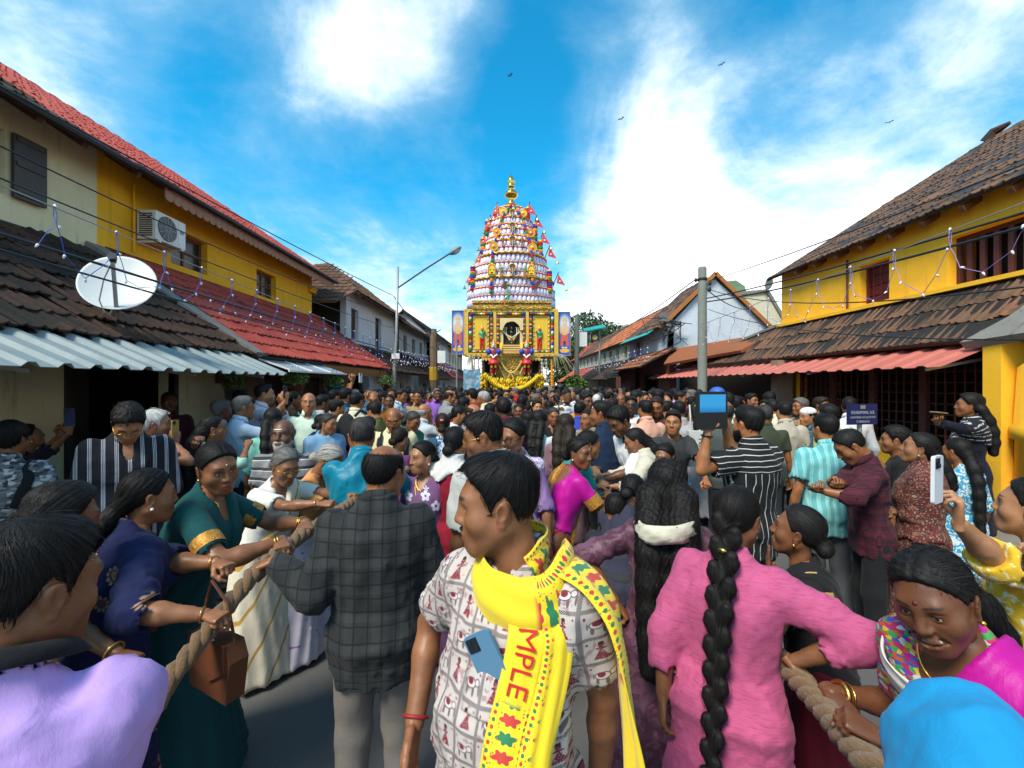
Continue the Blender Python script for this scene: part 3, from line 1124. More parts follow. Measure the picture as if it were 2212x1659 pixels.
def drape_geo(k, h, infl=.030, seed=0, side=-1, low=-.02, wid=.0, amp=.006):
 """end of a sari over one shoulder: covers the chest below a slanting edge and falls behind"""
 s = k.s
 b = Bld()
 b.add(torso(k, infl), .02)
 sh = k.sh[side]
 b.add(ell(sh - k.ux * side * .02 * s, .070 * s + infl * .3), .05)
 hip, ux, uy, uz, L = k.hip, k.ux, k.uy, k.uz, k.L
 def cut(x, y, z):
  px, py, pz = x - hip[0], y - hip[1], z - hip[2]
  t = (px * uz[0] + py * uz[1] + pz * uz[2]) / L
  u = (px * ux[0] + py * ux[1] + pz * ux[2]) * -side / s     # + away from the draped shoulder
  v = (px * uy[0] + py * uy[1] + pz * uy[2])
  edge = .17 - .235 * np.clip(t, 0, 1.1) + .012 * np.sin(t * 9)
  e2 = (low - t) * L
  e3 = -u - .145 - .02                                      # leaves the arm free
  nkd = .060 * s - np.sqrt((u * s) ** 2 + v * v) + (t < .93) * -1.0
  return np.maximum(np.maximum(np.maximum(u - edge, e2), e3), nkd) + 0 * z
 def fl(x, y, z):
  px, py, pz = x - hip[0], y - hip[1], z - hip[2]
  t = (px * uz[0] + py * uz[1] + pz * uz[2])
  u = (px * ux[0] + py * ux[1] + pz * ux[2]) * -side
  q = (u * .9 + t * .45)
  return amp * (np.abs(np.sin(q * 75 + 1.2 * np.sin(t * 14 + seed))) - .5)
 return Geo().put(*b.run(h, [cut], [fl]))
def shawl_geo(k, h, infl=.034, seed=0, low=.55):
 """cloth laid over both shoulders and the chest"""
 s = k.s
 b = Bld()
 b.add(torso(k, infl), .02)
 for sd in (-1, 1):
  b.add(ell(k.sh[sd], .078 * s + infl * .3), .05)
  sh, el = k.arm[sd][0], k.arm[sd][1]
  b.add(cap(sh, sh + (el - sh) * .5, .072 * s, .070 * s), .04)
 nk = k.neck
 b.add(cap(nk + k.uz * .03, nk + k.uz * .2, .060 * s), .01, 'n')
 hip, uz, L = k.hip, k.uz, k.L
 def cut(x, y, z):
  t = ((x - hip[0]) * uz[0] + (y - hip[1]) * uz[1] + (z - hip[2]) * uz[2]) / L
  return (low - t) * L + .03 * np.sin(x * 30)
 return Geo().put(*b.run(h, [cut], [folds(seed + 9, .010, .07, .2)]))
def stole_geo(k, side, infl=.026, w0=.10, front=.62, back=.5, seed=0, amp=.006):
 """a strip of cloth over one shoulder hanging in front and behind (dupatta end)"""
 n = 26
 s = k.s
 T = FT if k.f else MT
 gpts = []
 for i in range(n + 1):
  q = i / n
  row = []
  for j in range(9):
   u = side * (.055 + w0 * (j / 8)) * s
   if q < .45:
    t = .98 - front * (1 - q / .45)
    v = 1
   elif q > .55:
    t = .98 - back * ((q - .55) / .45)
    v = -1
   else:
    t = .98 + .03 * math.sin((q - .45) / .1 * np.pi)
    v = 1 - 2 * (q - .45) / .1
   t = t - .35 * max(abs(u) / s - .07, 0)
   w_ = np.interp(t, T[0], T[1]) * s
   d = np.interp(t, T[0], T[2]) * s + infl + k.belly * .6 * np.exp(-((t - .3) / .22) ** 2)
   sh_ = np.interp(t, T[0], T[3]) * s
   uu = min(abs(u) / (w_ + .02), .97)
   dd = d * (1 - uu ** 2.3) ** (1 / 2.3) + .012
   p = k.hip + k.uz * t * k.L + k.ux * u + k.uy * (sh_ + v * dd + (amp * math.sin(j * 2.2 + i * .25 + seed)) * np.sign(v))
   row.append(p)
  gpts.append(row)
 return Geo().sheet(np.array(gpts), .003)
def lower_hair(k, style, length, r0=.05, r1=.03, sway=0., fwd=0.):
 """path of loose or tied hair in head space: hangs straight down but rests on the back"""
 inv = np.linalg.inv(k.Rh) / k.hs
 sdv = inv @ k.ux * k.hs
 dn = inv @ np.array((0, 0, -1.0)) * k.hs
 bk = inv @ (-k.uy) * k.hs
 T = FT if k.f else MT
 p = k.head + k.Rh @ np.array((0, -.095, -.03)) * k.hs
 segs = []
 n = max(3, int(length / .09))
 pts = [p]
 for i in range(n):
  rad = (r0 + (r1 - r0) * (i + 1) / n) * (.72 if style in ('long', 'curly') else 1.) * k.hs
  q = p + np.array((0, 0, -length / n)) + (-k.uy) * (.018 if i == 0 else 0) + k.ux * sway * math.sin(i * 1.4 + 1) * .02
  t = ((q - k.hip) @ k.uz) / k.L
  if t < 1.06:
   t = max(t, -.05)
   lim = (np.interp(t, T[0], T[3]) - np.interp(t, T[0], T[2]) * getattr(k, 'fat', 1)) * k.s - .030 - rad * .75
   cur = (q - k.hip) @ k.uy
   q = q + k.uy * (min(cur, lim) - cur)
   if cur < lim:
    q = q + k.uy * min(lim - cur, .02)
  pts.append(q)
  p = q
 pts = np.array(pts)
 for _ in range(3):
  pts[1:-1, :2] = (pts[:-2, :2] + 2 * pts[1:-1, :2] + pts[2:, :2]) / 4
 segs = [(inv @ (pts[i] - k.head), inv @ (pts[i + 1] - k.head), r0 + (r1 - r0) * i / n, r0 + (r1 - r0) * (i + 1) / n) for i in range(n)]
 if style in ('long', 'curly'):
  wide = []
  for a, b_, x, y in segs:
   for o in (-.6, .6):
    wide.append((a + sdv * o * x * 1.25, b_ + sdv * o * y * 1.25, x * .72, y * .72))
  segs = wide
 if style == 'braid':
  out_ = []
  path = [segs[0][0]] + [q[1] for q in segs]
  m = int(length / .036)
  for i in range(m):
   t = i / m * (len(path) - 1)
   j = int(t)
   c = path[j] + (path[min(j + 1, len(path) - 1)] - path[j]) * (t - j)
   rr = r0 + (r1 - r0) * i / m
   sg = 1 if i % 2 else -1
   a = c + sdv * sg * rr * .62 - dn * rr * .75
   b_ = c - sdv * sg * rr * .42 + dn * rr * 1.05
   out_.append((a, b_, rr * .46, rr * .50))
   out_.append((a + dn * rr * .5 + sdv * sg * rr * .05, a + dn * rr * 1.2 - sdv * sg * rr * .3, rr * .52, rr * .46))
  segs = out_
 return segs
def fig(sex='m', yaw=0, lean=0, side=0, twist=0, hy=0, hp=0, hr=0, s=1.0, arm={}, belly=0., h=.014, hres=.0045, head={}, outfit='shirt',
  hair='short', hairlen=.4, haircol=None, nstr=300, seed=0, inv=None, fat=1.0, afat=1.0, recede=0., opt={}, hw=(.05, .03), curl=0., sway=0.):
 """returns (skeleton, [(part name, Geo, slot)]) in the person's own space"""
 k = skeleton(sex, s, R(lean), R(side), R(twist), R(hy), R(hp), R(hr), belly)
 k.fat, k.afat = fat, afat
 if fat < 1:
  for sd in (-1, 1):
   k.sh[sd] = k.sh[sd] - k.ux * sd * .17 * s * (1 - fat)
 k.outfit = outfit
 arms(k, arm, inv or (lambda p: p))
 o = dict(opt)
 parts = []
 ho = dict(sex=sex, res=hres)
 ho.update(head)
 parts.append(('body', body_geo(k, max(h * 1.5, .016), ho), 'skin'))
 low = None
 if hair in ('pony', 'long', 'curly', 'braid'):
  low = lower_hair(k, hair, hairlen, hw[0], hw[1], sway)
 if hair != 'bald' and not o.get('hood'):
  hg = hair_geo(hair, max(hres * 1.15, .005), sex == 'f', ho.get('wide', 1.0), low, nstr, seed % 5 if low is None else seed, recede, curl=curl,
      width=.0014 if hres < .004 else .0026 if hres < .006 else .0045)
  parts.append(('hair', Geo().merge(hg, k.Mh), 'hair'))
 sl = o.get('sleeve')
 fo = o.get('fold', .011 if h < .013 else .012)
 if outfit in ('shirt', 'mundu', 'tshirt'):
  parts.append(('shirt', shirt_geo(k, h, sl or 'half', o.get('hem', .78), 'collar' if outfit != 'tshirt' else 'round', fold=fo, seed=seed,
           infl=o.get('infl', .016), loose=o.get('loose', .012), vneck=o.get('vneck', .05 if outfit != 'tshirt' else 0.), neckr=o.get('neckr', 0)), 'top'))
  if outfit != 'tshirt' and o.get('collar', 1):
   parts.append(('collar', collar_geo(k), 'top'))
  if outfit == 'mundu':
   parts.append(('mundu', skirt_geo(k, h * 1.3, .96, .05, .05, 9, .01, seed), 'low'))
  else:
   parts.append(('trousers', trousers_geo(k, h * 1.8, seed=seed), 'low'))
 elif outfit == 'kurta':
  parts.append(('kurta', shirt_geo(k, h, sl or 'elbow', o.get('hem', .45), 'scoop', fold=fo, seed=seed, infl=o.get('infl', .014),
           loose=o.get('loose', .010), flare=o.get('flare', .05)), 'top'))
  parts.append(('trousers', trousers_geo(k, h * 1.8, (.092, .066, .05), seed=seed), 'low'))
 elif outfit == 'sari':
  parts.append(('blouse', shirt_geo(k, h, sl or 'half', .98, o.get('neck', 'scoop'), fold=fo * .5, seed=seed, infl=.009, loose=.006), 'top'))
  parts.append(('sari_skirt', skirt_geo(k, h * 1.2, 1.0, .03, o.get('spread', .09), 17, .014, seed), 'low'))
  parts.append(('sari_drape', drape_geo(k, h, seed=seed), 'drape'))
 if o.get('shawl'):
  parts.append(('shawl', shawl_geo(k, h, seed=seed, low=o.get('shawl_low', .55)), 'drape'))
 for sd in o.get('stole', ()):
  parts.append(('dupatta', stole_geo(k, sd, w0=o.get('stole_w', .10), seed=seed), 'drape'))
 if o.get('hood'):
  b = Bld()
  c = k.head
  b.add(ell(c + k.Rh @ np.array((0, -.006, .03)) * k.hs, np.array((.098, .122, .112)) * k.hs, k.Rh), .02)
  b.add(cap(c + np.array((0, -.02, -.03)), k.neck - k.uz * .03, .10, .13), .06)
  for sd in (-1, 1):
   b.add(cap(k.neck - k.uz * .05, k.sh[sd], .10, .085), .06)
  b.add(torso(k, .035), .06)
  cc = c + k.Rh @ np.array((0, .10, -.03)) * k.hs
  b.add(ell(cc, (.066, .07, .085), k.Rh), .01, 'n')
  parts.append(('head_cloth', Geo().put(*b.run(h, (), [folds(seed, .010, .09, .1), folds(seed + 4, .004, .04, .2)])), 'drape'))
 return k, parts
SKINS = {'fair': (.40, .205, .112), 'tan': (.31, .142, .068), 'brown': (.225, .096, .042), 'dark': (.13, .053, .025), 'deep': (.085, .036, .018)}
HAIRS = {'black': (.0095, .0085, .0085), 'brown': (.022, .014, .010), 'grey': (.115, .112, .110), 'silver': (.32, .315, .30), 'pepper': (.035, .034, .034), 'white': (.55, .54, .52)}
PEOPLE = []
def person(label, x, y, d, sex='m', yaw=0, skin='brown', haircol='black', top=CLOTH, topc=(.3, .3, .3), low=CLOTH, lowc=(.03, .03, .035), drape=None, drapec=None,
   group='people crowding the street', arm={}, smax=1.12, smin_=.80, **kw):
 """x, y: top of the head in the photograph (2212 wide), d: metres from the camera"""
 top_w = P(x, y, d)
 kw = dict(kw)
 yaw = yaw + math.degrees(math.atan2(top_w[0], top_w[1]))     # yaw is given as seen from the camera
 a = R(yaw)
 Rz = rot3(rz=-a)
 k0 = skeleton(sex, 1.0, R(kw.get('lean', 0)), R(kw.get('side', 0)), R(kw.get('twist', 0)), R(kw.get('hy', 0)), R(kw.get('hp', 0)), R(kw.get('hr', 0)))
 z0 = k0.head[2] + .128 * k0.hs
 s = float(np.clip(top_w[2] / z0, smin_, smax))
 k1 = skeleton(sex, s, R(kw.get('lean', 0)), R(kw.get('side', 0)), R(kw.get('twist', 0)), R(kw.get('hy', 0)), R(kw.get('hp', 0)), R(kw.get('hr', 0)))
 off = Rz @ k1.head
 root = np.array((top_w[0] - off[0], top_w[1] - off[1], top_w[2] - (k1.head[2] + .128 * k1.hs)))
 if abs(root[2]) < .02 or root[2] < 0:
  root[2] = 0
 def inv(p):
  return Rz.T @ (p - root)
 h = kw.pop('h', .0105 if d < 2.4 else .0165 if d < 4.2 else .024)
 hres = kw.pop('hres', .0034 if d < 2.2 else .0066 if d < 4.3 else .0095)
 nstr = int(kw.pop('nstr', 1500) * (1.5 if d < 2.4 else .45 if d < 4.3 else .12))
 k, parts = fig(sex=sex, s=s, arm=arm, h=h, hres=hres, nstr=nstr, inv=inv, seed=len(PEOPLE) * 7 + 3, **kw)
 o = thing('person', label, 'person', root, -a, group)
 o.empty_display_size = .2
 sk, hc = SKINS.get(skin, skin), HAIRS.get(haircol, haircol)
 pick = {'skin': (BODYM, sk), 'hair': (HAIR, hc), 'top': (top, topc), 'low': (low, lowc), 'drape': (drape or top, drapec or topc)}
 o2 = {}
 for nm, ge, slot in parts:
  m, c = pick[slot]
  o2[nm] = link(nm, ge, m, o, color=c, smooth=True)
 k.o, k.parts, k.root, k.Rz, k.inv, k.d = o, o2, root, Rz, inv, d
 k.world = lambda p: root + Rz @ np.asarray(p)
 PEOPLE.append(k)
 return k
def wear(k, name, geo, mat, color=None, smooth=True, parent=None):
 return link(name, geo, mat, parent or k.o, color=color, smooth=smooth)
def hp_(k, *pts):
 return [k.Mh[:3, :3] @ np.array(p) + k.Mh[:3, 3] for p in pts]
m_, g = newmat('gold')
g.bsdf((.72, .42, .10), .28, metal=1.0)
GOLD = m_
m_, g = newmat('dark_metal')
g.bsdf((.03, .03, .032), .35, metal=.6)
DKMETAL = m_
m_, g = newmat('lens_glass')
b_ = g.bsdf((.9, .93, .95), .04)
b_.inputs['Transmission Weight'].default_value = 1
b_.inputs['IOR'].default_value = 1.05
LENS = m_
def glasses(k, mat=GOLD, r=.0014, w_=.021, hgt=.015):
 G_ = Geo()
 for s in (-1, 1):
  a = np.linspace(0, 2 * np.pi, 18)
  G_.tube(hp_(k, *[(s * .033 + w_ * math.cos(t) * (1 + .12 * abs(math.sin(2 * t))), .101 - .22 * abs(s * .033 + w_ * math.cos(t)) * .6, .000 + hgt * math.sin(t)) for t in a]), r, 5, cap=False)
  G_.tube(hp_(k, (s * .054, .093, .004), (s * .074, .060, .006), (s * .078, -.002, .004), (s * .078, -.02, -.012)), r, 5)
 G_.tube(hp_(k, (-.012, .099, .003), (0, .103, .006), (.012, .099, .003)), r, 5)
 return wear(k, 'glasses', G_, mat)
def moustache(k, col=(.01, .009, .008), thick=1.0):
 F = Fld((-.045, .06, -.075), (.045, .12, -.03), .0028)
 for s in (-1, 1):
  F.add(cap((s * .002, .0975, -.0505), (s * .027, .083, -.0585), .0058 * thick, .0038 * thick), .003)
 F.warp(folds(3, .0012, .008, 0))
 V, Q = F.nets()
 return wear(k, 'moustache', Geo().merge(Geo().put(V, Q, rnd=.5), k.Mh), HAIR, col)
def beard(k, col=(.01, .009, .008), thick=.010, res=.005):
 F = Fld((-.095, -.05, -.16), (.095, .13, .0), res)
 F.add(ell((0, .028, -.035), (.060, .058, .085)), .04)
 for s in (-1, 1):
  F.add(cap((s * .050, -.004, -.05), (s * .02, .060, -.099), .022, .020), .03)
 F.add(ell((0, .064, -.100), (.022, .020, .017)), .03)
 F.add(ell((0, .072, -.066), (.032, .022, .030)), .025)
 F.d -= thick
 F.cut(lambda x, y, z: np.maximum(z + .040 - .9 * np.maximum(.02 - y, 0), -(y + .012)) + 0 * x, .006)
 F.add(ell((0, .092, -.066), (.024, .03, .011)), .004, 's')
 F.warp(folds(5, .002, .012, 0))
 return wear(k, 'beard', Geo().merge(Geo().put(*F.nets(), rnd=.5), k.Mh), HAIR, col)
def earrings(k, mat=GOLD, r=.006):
 for s in (-1, 1):
  wear(k, 'earring', Geo().ball(hp_(k, (s * .083, -.004, -.045))[0], r, 8, 6), mat)
m_, g = newmat('bindi_paint')
g.bsdf(g.objcol(), .6)
PAINT = m_
def bindi(k, col=(.25, .01, .02), r=.0045, z=.040):
 wear(k, 'bindi', Geo().ball(hp_(k, (0, .0885 - .2 * max(z - .03, 0), z))[0], (r, r, r), 8, 6), PAINT, col)
def tilak(k, col=(.75, .70, .62)):
 wear(k, 'tilak', Geo().tube(hp_(k, *[(x, .0885 - 3.5 * x * x, .050) for x in np.linspace(-.028, .028, 7)]), .0045, 6), PAINT, col)
def bangle(k, sd, t=.9, mat=GOLD, r=.0028, rad=.034, name='bangle', col=None):
 sh, el, wr, fd, do, ps = k.arm[sd]
 c = el + (wr - el) * t
 d = (wr - el) / np.linalg.norm(wr - el)
 x = np.cross(d, (0, .3, 1))
 x /= np.linalg.norm(x)
 y = np.cross(d, x)
 a = np.linspace(0, 2 * np.pi, 20)
 wear(k, name, Geo().tube([c + (x * math.cos(q) + y * math.sin(q)) * rad * k.s for q in a], r, 6, cap=False), mat, col)
def necklace(k, drop=.10, r=.0022, mat=GOLD, pend=0.):
 n = 22
 pts = []
 T = FT if k.f else MT
 for i in range(n + 1):
  a = -np.pi * .62 + 2 * np.pi * .62 * i / n
  fr = max(math.cos(a), 0)
  t = .99 - (drop * fr ** 1.5) / .55
  d = np.interp(t, T[0], T[2]) * k.s + .008
  v = np.interp(t, T[0], T[3]) * k.s
  rx = (.058 + .02 * fr) * k.s
  p = k.hip + k.uz * t * k.L + k.ux * math.sin(a) * rx + k.uy * (v + (d if fr > .3 else .055 * k.s * math.cos(a) + .02 * fr))
  pts.append(p)
 G_ = Geo().tube(pts, r, 5)
 if pend:
  G_.ball(pts[n // 2] + k.uy * .006, pend, 8, 6)
 wear(k, 'necklace', G_, mat)
def plaster(name, col, dirt=(.12, .10, .07), amt=.5, scale=1.0, streak=1.0):
 m, g = newmat(name)
 p = g.node('ShaderNodeNewGeometry').outputs['Position']
 n = g.noise(p, 1.6 * scale, 6, .62, .4)
 st = g.noise(g.vmul(p, (3.2, 3.2, .35)), 2.2, 5, .65)
 fine = g.noise(p, 38, 4, .6)
 c = g.mix(g.step(n, .3, .75), g.mix(1, col, (.90, .90, .89), 'MULTIPLY'), g.mix(1, col, (1.05, 1.05, 1.04), 'MULTIPLY'))
 c = g.mix(g.mul(g.step(st, .54, .72), amt * .8 * streak), c, dirt)
 pe = g.noise(p, 2.7 * scale, 7, .7, .8)
 c = g.mix(g.mul(g.step(pe, .60, .66), amt * .45), c, g.mix(.5, c, (.35, .31, .26)))
 c = g.mix(g.mul(g.step(n, .60, .85), amt * .6), c, dirt)
 g.bsdf(c, .85, g.bump(g.add(g.mul(n, .6), g.mul(fine, .35)), .35, .02), spec=.25)
 return m
def tilemat(name, c0, c1, moss, mossy, rough=.85):
 m, g = newmat(name)
 p = g.node('ShaderNodeNewGeometry').outputs['Position']
 r_ = g.fract(g.add(g.attr('rnd'), g.objrnd()))
 n = g.noise(p, 1.3, 5, .65, .3)
 f = g.noise(p, 24, 5, .65)
 c = g.mix(r_, c0, c1)
 k = g.step(g.add(g.add(g.mul(n, 1.1), g.mul(f, .55)), g.mul(r_, .3)), 1.32 - mossy, 1.62 - mossy * .6)
 c = g.mix(k, c, moss)
 lich = g.step(g.noise(p, 60, 3, .7), .66, .74)
 c = g.mix(g.mul(lich, .45 * min(mossy * 1.5, 1)), c, (.22, .21, .18))
 g.bsdf(c, rough, g.bump(f, .5, .02), spec=.3)
 return m
T_OLD = tilemat('old_tile', (.085, .043, .028), (.15, .062, .036), (.022, .018, .015), .75)
T_OLD2 = tilemat('weathered_tile', (.13, .072, .044), (.22, .10, .055), (.045, .033, .024), .55)
T_RED = tilemat('painted_red_tile', (.34, .046, .032), (.43, .075, .048), (.10, .022, .02), .28, .55)
T_ORG = tilemat('orange_tile', (.40, .115, .045), (.48, .15, .06), (.14, .06, .035), .25)
T_RUST = tilemat('rusty_tile', (.26, .085, .035), (.33, .12, .05), (.07, .035, .02), .4)
CREAM = plaster('cream_plaster', (.72, .63, .39))
YELLOW = plaster('yellow_plaster', (.88, .44, .020), (.48, .21, .03), .5)
YELLOWR = plaster('deep_yellow_plaster', (.90, .48, .030), (.50, .24, .04), .5)
WHITEW = plaster('white_plaster', (.60, .61, .65), (.22, .21, .20), .45)
LILAC = plaster('lilac_plaster', (.52, .40, .56), (.25, .2, .25), .3)
BLUEW = plaster('pale_blue_plaster', (.56, .61, .70), (.25, .25, .25), .35)
CREAM2 = plaster('pale_cream_plaster', (.62, .58, .44), (.3, .27, .2), .35)
GREYW = plaster('grey_plaster', (.40, .40, .40), (.15, .15, .14), .5)
CONC = plaster('mossy_concrete', (.21, .20, .185), (.05, .048, .04), .75, 2.0)
PINKW = plaster('pinkish_plaster', (.30, .20, .15), (.12, .09, .07), .4)
def wood(name, c0, c1, rough=.6):
 m, g = newmat(name)
 p = g.node('ShaderNodeNewGeometry').outputs['Position']
 n = g.noise(g.vmul(p, (8, 8, .8)), 5, 5, .6, 1)
 g.bsdf(g.mix(n, c0, c1), rough, g.bump(n, .3, .01), spec=.35)
 return m
DKWOOD = wood('dark_wood', (.012, .010, .009), (.035, .026, .022))
BRWOOD = wood('brown_wood', (.10, .04, .018), (.19, .08, .035))
RDWOOD = wood('red_wood', (.10, .012, .012), (.17, .028, .024))
GREYWOOD = wood('grey_wood', (.035, .033, .031), (.075, .070, .064))
MAROONW = wood('maroon_wood', (.07, .018, .014), (.13, .04, .03))
def paint(name, col, rough=.45, metal=0., spec=.4, nz=.35):
 if name in MATS:
  return MATS[name]
 m, g = newmat(name)
 p = g.node('ShaderNodeNewGeometry').outputs['Position']
 n = g.noise(p, 6, 5, .62)
 c = g.mix(g.mul(g.step(n, .35, .8), nz), col, g.mix(1, col, (.62, .60, .56), 'MULTIPLY'))
 g.bsdf(c, g.add(rough, g.mul(n, .15)), g.bump(n, .08, .01), metal=metal, spec=spec)
 return m
BLUEGREY = paint('blue_grey_sheet', (.25, .30, .31), .5)
SALMON = paint('salmon_sheet', (.52, .150, .115), .45)
WHITEP = paint('white_paint', (.72, .72, .70), .4)
BLACKP = paint('black_plastic', (.014, .014, .015), .4)
STEEL = paint('galvanised_steel', (.34, .34, .33), .4, .5)
POLEC = paint('grey_green_concrete', (.20, .215, .19), .85)
POLEW = wood('weathered_pole', (.11, .075, .05), (.20, .14, .09), .85)
TEAL = paint('teal_sheet', (.02, .30, .27), .4)
GLASSD = paint('dark_glass', (.02, .024, .028), .12, 0, .5, .1)
POLYC = paint('frosted_sheet', (.36, .40, .43), .3)
ORANGEP = paint('orange_paint', (.30, .11, .02), .7)
m_, g = newmat('asphalt')
p_ = g.node('ShaderNodeNewGeometry').outputs['Position']
n_ = g.noise(p_, 1.1, 6, .65, .3)
f_ = g.noise(p_, 95, 3, .7)
c_ = g.mix(n_, (.038, .038, .041), (.085, .083, .083))
c_ = g.mix(g.mul(g.step(g.vor(p_, 130), .0, .5), .35), (.12, .12, .118), c_)
g.bsdf(c_, .88, g.bump(f_, .6, .008), spec=.3)
ASPH = m_
m_, g = newmat('earth')
p_ = g.node('ShaderNodeNewGeometry').outputs['Position']
g.bsdf(g.mix(g.noise(p_, 3, 5), (.10, .075, .05), (.17, .13, .09)), .95)
EARTH = m_
m_, g = newmat('paving')
p_ = g.node('ShaderNodeNewGeometry').outputs['Position']
g.bsdf(g.mix(g.noise(p_, 4, 6, .65), (.13, .125, .115), (.24, .23, .21)), .9, g.bump(g.noise(p_, 60, 3), .4, .01))
PAVE = m_
struct('ground', Geo().sheet(np.array([[(x, y, -.012) for y in np.linspace(-60, 900, 9)] for x in np.linspace(-700, 700, 9)])), EARTH)
struct('road', Geo().sheet(np.array([[(x, y, 0.0) for y in np.linspace(-12, 110, 30)] for x in np.linspace(-3.1, 3.3, 7)])[::-1]), ASPH)
for sx, x0, x1 in ((-1, -4.39, -3.1), (1, 3.3, 5.2)):
 struct('pavement', Geo().box((x0, -6, -.3), (x1, 100, .12)), PAVE)
def tile_mesh(w_=.235, L=.40, hi=True):
 xs = np.array([0, .12, .24, .42, .56, .68, .80, 1.0]) * w_ * 1.06
 zs = np.array([.004, .026, .008, .004, .006, .028, .008, .004])
 g_ = np.zeros((len(xs), 2, 3))
 for i in range(len(xs)):
  for j in range(2):
   g_[i, j] = (xs[i], L * j, zs[i] + (.034 if j == 0 else .004))
 return Geo().sheet(g_[::-1] if False else g_, .018)
TILE = tile_mesh()
TILE_ME = {}
_tv = np.concatenate(TILE.v)
def tile_roof(parent, o, u, v, U, V, mat, keep=None, nobj=150, tw=.235, tl=.32, jit=1.0, name='tile', matf=None, deck=None, seed=0, thick=.05):
 """tiles on the plane o + u*U + v*V (unit u along the eave, v up the slope)"""
 r = np.random.RandomState(abs(int(seed)))
 o, u, v = (np.array(q, float) for q in (o, u, v))
 n = np.cross(u, v)
 if n[2] < 0:
  n = -n
 M0 = np.eye(4)
 M0[:3, 0], M0[:3, 1], M0[:3, 2] = u, v, n
 flip = np.linalg.det(M0[:3, :3]) < 0
 cells = []
 for j in range(int(V / tl)):
  sh = .5 * tw * (j % 2) * .0
  for i in range(int(U / tw)):
   a, b = i * tw + sh, j * tl
   if keep is None or keep(a + tw / 2, b + tl / 2):
    cells.append((a, b))
 items = []
 for a, b in cells:
  M = M0.copy()
  rj = rot3(r.normal(0, .012 * jit), r.normal(0, .014 * jit), r.normal(0, .02 * jit))
  M[:3, :3] = M0[:3, :3] @ rj
  c = o + u * (a + r.normal(0, .004 * jit)) + v * (b + r.normal(0, .006 * jit)) + n * (.01 + r.normal(0, .003 * jit))
  M[:3, 3] = c
  items.append((M, c, r.uniform()))
 def show(c):
  if c[1] < .8:
   return 1e6
  px, py = 1106 + 968 * c[0] / c[1], 830 - 968 * (c[2] - CAMZ) / c[1]
  return c[1] + (1e4 if not (-30 < px < 2242 and -30 < py < 1690) else 0)
 order = sorted(range(len(items)), key=lambda i: show(items[i][1]))
 mats = {}
 key = (flip,)
 if key not in TILE_ME:
  G_ = Geo()
  G_.put(_tv, [f[:, ::-1] if flip else f for f in TILE.f], 0, rnd=0.)
  TILE_ME[key] = G_.mesh('tile')
 me = TILE_ME[key]
 rest = {}
 if len(me.materials) == 0:
  me.materials.append(mat)
 for q, i in enumerate(order):
  M, c, rv = items[i]
  m = matf(c) if matf else mat
  if q < nobj and show(c) < 1e4:
   link(name, me, m, parent, M=M)
  else:
   G_ = rest.setdefault(m.name, Geo())
   G_.put(_tv @ M[:3, :3].T + M[:3, 3], [f[:, ::-1] if flip else f for f in TILE.f], 0, rnd=rv)
 for mn, G_ in rest.items():
  tag(link('tiles', G_, MATS[mn], parent), kind='stuff')
def quad(a, b, c, d, n=2, m=2):
 a, b, c, d = (np.array(q, float) for q in (a, b, c, d))
 return np.array([[(a * (1 - s) + b * s) * (1 - t) + (d * (1 - s) + c * s) * t for t in np.linspace(0, 1, m)] for s in np.linspace(0, 1, n)])
def slab(parent, name, a, b, c, d, mat, th=.05):
 """a plate with real thickness through four corners"""
 return link(name, Geo().sheet(quad(a, b, c, d), th), mat, parent)
def wall_holes(x, y0, y1, z0, z1, holes, th, side):
 """wall in the plane x (facing the street) with rectangular openings; thickness goes away from the street"""
 ys = sorted({y0, y1, *[q for h in holes for q in h[:2]]})
 zs = sorted({z0, z1, *[q for h in holes for q in h[2:]]})
 G_ = Geo()
 for a, b in zip(ys[:-1], ys[1:]):
  for c, d in zip(zs[:-1], zs[1:]):
   if not any(h[0] <= (a + b) / 2 <= h[1] and h[2] <= (c + d) / 2 <= h[3] for h in holes):
    G_.box((min(x, x + side * th), a, c), (max(x, x + side * th), b, d))
 return G_
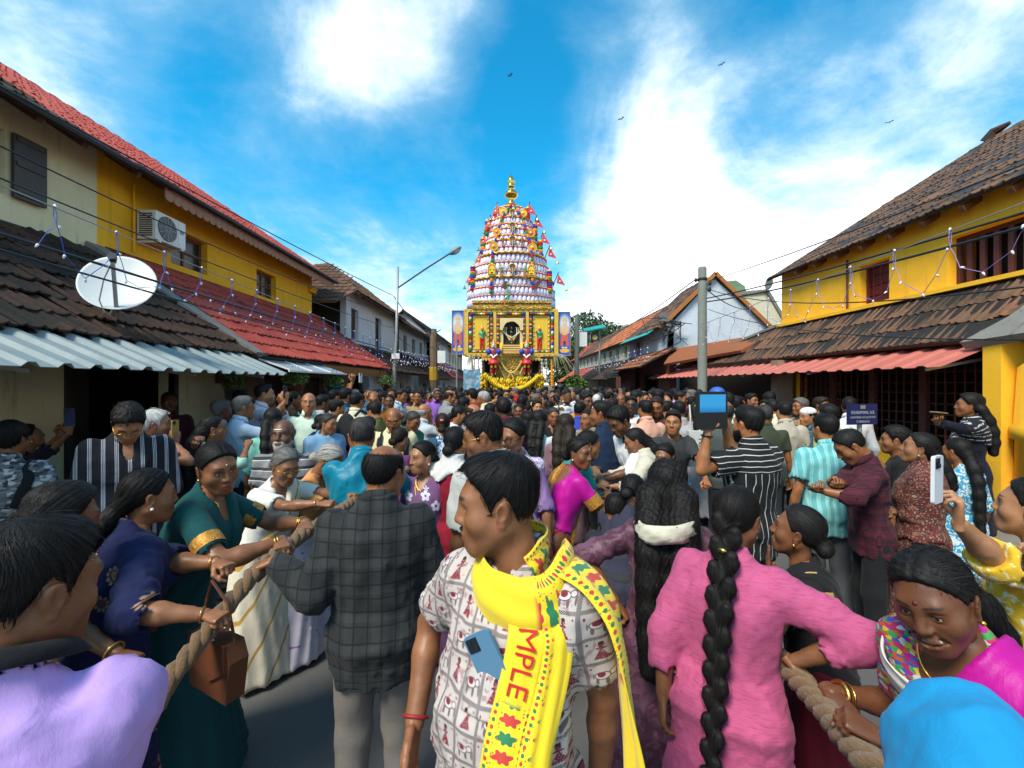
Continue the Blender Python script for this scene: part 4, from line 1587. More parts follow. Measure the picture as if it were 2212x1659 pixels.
def window(parent, x, side, y0, y1, z0, z1, fmat, kind='panes', depth=.12, pmat=None):
 """frame with panes or bars set back in an opening of the wall at x"""
 xi = x + side * depth
 t = .05
 fr = Geo()
 lo, hi = min(xi, xi + side * .05), max(xi, xi + side * .05)
 for a, b, c, d in ((y0, y1, z0, z0 + t), (y0, y1, z1 - t, z1), (y0, y0 + t, z0 + t, z1 - t), (y1 - t, y1, z0 + t, z1 - t)):
  fr.box((lo, a, c), (hi, b, d))
 f = link('window', fr, fmat, parent)
 xb = xi + side * .03
 if kind == 'panes':
  ym, zm = (y0 + y1) / 2, (z0 + z1) / 2
  link('mullion', Geo().box((lo + .005, ym - .02, z0 + t), (hi - .005, ym + .02, z1 - t)), fmat, f)
  for a, b in ((y0 + t, ym - .02), (ym + .02, y1 - t)):
   link('rail', Geo().box((lo + .008, a, zm - .015), (hi - .008, b, zm + .015)), fmat, f)
   for c, d in ((z0 + t, zm - .015), (zm + .015, z1 - t)):
    link('pane', Geo().box((xb - .004, a, c), (xb + .004, b, d)), pmat or GLASSD, f)
 elif kind == 'bars':
  n = max(3, int((y1 - y0) / .16))
  for i in range(1, n):
   y = y0 + (y1 - y0) * i / n
   link('bar', Geo().box((lo + .005, y - .032, z0 + t), (hi - .012, y + .032, z1 - t)), fmat, f)
 elif kind == 'grid':
  ny, nz = max(2, int((y1 - y0) / .14)), max(2, int((z1 - z0) / .14))
  for i in range(1, ny):
   y = y0 + (y1 - y0) * i / ny
   link('bar', Geo().box((lo + .004, y - .007, z0 + t), (lo + .018, y + .007, z1 - t)), fmat, f)
  for i in range(1, nz):
   z = z0 + (z1 - z0) * i / nz
   link('bar', Geo().box((lo + .020, y0 + t, z - .007), (lo + .034, y1 - t, z + .007)), fmat, f)
  link('shutter', Geo().box((hi - .006, y0 + t, z0 + t), (hi + .006, y1 - t, z1 - t)), pmat or fmat, f)
 elif kind == 'shutter':
  ym = (y0 + y1) / 2
  for a, b in ((y0 + t, ym - .004), (ym + .004, y1 - t)):
   link('shutter', Geo().box((lo + .012, a, z0 + t), (hi - .012, b, z1 - t)), pmat or fmat, f)
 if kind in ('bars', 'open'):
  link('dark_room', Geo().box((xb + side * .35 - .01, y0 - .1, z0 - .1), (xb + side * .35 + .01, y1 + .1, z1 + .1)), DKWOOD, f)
 return f
def gable(parent, y, xe, ze, xr, zr, xb, zb, base, mat, th=.18, name='gable_wall'):
 """end wall under a ridged roof, plane y"""
 poly = [(xe, base), (xb, base), (xb, zb), (xr, zr), (xe, ze)]
 if xb < xe:
  poly = poly[::-1]
 return link(name, Geo().prism(poly, y, y + th), mat, parent)
def house(name, label, side, y0, y1, xw, zb, xe, ze, xr, zr, wallm, roofm, xl=None, zl=None, lowm=None, xg=None, gmat=None, wins=(), gwins=(), nobj=(60, 60), over=.35,
   low_y=None, keep_low=None, hip=0., base=0., matf=None, ends=(True, True), group='houses along the street', rafters=True, fascia=DKWOOD, lowmatf=None):
 """a two-storey street house: upper wall at |x| = xw standing behind a lower lean-to roof that comes down to xl"""
 s = side
 t = thing(name, label, 'house', (s * xw, (y0 + y1) / 2, 0), 0, group)
 org = np.array((s * xw, (y0 + y1) / 2, 0))
 class Q:       # geometry is made in world space, then shifted to the thing
  pass
 def W(G_):
  G_.v = [q - org.astype(np.float32) for q in G_.v]
  return G_
 hol = [(a, b, c, d) for a, b, c, d, *_ in wins]
 top = ze + (xw - xe) * (zr - ze) / (xr - xe) - .05
 wl = link('wall', W(wall_holes(s * xw, y0, y1, zb - .5, top, hol, .2, s)), wallm, t)
 for a, b, c, d, fm, kind, *pm in wins:
  f = window(t, s * xw, s, a, b, c, d, fm, kind, pmat=pm[0] if pm else None)
  f.location = -org
  for ch in f.children:
   pass
 xb = s * (2 * xr - xe)
 for fl, y in zip(ends, (y0, y1 - .18)):
  if fl:
   f = gable(t, y, s * (xw + .01), ze, s * xr, zr - .06, xb, ze, 0 if True else zb, wallm)
   f.location = -org
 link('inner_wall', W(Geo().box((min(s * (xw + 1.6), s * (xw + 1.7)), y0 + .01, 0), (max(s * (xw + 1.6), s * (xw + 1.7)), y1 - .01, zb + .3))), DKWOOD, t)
 sl = np.array((s * (xr - xe), 0, zr - ze))
 Ls = np.linalg.norm(sl)
 ya, yb = y0 - (over if ends[0] else 0), y1 + (over if ends[1] else 0)
 dk = link('roof_deck', W(Geo().sheet(quad((s * xe, ya, ze), (s * xe, yb, ze), (s * xr, yb, zr), (s * xr, ya + hip, zr)), .05)), fascia, t)
 link('back_roof', W(Geo().sheet(quad((s * xr, ya + hip, zr), (s * xr, yb, zr), (xb, yb, ze), (xb, ya, ze)), .06)), roofm, t)
 tile_roof(t, np.array((s * xe, ya, ze)) - org, (0, 1, 0), sl / Ls, yb - ya, Ls + .05, roofm, (lambda a, b: a > b / Ls * hip) if hip else None, nobj[0], seed=int(y0 * 10), jit=1.7 if roofm in (T_OLD, T_OLD2) else 1.1, matf=(lambda c: matf(c + org)) if matf else None)
 n = int((yb - ya) / .42)
 rt = Geo()
 for i in range(n):
  y = ya + .2 + i * .42
  if y < ya + hip:
   continue
  rt.ball((s * xr, y, zr + .01), (.08, .24, .06), 8, 5, rnd=(i * .37) % 1)
 link('ridge_tiles', W(rt), roofm, t, smooth=True)
 if rafters:
  for i in range(int((yb - ya) / .55)):
   y = ya + .15 + i * .55
   if y < 2:
    continue
   a = np.array((s * (xe + .02), y, ze - .07))
   b = a + sl / Ls * min(1.0, (xw - xe) / max(xr - xe, .1) * Ls + .1)
   link('rafter', W(Geo().beam(a, b, .06, .08)), BRWOOD, t)
 if xl is not None:
  la, lb = low_y or (y0, y1)
  slo = np.array((s * (xw - xl), 0, zb - zl))
  Ll = np.linalg.norm(slo)
  if not keep_low:
   link('lower_deck', W(Geo().sheet(quad((s * xl, la, zl), (s * xl, lb, zl), (s * xw, lb, zb), (s * xw, la, zb)), .05)), fascia, t)
  tile_roof(t, np.array((s * xl, la, zl)) - org, (0, 1, 0), slo / Ll, lb - la, Ll, lowm or roofm, keep_low, nobj[1], seed=int(y0 * 7 + 3), jit=1.8 if (lowm or roofm) in (T_OLD, T_OLD2) else 1.1, matf=(lambda c: lowmatf(c + org)) if lowmatf else None)
  if xg is not None:
   gh = [(a, b, c, d) for a, b, c, d, *_ in gwins]
   link('ground_wall', W(wall_holes(s * xg, la, lb, 0, zl + (xg - xl) * (zb - zl) / (xw - xl) - .07, gh, .2, s)), gmat or wallm, t)
   for a, b, c, d, fm, kind, *pm in gwins:
    f = window(t, s * xg, s, a, b, c, d, fm, kind, pmat=pm[0] if pm else None)
    f.location = -org
 t['_o'] = 0
 del t['_o']
 t_org[t.name] = org
 return t, org, W
t_org = {}
def corr(y0, y1, xa, za, xb, zb, side, per=.25, hgt=.032, th=.006):
 """profiled sheet, ribs running down the slope from (xb, zb) to the low edge (xa, za)"""
 ys, hs = [], []
 n = int(round((y1 - y0) / per))
 for i in range(n):
  b = y0 + i * per
  for q, hh in ((0, 0), (.50, 0), (.62, 1), (.84, 1)):
   ys.append(b + q * per)
   hs.append(hh)
 ys.append(y1)
 hs.append(0)
 g_ = []
 d = np.array((xb - xa, zb - za))
 nn = np.array((-d[1], d[0]))
 nn /= np.linalg.norm(nn)
 if nn[1] < 0:
  nn = -nn
 for y, hh in zip(ys, hs):
  g_.append([(side * (xa + (xb - xa) * t + nn[0] * hh * hgt), y, za + (zb - za) * t + nn[1] * hh * hgt) for t in (0, 1)])
 g_ = np.array(g_)
 if side > 0:
  g_ = g_[::-1]
 return Geo().sheet(g_, th)
def scallop(y0, y1, x, z, side, w_=.16, drop=.20, th=.02):
 """valance board with a scalloped lower edge: one board per scallop"""
 out_ = []
 n = int((y1 - y0) / w_)
 for i in range(n):
  a = y0 + i * w_
  poly = [(a + .003, z), (a + w_ - .003, z)] + [(a + w_ / 2 + (w_ / 2 - .003) * math.cos(q), z - drop + .06 - .06 * math.sin(q)) for q in np.linspace(0, np.pi, 7)]
  M = np.array([[0, 1, 0, x], [1, 0, 0, 0], [0, 0, 1, 0], [0, 0, 0, 1.0]])
  out_.append(Geo().prism(poly, -th / 2, th / 2, M))
 return out_
ch, CO, W = house('cream_house', 'cream two-storey house with mossy dark tiles and open black shutter at far left', -1, -.5, 6.37, 5.9, 3.75, 5.4, 4.96, 10.6, 8.45, CREAM, T_OLD,
     3.62, 2.24, T_OLD, 4.4, CREAM, wins=[(4.35, 5.22, 4.06, 4.80, GREYWOOD, 'bars')], gwins=[], nobj=(120, 175), over=.0, ends=(True, False),
     matf=lambda c: T_RED if c[1] + .12 * (abs(c[0]) - 5.4) > 5.55 else T_OLD,
     low_y=(-.5, 6.5), keep_low=None)
for o in list(ch.children):
 if o.name.startswith('ground_wall'):
  bpy.data.objects.remove(o)
link('ground_wall', W(wall_holes(-4.4, -.5, 6.86, 0, 2.75, [(4.46, 5.83, .02, 2.5)], .2, -1)), CREAM, ch)
link('door', W(Geo().box((-4.78, 4.46, .1), (-4.72, 5.0, 2.5))), DKWOOD, ch)
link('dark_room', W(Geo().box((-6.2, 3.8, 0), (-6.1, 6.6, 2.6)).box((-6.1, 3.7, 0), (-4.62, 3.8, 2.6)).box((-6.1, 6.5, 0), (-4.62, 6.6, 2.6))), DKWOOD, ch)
for ya in (4.40, 5.83):
 link('door_post', W(Geo().box((-4.47, ya, 0), (-4.38, ya + .06, 2.5))), DKWOOD, ch)
link('side_wall', W(Geo().box((-4.62, 6.86, 0), (-4.22, 7.0, 2.5))), PINKW, ch)
pl_ = link('number_plate', W(Geo().box((-4.385, 6.62, 1.86), (-4.37, 6.80, 2.03))), BRWOOD, ch)
sh_ = link('shutter', W(Geo().box((-5.87, 5.25, 4.05), (-5.83, 5.62, 4.80))), GREYWOOD, ch)
for zz in (4.09, 4.43, 4.72):
 link('batten', W(Geo().box((-5.826, 5.27, zz), (-5.815, 5.60, zz + .05))), GREYWOOD, ch)
link('cement_verge', W(Geo().beam((-3.6, 6.45, 2.27), (-5.9, 6.35, 3.80), .34, .07)), CONC, ch)
gu = link('gutter', W(Geo().tube([(-5.34, -.5, 4.93), (-5.34, 6.37, 4.93)], .05, 8)), BLACKP, ch)
aw = thing('awning', 'long blue grey corrugated metal awning under the mossy tiles on the left', 'awning', (-3.3, 3, 2.1))
for i in range(7):
 a = -.3 + i * .9
 b = min(a + .9, 5.95)
 if b - a > .1:
  G_ = corr(a, b - .004, 3.0, 1.965, 3.68, 2.255, -1, .225)
  G_.v = [q - np.array((-3.3, 3, 2.1 + .004 * (i % 2)), np.float32) for q in G_.v]
  link('panel', G_, BLUEGREY, aw)
for y in (1.2, 3.0, 4.6, 5.85):
 link('bracket', Geo().beam((-.25 + .6 - .3, y - 3, -.16), (-1.08, y - 3, .0), .03, .03), STEEL, aw)
yh, YO, W = house('yellow_house', 'bright yellow house with red painted tile roofs and carved valance on the left', -1, 6.37, 13.2, 5.9, 3.85, 5.4, 4.96, 10.6, 8.45, YELLOW, T_RED,
     3.6, 2.255, T_RED, 4.75, PINKW, wins=[(7.75, 8.68, 3.95, 4.56, BRWOOD, 'panes'), (10.35, 11.2, 3.92, 4.52, BRWOOD, 'panes')],
     gwins=[(7.3, 8.0, .8, 2.0, DKWOOD, 'bars'), (8.6, 9.5, .8, 2.0, DKWOOD, 'grid'), (10.2, 11.3, .8, 2.0, DKWOOD, 'grid')],
     nobj=(130, 170), over=.55, ends=(False, True), low_y=(6.5, 13.05))
for q in scallop(7.0, 13.7, -5.42, 4.93, -1, .17, .20):
 link('valance_board', W(q), paint('valance_pink', (.36, .19, .12), .7), yh)
link('gutter', W(Geo().tube([(-5.33, 6.37, 4.95), (-5.33, 13.75, 4.95)], .045, 8)), BLACKP, yh)
link('fascia', W(Geo().box((-3.66, 8.6, 2.05), (-3.62, 13.0, 2.23))), ORANGEP, yh)
link('corner_moulding', W(Geo().box((-5.96, 12.95, 4.52), (-5.80, 13.28, 4.60)).box((-5.98, 12.93, 4.60), (-5.77, 13.31, 4.68))), YELLOW, yh)
link('verge_board', W(Geo().beam((-3.55, 13.08, 2.30), (-5.9, 13.08, 3.92), .05, .07)), T_RED, yh)
link('wall_pipe', W(Geo().tube([(-5.86, 6.95, 4.95), (-5.86, 6.95, 3.9)], .02, 6)), YELLOW, yh)
pw = thing('awning', 'frosted white sheet awning of flat panes above hanging flower pots', 'awning', (-3.4, 7.4, 2.1))
for i in range(3):
 a = 6.45 + i * .73
 link('pane', Geo().sheet(quad((.2, a - 7.4, -.05), (.2, a + .72 - 7.4, -.05), (-.36, a + .72 - 7.4, .15), (-.36, a - 7.4, .15)), .008), POLYC, pw)
 link('rib', Geo().beam((.21, a - .005 - 7.4, -.045), (-.37, a - .005 - 7.4, .158), .025, .02), WHITEP, pw)
link('edge_bar', Geo().box((.19, -.97, -.075), (.215, 1.26, -.05)), WHITEP, pw)
ac = thing('air_conditioner', 'white outdoor air conditioner unit on wall brackets under the red eaves', 'air conditioner', (-5.68, 7.30, 4.34))
ac.scale = (.8, .8, .8)
G_ = Geo().box((-.2, -.40, -.28), (.16, .40, .28))
link('casing', G_, paint('ac_white', (.66, .65, .60), .4), ac)
for i in range(11):
 link('louvre', Geo().box((-.15, -.418, -.22 + i * .042), (.10, -.402, -.203 + i * .042)), BLACKP, ac)
fg = link('fan_grille', Geo().lathe([(.245, 0), (.245, .012), (.0, .012)], 28, frame((.161, -.10, 0), (0, 1, 0), (0, 0, 1)), ), paint('ac_grille', (.10, .10, .095), .5), ac)
for i in range(12):
 a = i * math.pi / 6
 link('spoke', Geo().beam((.176, -.10 + .03 * math.cos(a), .03 * math.sin(a)), (.176, -.10 + .24 * math.cos(a), .24 * math.sin(a)), .008, .006, up=(1, 0, 0)), STEEL, fg)
for rr in (.08, .13, .18, .225):
 link('ring', Geo().tube([(.178, -.10 + rr * math.cos(q), rr * math.sin(q)) for q in np.linspace(0, 2 * np.pi, 28)], .0035, 5), STEEL, fg)
link('side_panel', Geo().box((.161, .20, -.26), (.165, .39, .26)), WHITEP, ac)
link('label_sticker', Geo().box((.166, .23, .02), (.168, .34, .10)), TEAL, ac)
for y in (-.3, .3):
 link('bracket', Geo().box((-.24, y - .025, -.33), (.18, y + .025, -.285)), WHITEP, ac)
dish = thing('satellite_dish', 'white oval satellite dish standing on the mossy dark tiles', 'satellite dish', (-3.97, 4.42, 2.45))
nrm = np.array((.42, -.80, .52))
nrm /= np.linalg.norm(nrm)
Md = frame((.24, -.16, .33), np.cross((0, 0, 1), nrm), np.cross(nrm, np.cross((0, 0, 1), nrm)))
prof = [(.001, 0), (.12, .006), (.25, .026), (.36, .055), (.385, .062), (.388, .058), (.36, .045), (.25, .014), (.12, -.008), (.001, -.014)]
Me = Md.copy()
Me[:3, 1] *= .84
Me[:3, 0] *= .76
link('reflector', Geo().lathe(prof, 40, Me), paint('dish_white', (.62, .63, .63), .35, 0, .4, .12), dish, smooth=True)
def dl(p): return Md[:3, :3] @ np.array(p) + Md[:3, 3]
link('arm', Geo().beam(dl((.02, -.30, .03)), dl((.03, -.02, .36)), .028, .028), STEEL, dish)
link('receiver', Geo().tube([dl((.03, -.02, .34)), dl((.03, .005, .385)), dl((.03, .0, .41))], [.022, .034, .034], 10), BLACKP, dish)
link('mast', Geo().tube([(0, 0, -.05), (.03, -.02, .05), (.10, -.06, .12), (.2, -.12, .17)], .022, 8), STEEL, dish)
link('stay', Geo().tube([(.05, .02, -.02), (.13, -.03, .12), (.2, -.1, .2)], .010, 6), STEEL, dish)
link('cable', Geo().tube([dl((.03, 0, .36)), dl((-.05, -.12, .22)), dl((-.09, -.26, .10)), dl((-.06, -.34, .03)), (.08, .0, .0), (.0, .05, -.02)], .006, 6), STEEL, dish)
link('cement_foot', Geo().ball((0, 0, -.05), (.15, .13, .06), 12, 6), CONC, dish, smooth=True)
m_, g = newmat('leaf')
p_ = g.node('ShaderNodeNewGeometry').outputs['Position']
r_ = g.fract(g.add(g.attr('rnd'), g.objrnd()))
c_ = g.mix(r_, (.035, .085, .012), (.12, .20, .03))
g.bsdf(c_, .55, spec=.4)
LEAF = m_
m_, g = newmat('dark_leaf')
r_ = g.fract(g.add(g.attr('rnd'), g.objrnd()))
g.bsdf(g.mix(r_, (.018, .045, .014), (.065, .11, .03)), .55, spec=.4)
LEAFD = m_
def leaves(n, c, rad, size, seed=0, flat=1.0, bias=None):
 r = np.random.RandomState(abs(int(seed)))
 d = r.normal(0, 1, (n, 3))
 d /= np.linalg.norm(d, axis=1)[:, None]
 rr = r.uniform(.25, 1, (n, 1)) ** .5
 p = np.array(c) + d * rr * np.array(rad)
 u = r.normal(0, 1, (n, 3))
 u /= np.linalg.norm(u, axis=1)[:, None]
 v = np.cross(u, r.normal(0, 1, (n, 3)))
 v /= np.linalg.norm(v, axis=1)[:, None] + 1e-9
 sz = size * r.uniform(.6, 1.4, (n, 1))
 w3 = np.cross(u, v) * sz * .15
 A, B, C, D = p - u * sz, p + v * sz * .45 + w3, p + u * sz, p - v * sz * .45 + w3
 V = np.stack([A, B, C, D], 1).reshape(-1, 3)
 F = np.arange(4 * n).reshape(n, 4)
 return V, F, np.repeat(r.uniform(0, 1, n), 4)
for i, (px, py, d_, rd, pc, lb) in enumerate(((505, 838, 6.4, .17, (.10, .10, .11), 'hanging grey pot with trailing plant by the pinkish wall'), (638, 828, 6.9, .20, (.16, .05, .03), 'round bushy yellow green plant in hanging clay pot'),
          (722, 835, 8.2, .17, (.02, .10, .30), 'small plant in a hanging blue pot'), (835, 830, 11.5, .22, (.1, .04, .03), 'hanging green plant in front of the white wall'))):
 c = P(px, py, d_)
 t = thing('hanging_pot', lb, 'flower pot', c, 0, 'hanging flower pots')
 link('pot', Geo().lathe([(.001, -.18), (.08, -.18), (.12, -.02), (.13, -.02), (.13, .0), (.11, 0), (.10, -.03), (.001, -.03)], 14), paint('pot%d' % i, pc, .6), t, smooth=True)
 V_, F_, r_ = leaves(420, (0, 0, .06), (rd, rd, rd * .8), .028, i)
 link('foliage', Geo().put(V_, F_, rnd=r_), LEAF, t)
 for a in (0, 2.1, 4.2):
  link('hanger', Geo().tube([(.12 * math.cos(a), .12 * math.sin(a), 0), (0, 0, .42)], .003, 4), DKMETAL, t)
wh, WO, W = house('white_house', 'whitewashed house with dark hipped roof and red brown window on the left', -1, 14.6, 20.6, 5.4, 3.25, 4.95, 4.80, 6.95, 6.35, WHITEW, T_OLD2,
     3.55, 2.2, T_OLD, 4.3, WHITEW, wins=[(15.05, 15.75, 3.38, 4.42, BRWOOD, 'bars'), (17.7, 18.5, 3.2, 4.5, DKWOOD, 'open')],
     gwins=[(15.6, 16.3, .2, 1.9, DKWOOD, 'open'), (17.2, 17.9, .2, 1.9, BRWOOD, 'open')], nobj=(110, 150), over=.4, ends=(False, True), low_y=(13.5, 19.6), hip=2.6)
hv = np.array((0, 2.6, 1.55)) / 3.027
def hq(a, b): return np.array((-4.95 - a, 13.3, 4.26)) + hv * b
def keephip(a, b):
 f = (b - 1.05) / 3.03
 return (a > .3) if f < 0 else (f * 2 - .1 < a < 4.1 - f * 2)
link('hip_roof', W(Geo().sheet(quad(hq(.3, 0), hq(4.2, 0), hq(4.1, 1.05), hq(-.05, 1.05)), .05).sheet(quad(hq(-.05, 1.05), hq(4.1, 1.05), hq(2.05, 4.05), hq(1.95, 4.05)), .05)), T_OLD2, wh)
tile_roof(wh, hq(0, 0) + (0, -.02, .02) - WO, np.array((-1, 0, 0.)), hv, 4.3, 4.1, T_OLD2, keephip, 80, seed=5)
link('verandah_shade', W(Geo().box((-8.5, 14.9, 2.6), (-5.62, 15.0, 4.6))), DKWOOD, wh)  # dark sheet standing for the shade in the open verandah under the hip
hz = [('grey_house', 'pale grey house with grey tiled eaves behind the tall lamp pole', 21.0, 27.0, 5.3, 3.3, 4.85, 4.55, 6.9, 5.95, GREYW, T_OLD, 3.7, 2.1, T_OLD),
  ('white_house', 'white house with dark windows left of the chariot painted board', 27.3, 35.0, 5.0, 3.4, 4.5, 4.75, 6.6, 6.3, WHITEW, T_OLD, 3.6, 2.2, T_RED),
  ('cream_house', 'far cream house in the row behind the chariot on the left', 35.5, 46.0, 5.1, 3.3, 4.6, 4.6, 6.7, 6.1, CREAM2, T_OLD2, 3.7, 2.1, T_OLD2)]
for nm, lb, a, b, xw, zb, xe, ze, xr, zr, wm, rm, xl, zl, lm in hz:
 ws = []
 y = a + .9
 while y < b - 1.2:
  ws.append((y, y + .7, zb + .15, zb + .95, DKWOOD if len(ws) % 2 else BRWOOD, 'bars'))
  y += 1.9
 house(nm, lb, -1, a, b, xw, zb, xe, ze, xr, zr, wm, rm, xl, zl, lm, 4.4, wm, wins=ws, gwins=[(a + 1.2, a + 2.1, .1, 1.9, DKWOOD, 'open'), (a + 3.4, a + 4.3, .6, 1.8, DKWOOD, 'bars')], nobj=(60, 60), rafters=False)
rh, RO, W = house('yellow_house', 'yellow house with brown tile roof, red window and blue signboard on the right', 1, -.5, 9.72, 5.85, 3.07, 5.6, 4.10, 10.5, 7.2, YELLOWR, T_OLD2,
     5.1, 2.32, T_OLD2, None, None, wins=[(6.95, 7.55, 3.17, 3.82, RDWOOD, 'grid'), (4.55, 6.02, 3.14, 3.80, MAROONW, 'bars')],
     nobj=(170, 130), over=.1, ends=(True, True), low_y=(-.5, 13.85), keep_low=lambda a, b: (a - .5) < 9.75 + (1 - b / 1.05) * 4.2)
link('lower_deck', W(Geo().sheet(quad((5.1, -.5, 2.31), (5.1, 13.8, 2.31), (5.85, 9.75, 3.06), (5.85, -.5, 3.06)), .05)), DKWOOD, rh)
link('cement_verge', W(Geo().beam((5.08, 13.9, 2.36), (5.86, 9.8, 3.13), .16, .05)), CONC, rh)
link('ridge_finial', W(Geo().tube([(10.42, 9.8, 7.15), (10.45, 9.7, 7.32), (10.5, 9.45, 7.36)], [.15, .10, .04], 8)), T_OLD, rh)
link('wall_pipe', W(Geo().tube([(5.82, 7.78, 3.1), (5.82, 7.78, 4.0)], .018, 6)), MAROONW, rh)
link('upper_ledge', W(Geo().box((5.72, -.5, 3.075), (5.849, 9.7, 3.13))), YELLOWR, rh)
link('ground_wall', W(wall_holes(5.3, 4.9, 8.36, 0, 2.35, [(5.0, 8.3, 1.02, 2.34)], .18, 1)), YELLOWR, rh)
lat = Geo()
for i in range(4):
 a = 5.0 + i * .825
 f = link('lattice', W(Geo().box((5.33, a, 1.02), (5.39, a + .05, 2.32)).box((5.33, a + .775, 1.02), (5.39, a + .825, 2.32)).box((5.33, a + .05, 1.02), (5.39, a + .775, 1.07)).box((5.33, a + .05, 2.27), (5.39, a + .775, 2.32))), MAROONW, rh)
 for q in range(1, 6):
  link('bar', W(Geo().box((5.345, a + .05 + q * .121 - .007, 1.07), (5.359, a + .05 + q * .121 + .007, 2.27))), MAROONW, f)
 for q in range(1, 9):
  link('bar', W(Geo().box((5.36, a + .05, 1.07 + q * .133 - .007), (5.374, a + .775, 1.07 + q * .133 + .007))), MAROONW, f)
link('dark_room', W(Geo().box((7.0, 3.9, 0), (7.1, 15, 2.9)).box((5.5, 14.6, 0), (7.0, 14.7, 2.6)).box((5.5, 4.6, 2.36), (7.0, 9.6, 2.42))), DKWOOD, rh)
link('pillar', W(Geo().box((4.98, 8.40, 0), (5.26, 8.62, 2.3))), PINKW, rh)
link('wooden_door', W(Geo().box((6.4, 9.4, 0), (6.46, 10.4, 2.2))), MAROONW, rh)
link('recess_shade', W(Geo().box((6.2, 8.7, 0), (6.26, 14.4, 2.3))), DKWOOD, rh)  # near-black backing sheet, its colour stands for the shade of the recess
link('step', W(Geo().box((4.25, 3.2, .12), (5.29, 8.4, .40))), PAVE, rh)
link('pier', W(Geo().lathe([(.46, 0), (.46, 1.28), (.50, 1.30), (.50, 1.42), (.47, 1.44), (.44, 2.02), (.40, 2.06), (.001, 2.08)], 28, xf((5.45, 4.25, .0)))), YELLOWR, rh, smooth=True)
link('end_wall', W(Geo().box((5.02, 4.6, 0), (7.2, 4.78, 2.28))), YELLOWR, rh)
link('cement_slab', W(Geo().sheet(quad((4.95, 4.95, 2.33), (4.95, 2.2, 2.50), (6.0, 2.2, 3.22), (5.75, 4.3, 3.12), 4, 4) + np.random.RandomState(4).normal(0, .02, (4, 4, 3)), .10)), CONC, rh)
cn = thing('awning', 'long salmon red corrugated awning below the brown tiles on the right', 'awning', (4.9, 9, 2.15))
for i in range(11):
 a = 4.82 + i * .95
 b = min(a + .95, 15.1)
 if b - a > .1:
  G_ = corr(a, b - .004, 4.6, 2.035, 5.22, 2.285, 1, .30, .022)
  G_.v = [q - np.array((4.9, 9, 2.15 + .004 * (i % 2)), np.float32) for q in G_.v]
  link('panel', G_, SALMON, cn)
for y in (5.0, 7.0, 9.0, 11.0, 13.0, 14.8):
 link('bracket', Geo().beam((-.28, y - 9, -.14), (.36, y - 9, -.02), .03, .03), STEEL, cn)
sg = thing('sign', 'blue accountant signboard with white lettering on a short grey post', 'sign', P(1862, 900, 5.0) + np.array((0, 0, -.12)), R(12))
SIGNB = paint('sign_blue', (.008, .015, .085), .5)
SIGNT = paint('sign_white', (.45, .47, .52), .5, nz=.05)
link('board', Geo().box((-.20, -.01, .03), (.20, .01, .26)), SIGNB, sg)
link('post', Geo().tube([(0, .03, -.32), (0, .03, .1)], .024, 8), STEEL, sg)
link('emblem', Geo().box((-.033, -.0125, .205), (.033, -.011, .245)), STEEL, sg)
def text_mesh(body, size, mat, parent, M, name='lettering', sx=1.0, align='CENTER', font_bold=False, mapf=None, th=.0):
 cu = bpy.data.curves.new('t', 'FONT')
 cu.body = body
 cu.size = size
 cu.align_x = align
 cu.resolution_u = 3
 ob = bpy.data.objects.new('t', cu)
 COL.objects.link(ob)
 me = bpy.data.meshes.new_from_object(ob.evaluated_get(bpy.context.evaluated_depsgraph_get()))
 bpy.data.objects.remove(ob)
 V = np.zeros(len(me.vertices) * 3, np.float32)
 me.vertices.foreach_get('co', V)
 V = V.reshape(-1, 3)
 V[:, 0] *= sx
 if mapf:
  V = mapf(V)
 else:
  M = np.asarray(M)
  V = V @ M[:3, :3].T + M[:3, 3]
 me.vertices.foreach_set('co', V.astype(np.float32).ravel())
 me.update()
 return link(name, me, mat, parent)
Ms = frame((0, -.0135, 0), (1, 0, 0), (0, 0, 1))
for tx, sz, z in (('SIVARAMAN, A.R.', .052, .148), ('CHARTERED ACCOUNTANT', .033, .100), ('\u2706 8848263181', .036, .052)):
 M_ = Ms.copy()
 M_[2, 3] = z
 text_mesh(tx, sz, SIGNT, sg, M_, sx=.82)
gh, GO, W = house('gabled_house', 'white and pale blue house with pointed gable and tangled cables behind the concrete pole', 1, 14.7, 17.4, 5.1, 2.95, 4.85, 3.70, 6.62, 5.39, BLUEW, T_OLD2,
     3.95, 2.35, T_RUST, 4.9, MAROONW, wins=[(14.95, 15.25, 2.98, 3.55, DKWOOD, 'open')], gwins=[(15, 17, .1, 2.2, DKWOOD, 'open')],
     nobj=(70, 90), over=.12, ends=(True, False), low_y=(13.9, 17.4), rafters=False)
link('bargeboard', W(Geo().beam((4.8, 14.56, 3.66), (6.62, 14.56, 5.46), .05, .12).beam((6.62, 14.56, 5.46), (8.4, 14.56, 3.72), .05, .12)), paint('barge_orange', (.38, .14, .04), .7), gh)
link('blue_flashing', W(Geo().sheet(quad((4.6, 15.3, 3.52), (4.6, 19.2, 3.52), (4.95, 19.2, 3.78), (4.95, 15.3, 3.78)), .02)), TEAL, gh)
link('rust_roof', W(Geo().sheet(quad((4.6, 13.6, 2.46), (5.2, 10.2, 2.62), (5.9, 10.0, 3.02), (5.2, 14.4, 2.98)), .07)), T_RUST, gh)
bk = thing('concrete_house', 'cream concrete house with sloping parapet behind the white gable', 'house', (8.95, 15.1, 0), 0, 'houses along the street')
pl = [(-3.0, 0), (.0, 0), (.0, 3.95), (-.55, 4.95), (-1.0, 5.02), (-3.0, 4.72)]
link('wall', Geo().prism([(x + .2, z) for x, z in pl], 0, 4), CREAM2, bk)
link('parapet', Geo().beam((.25, -.03, 3.93), (-.37, -.03, 4.99), .08, .10).beam((-.37, -.03, 4.99), (-2.8, -.03, 4.74), .08, .10), CONC, bk)
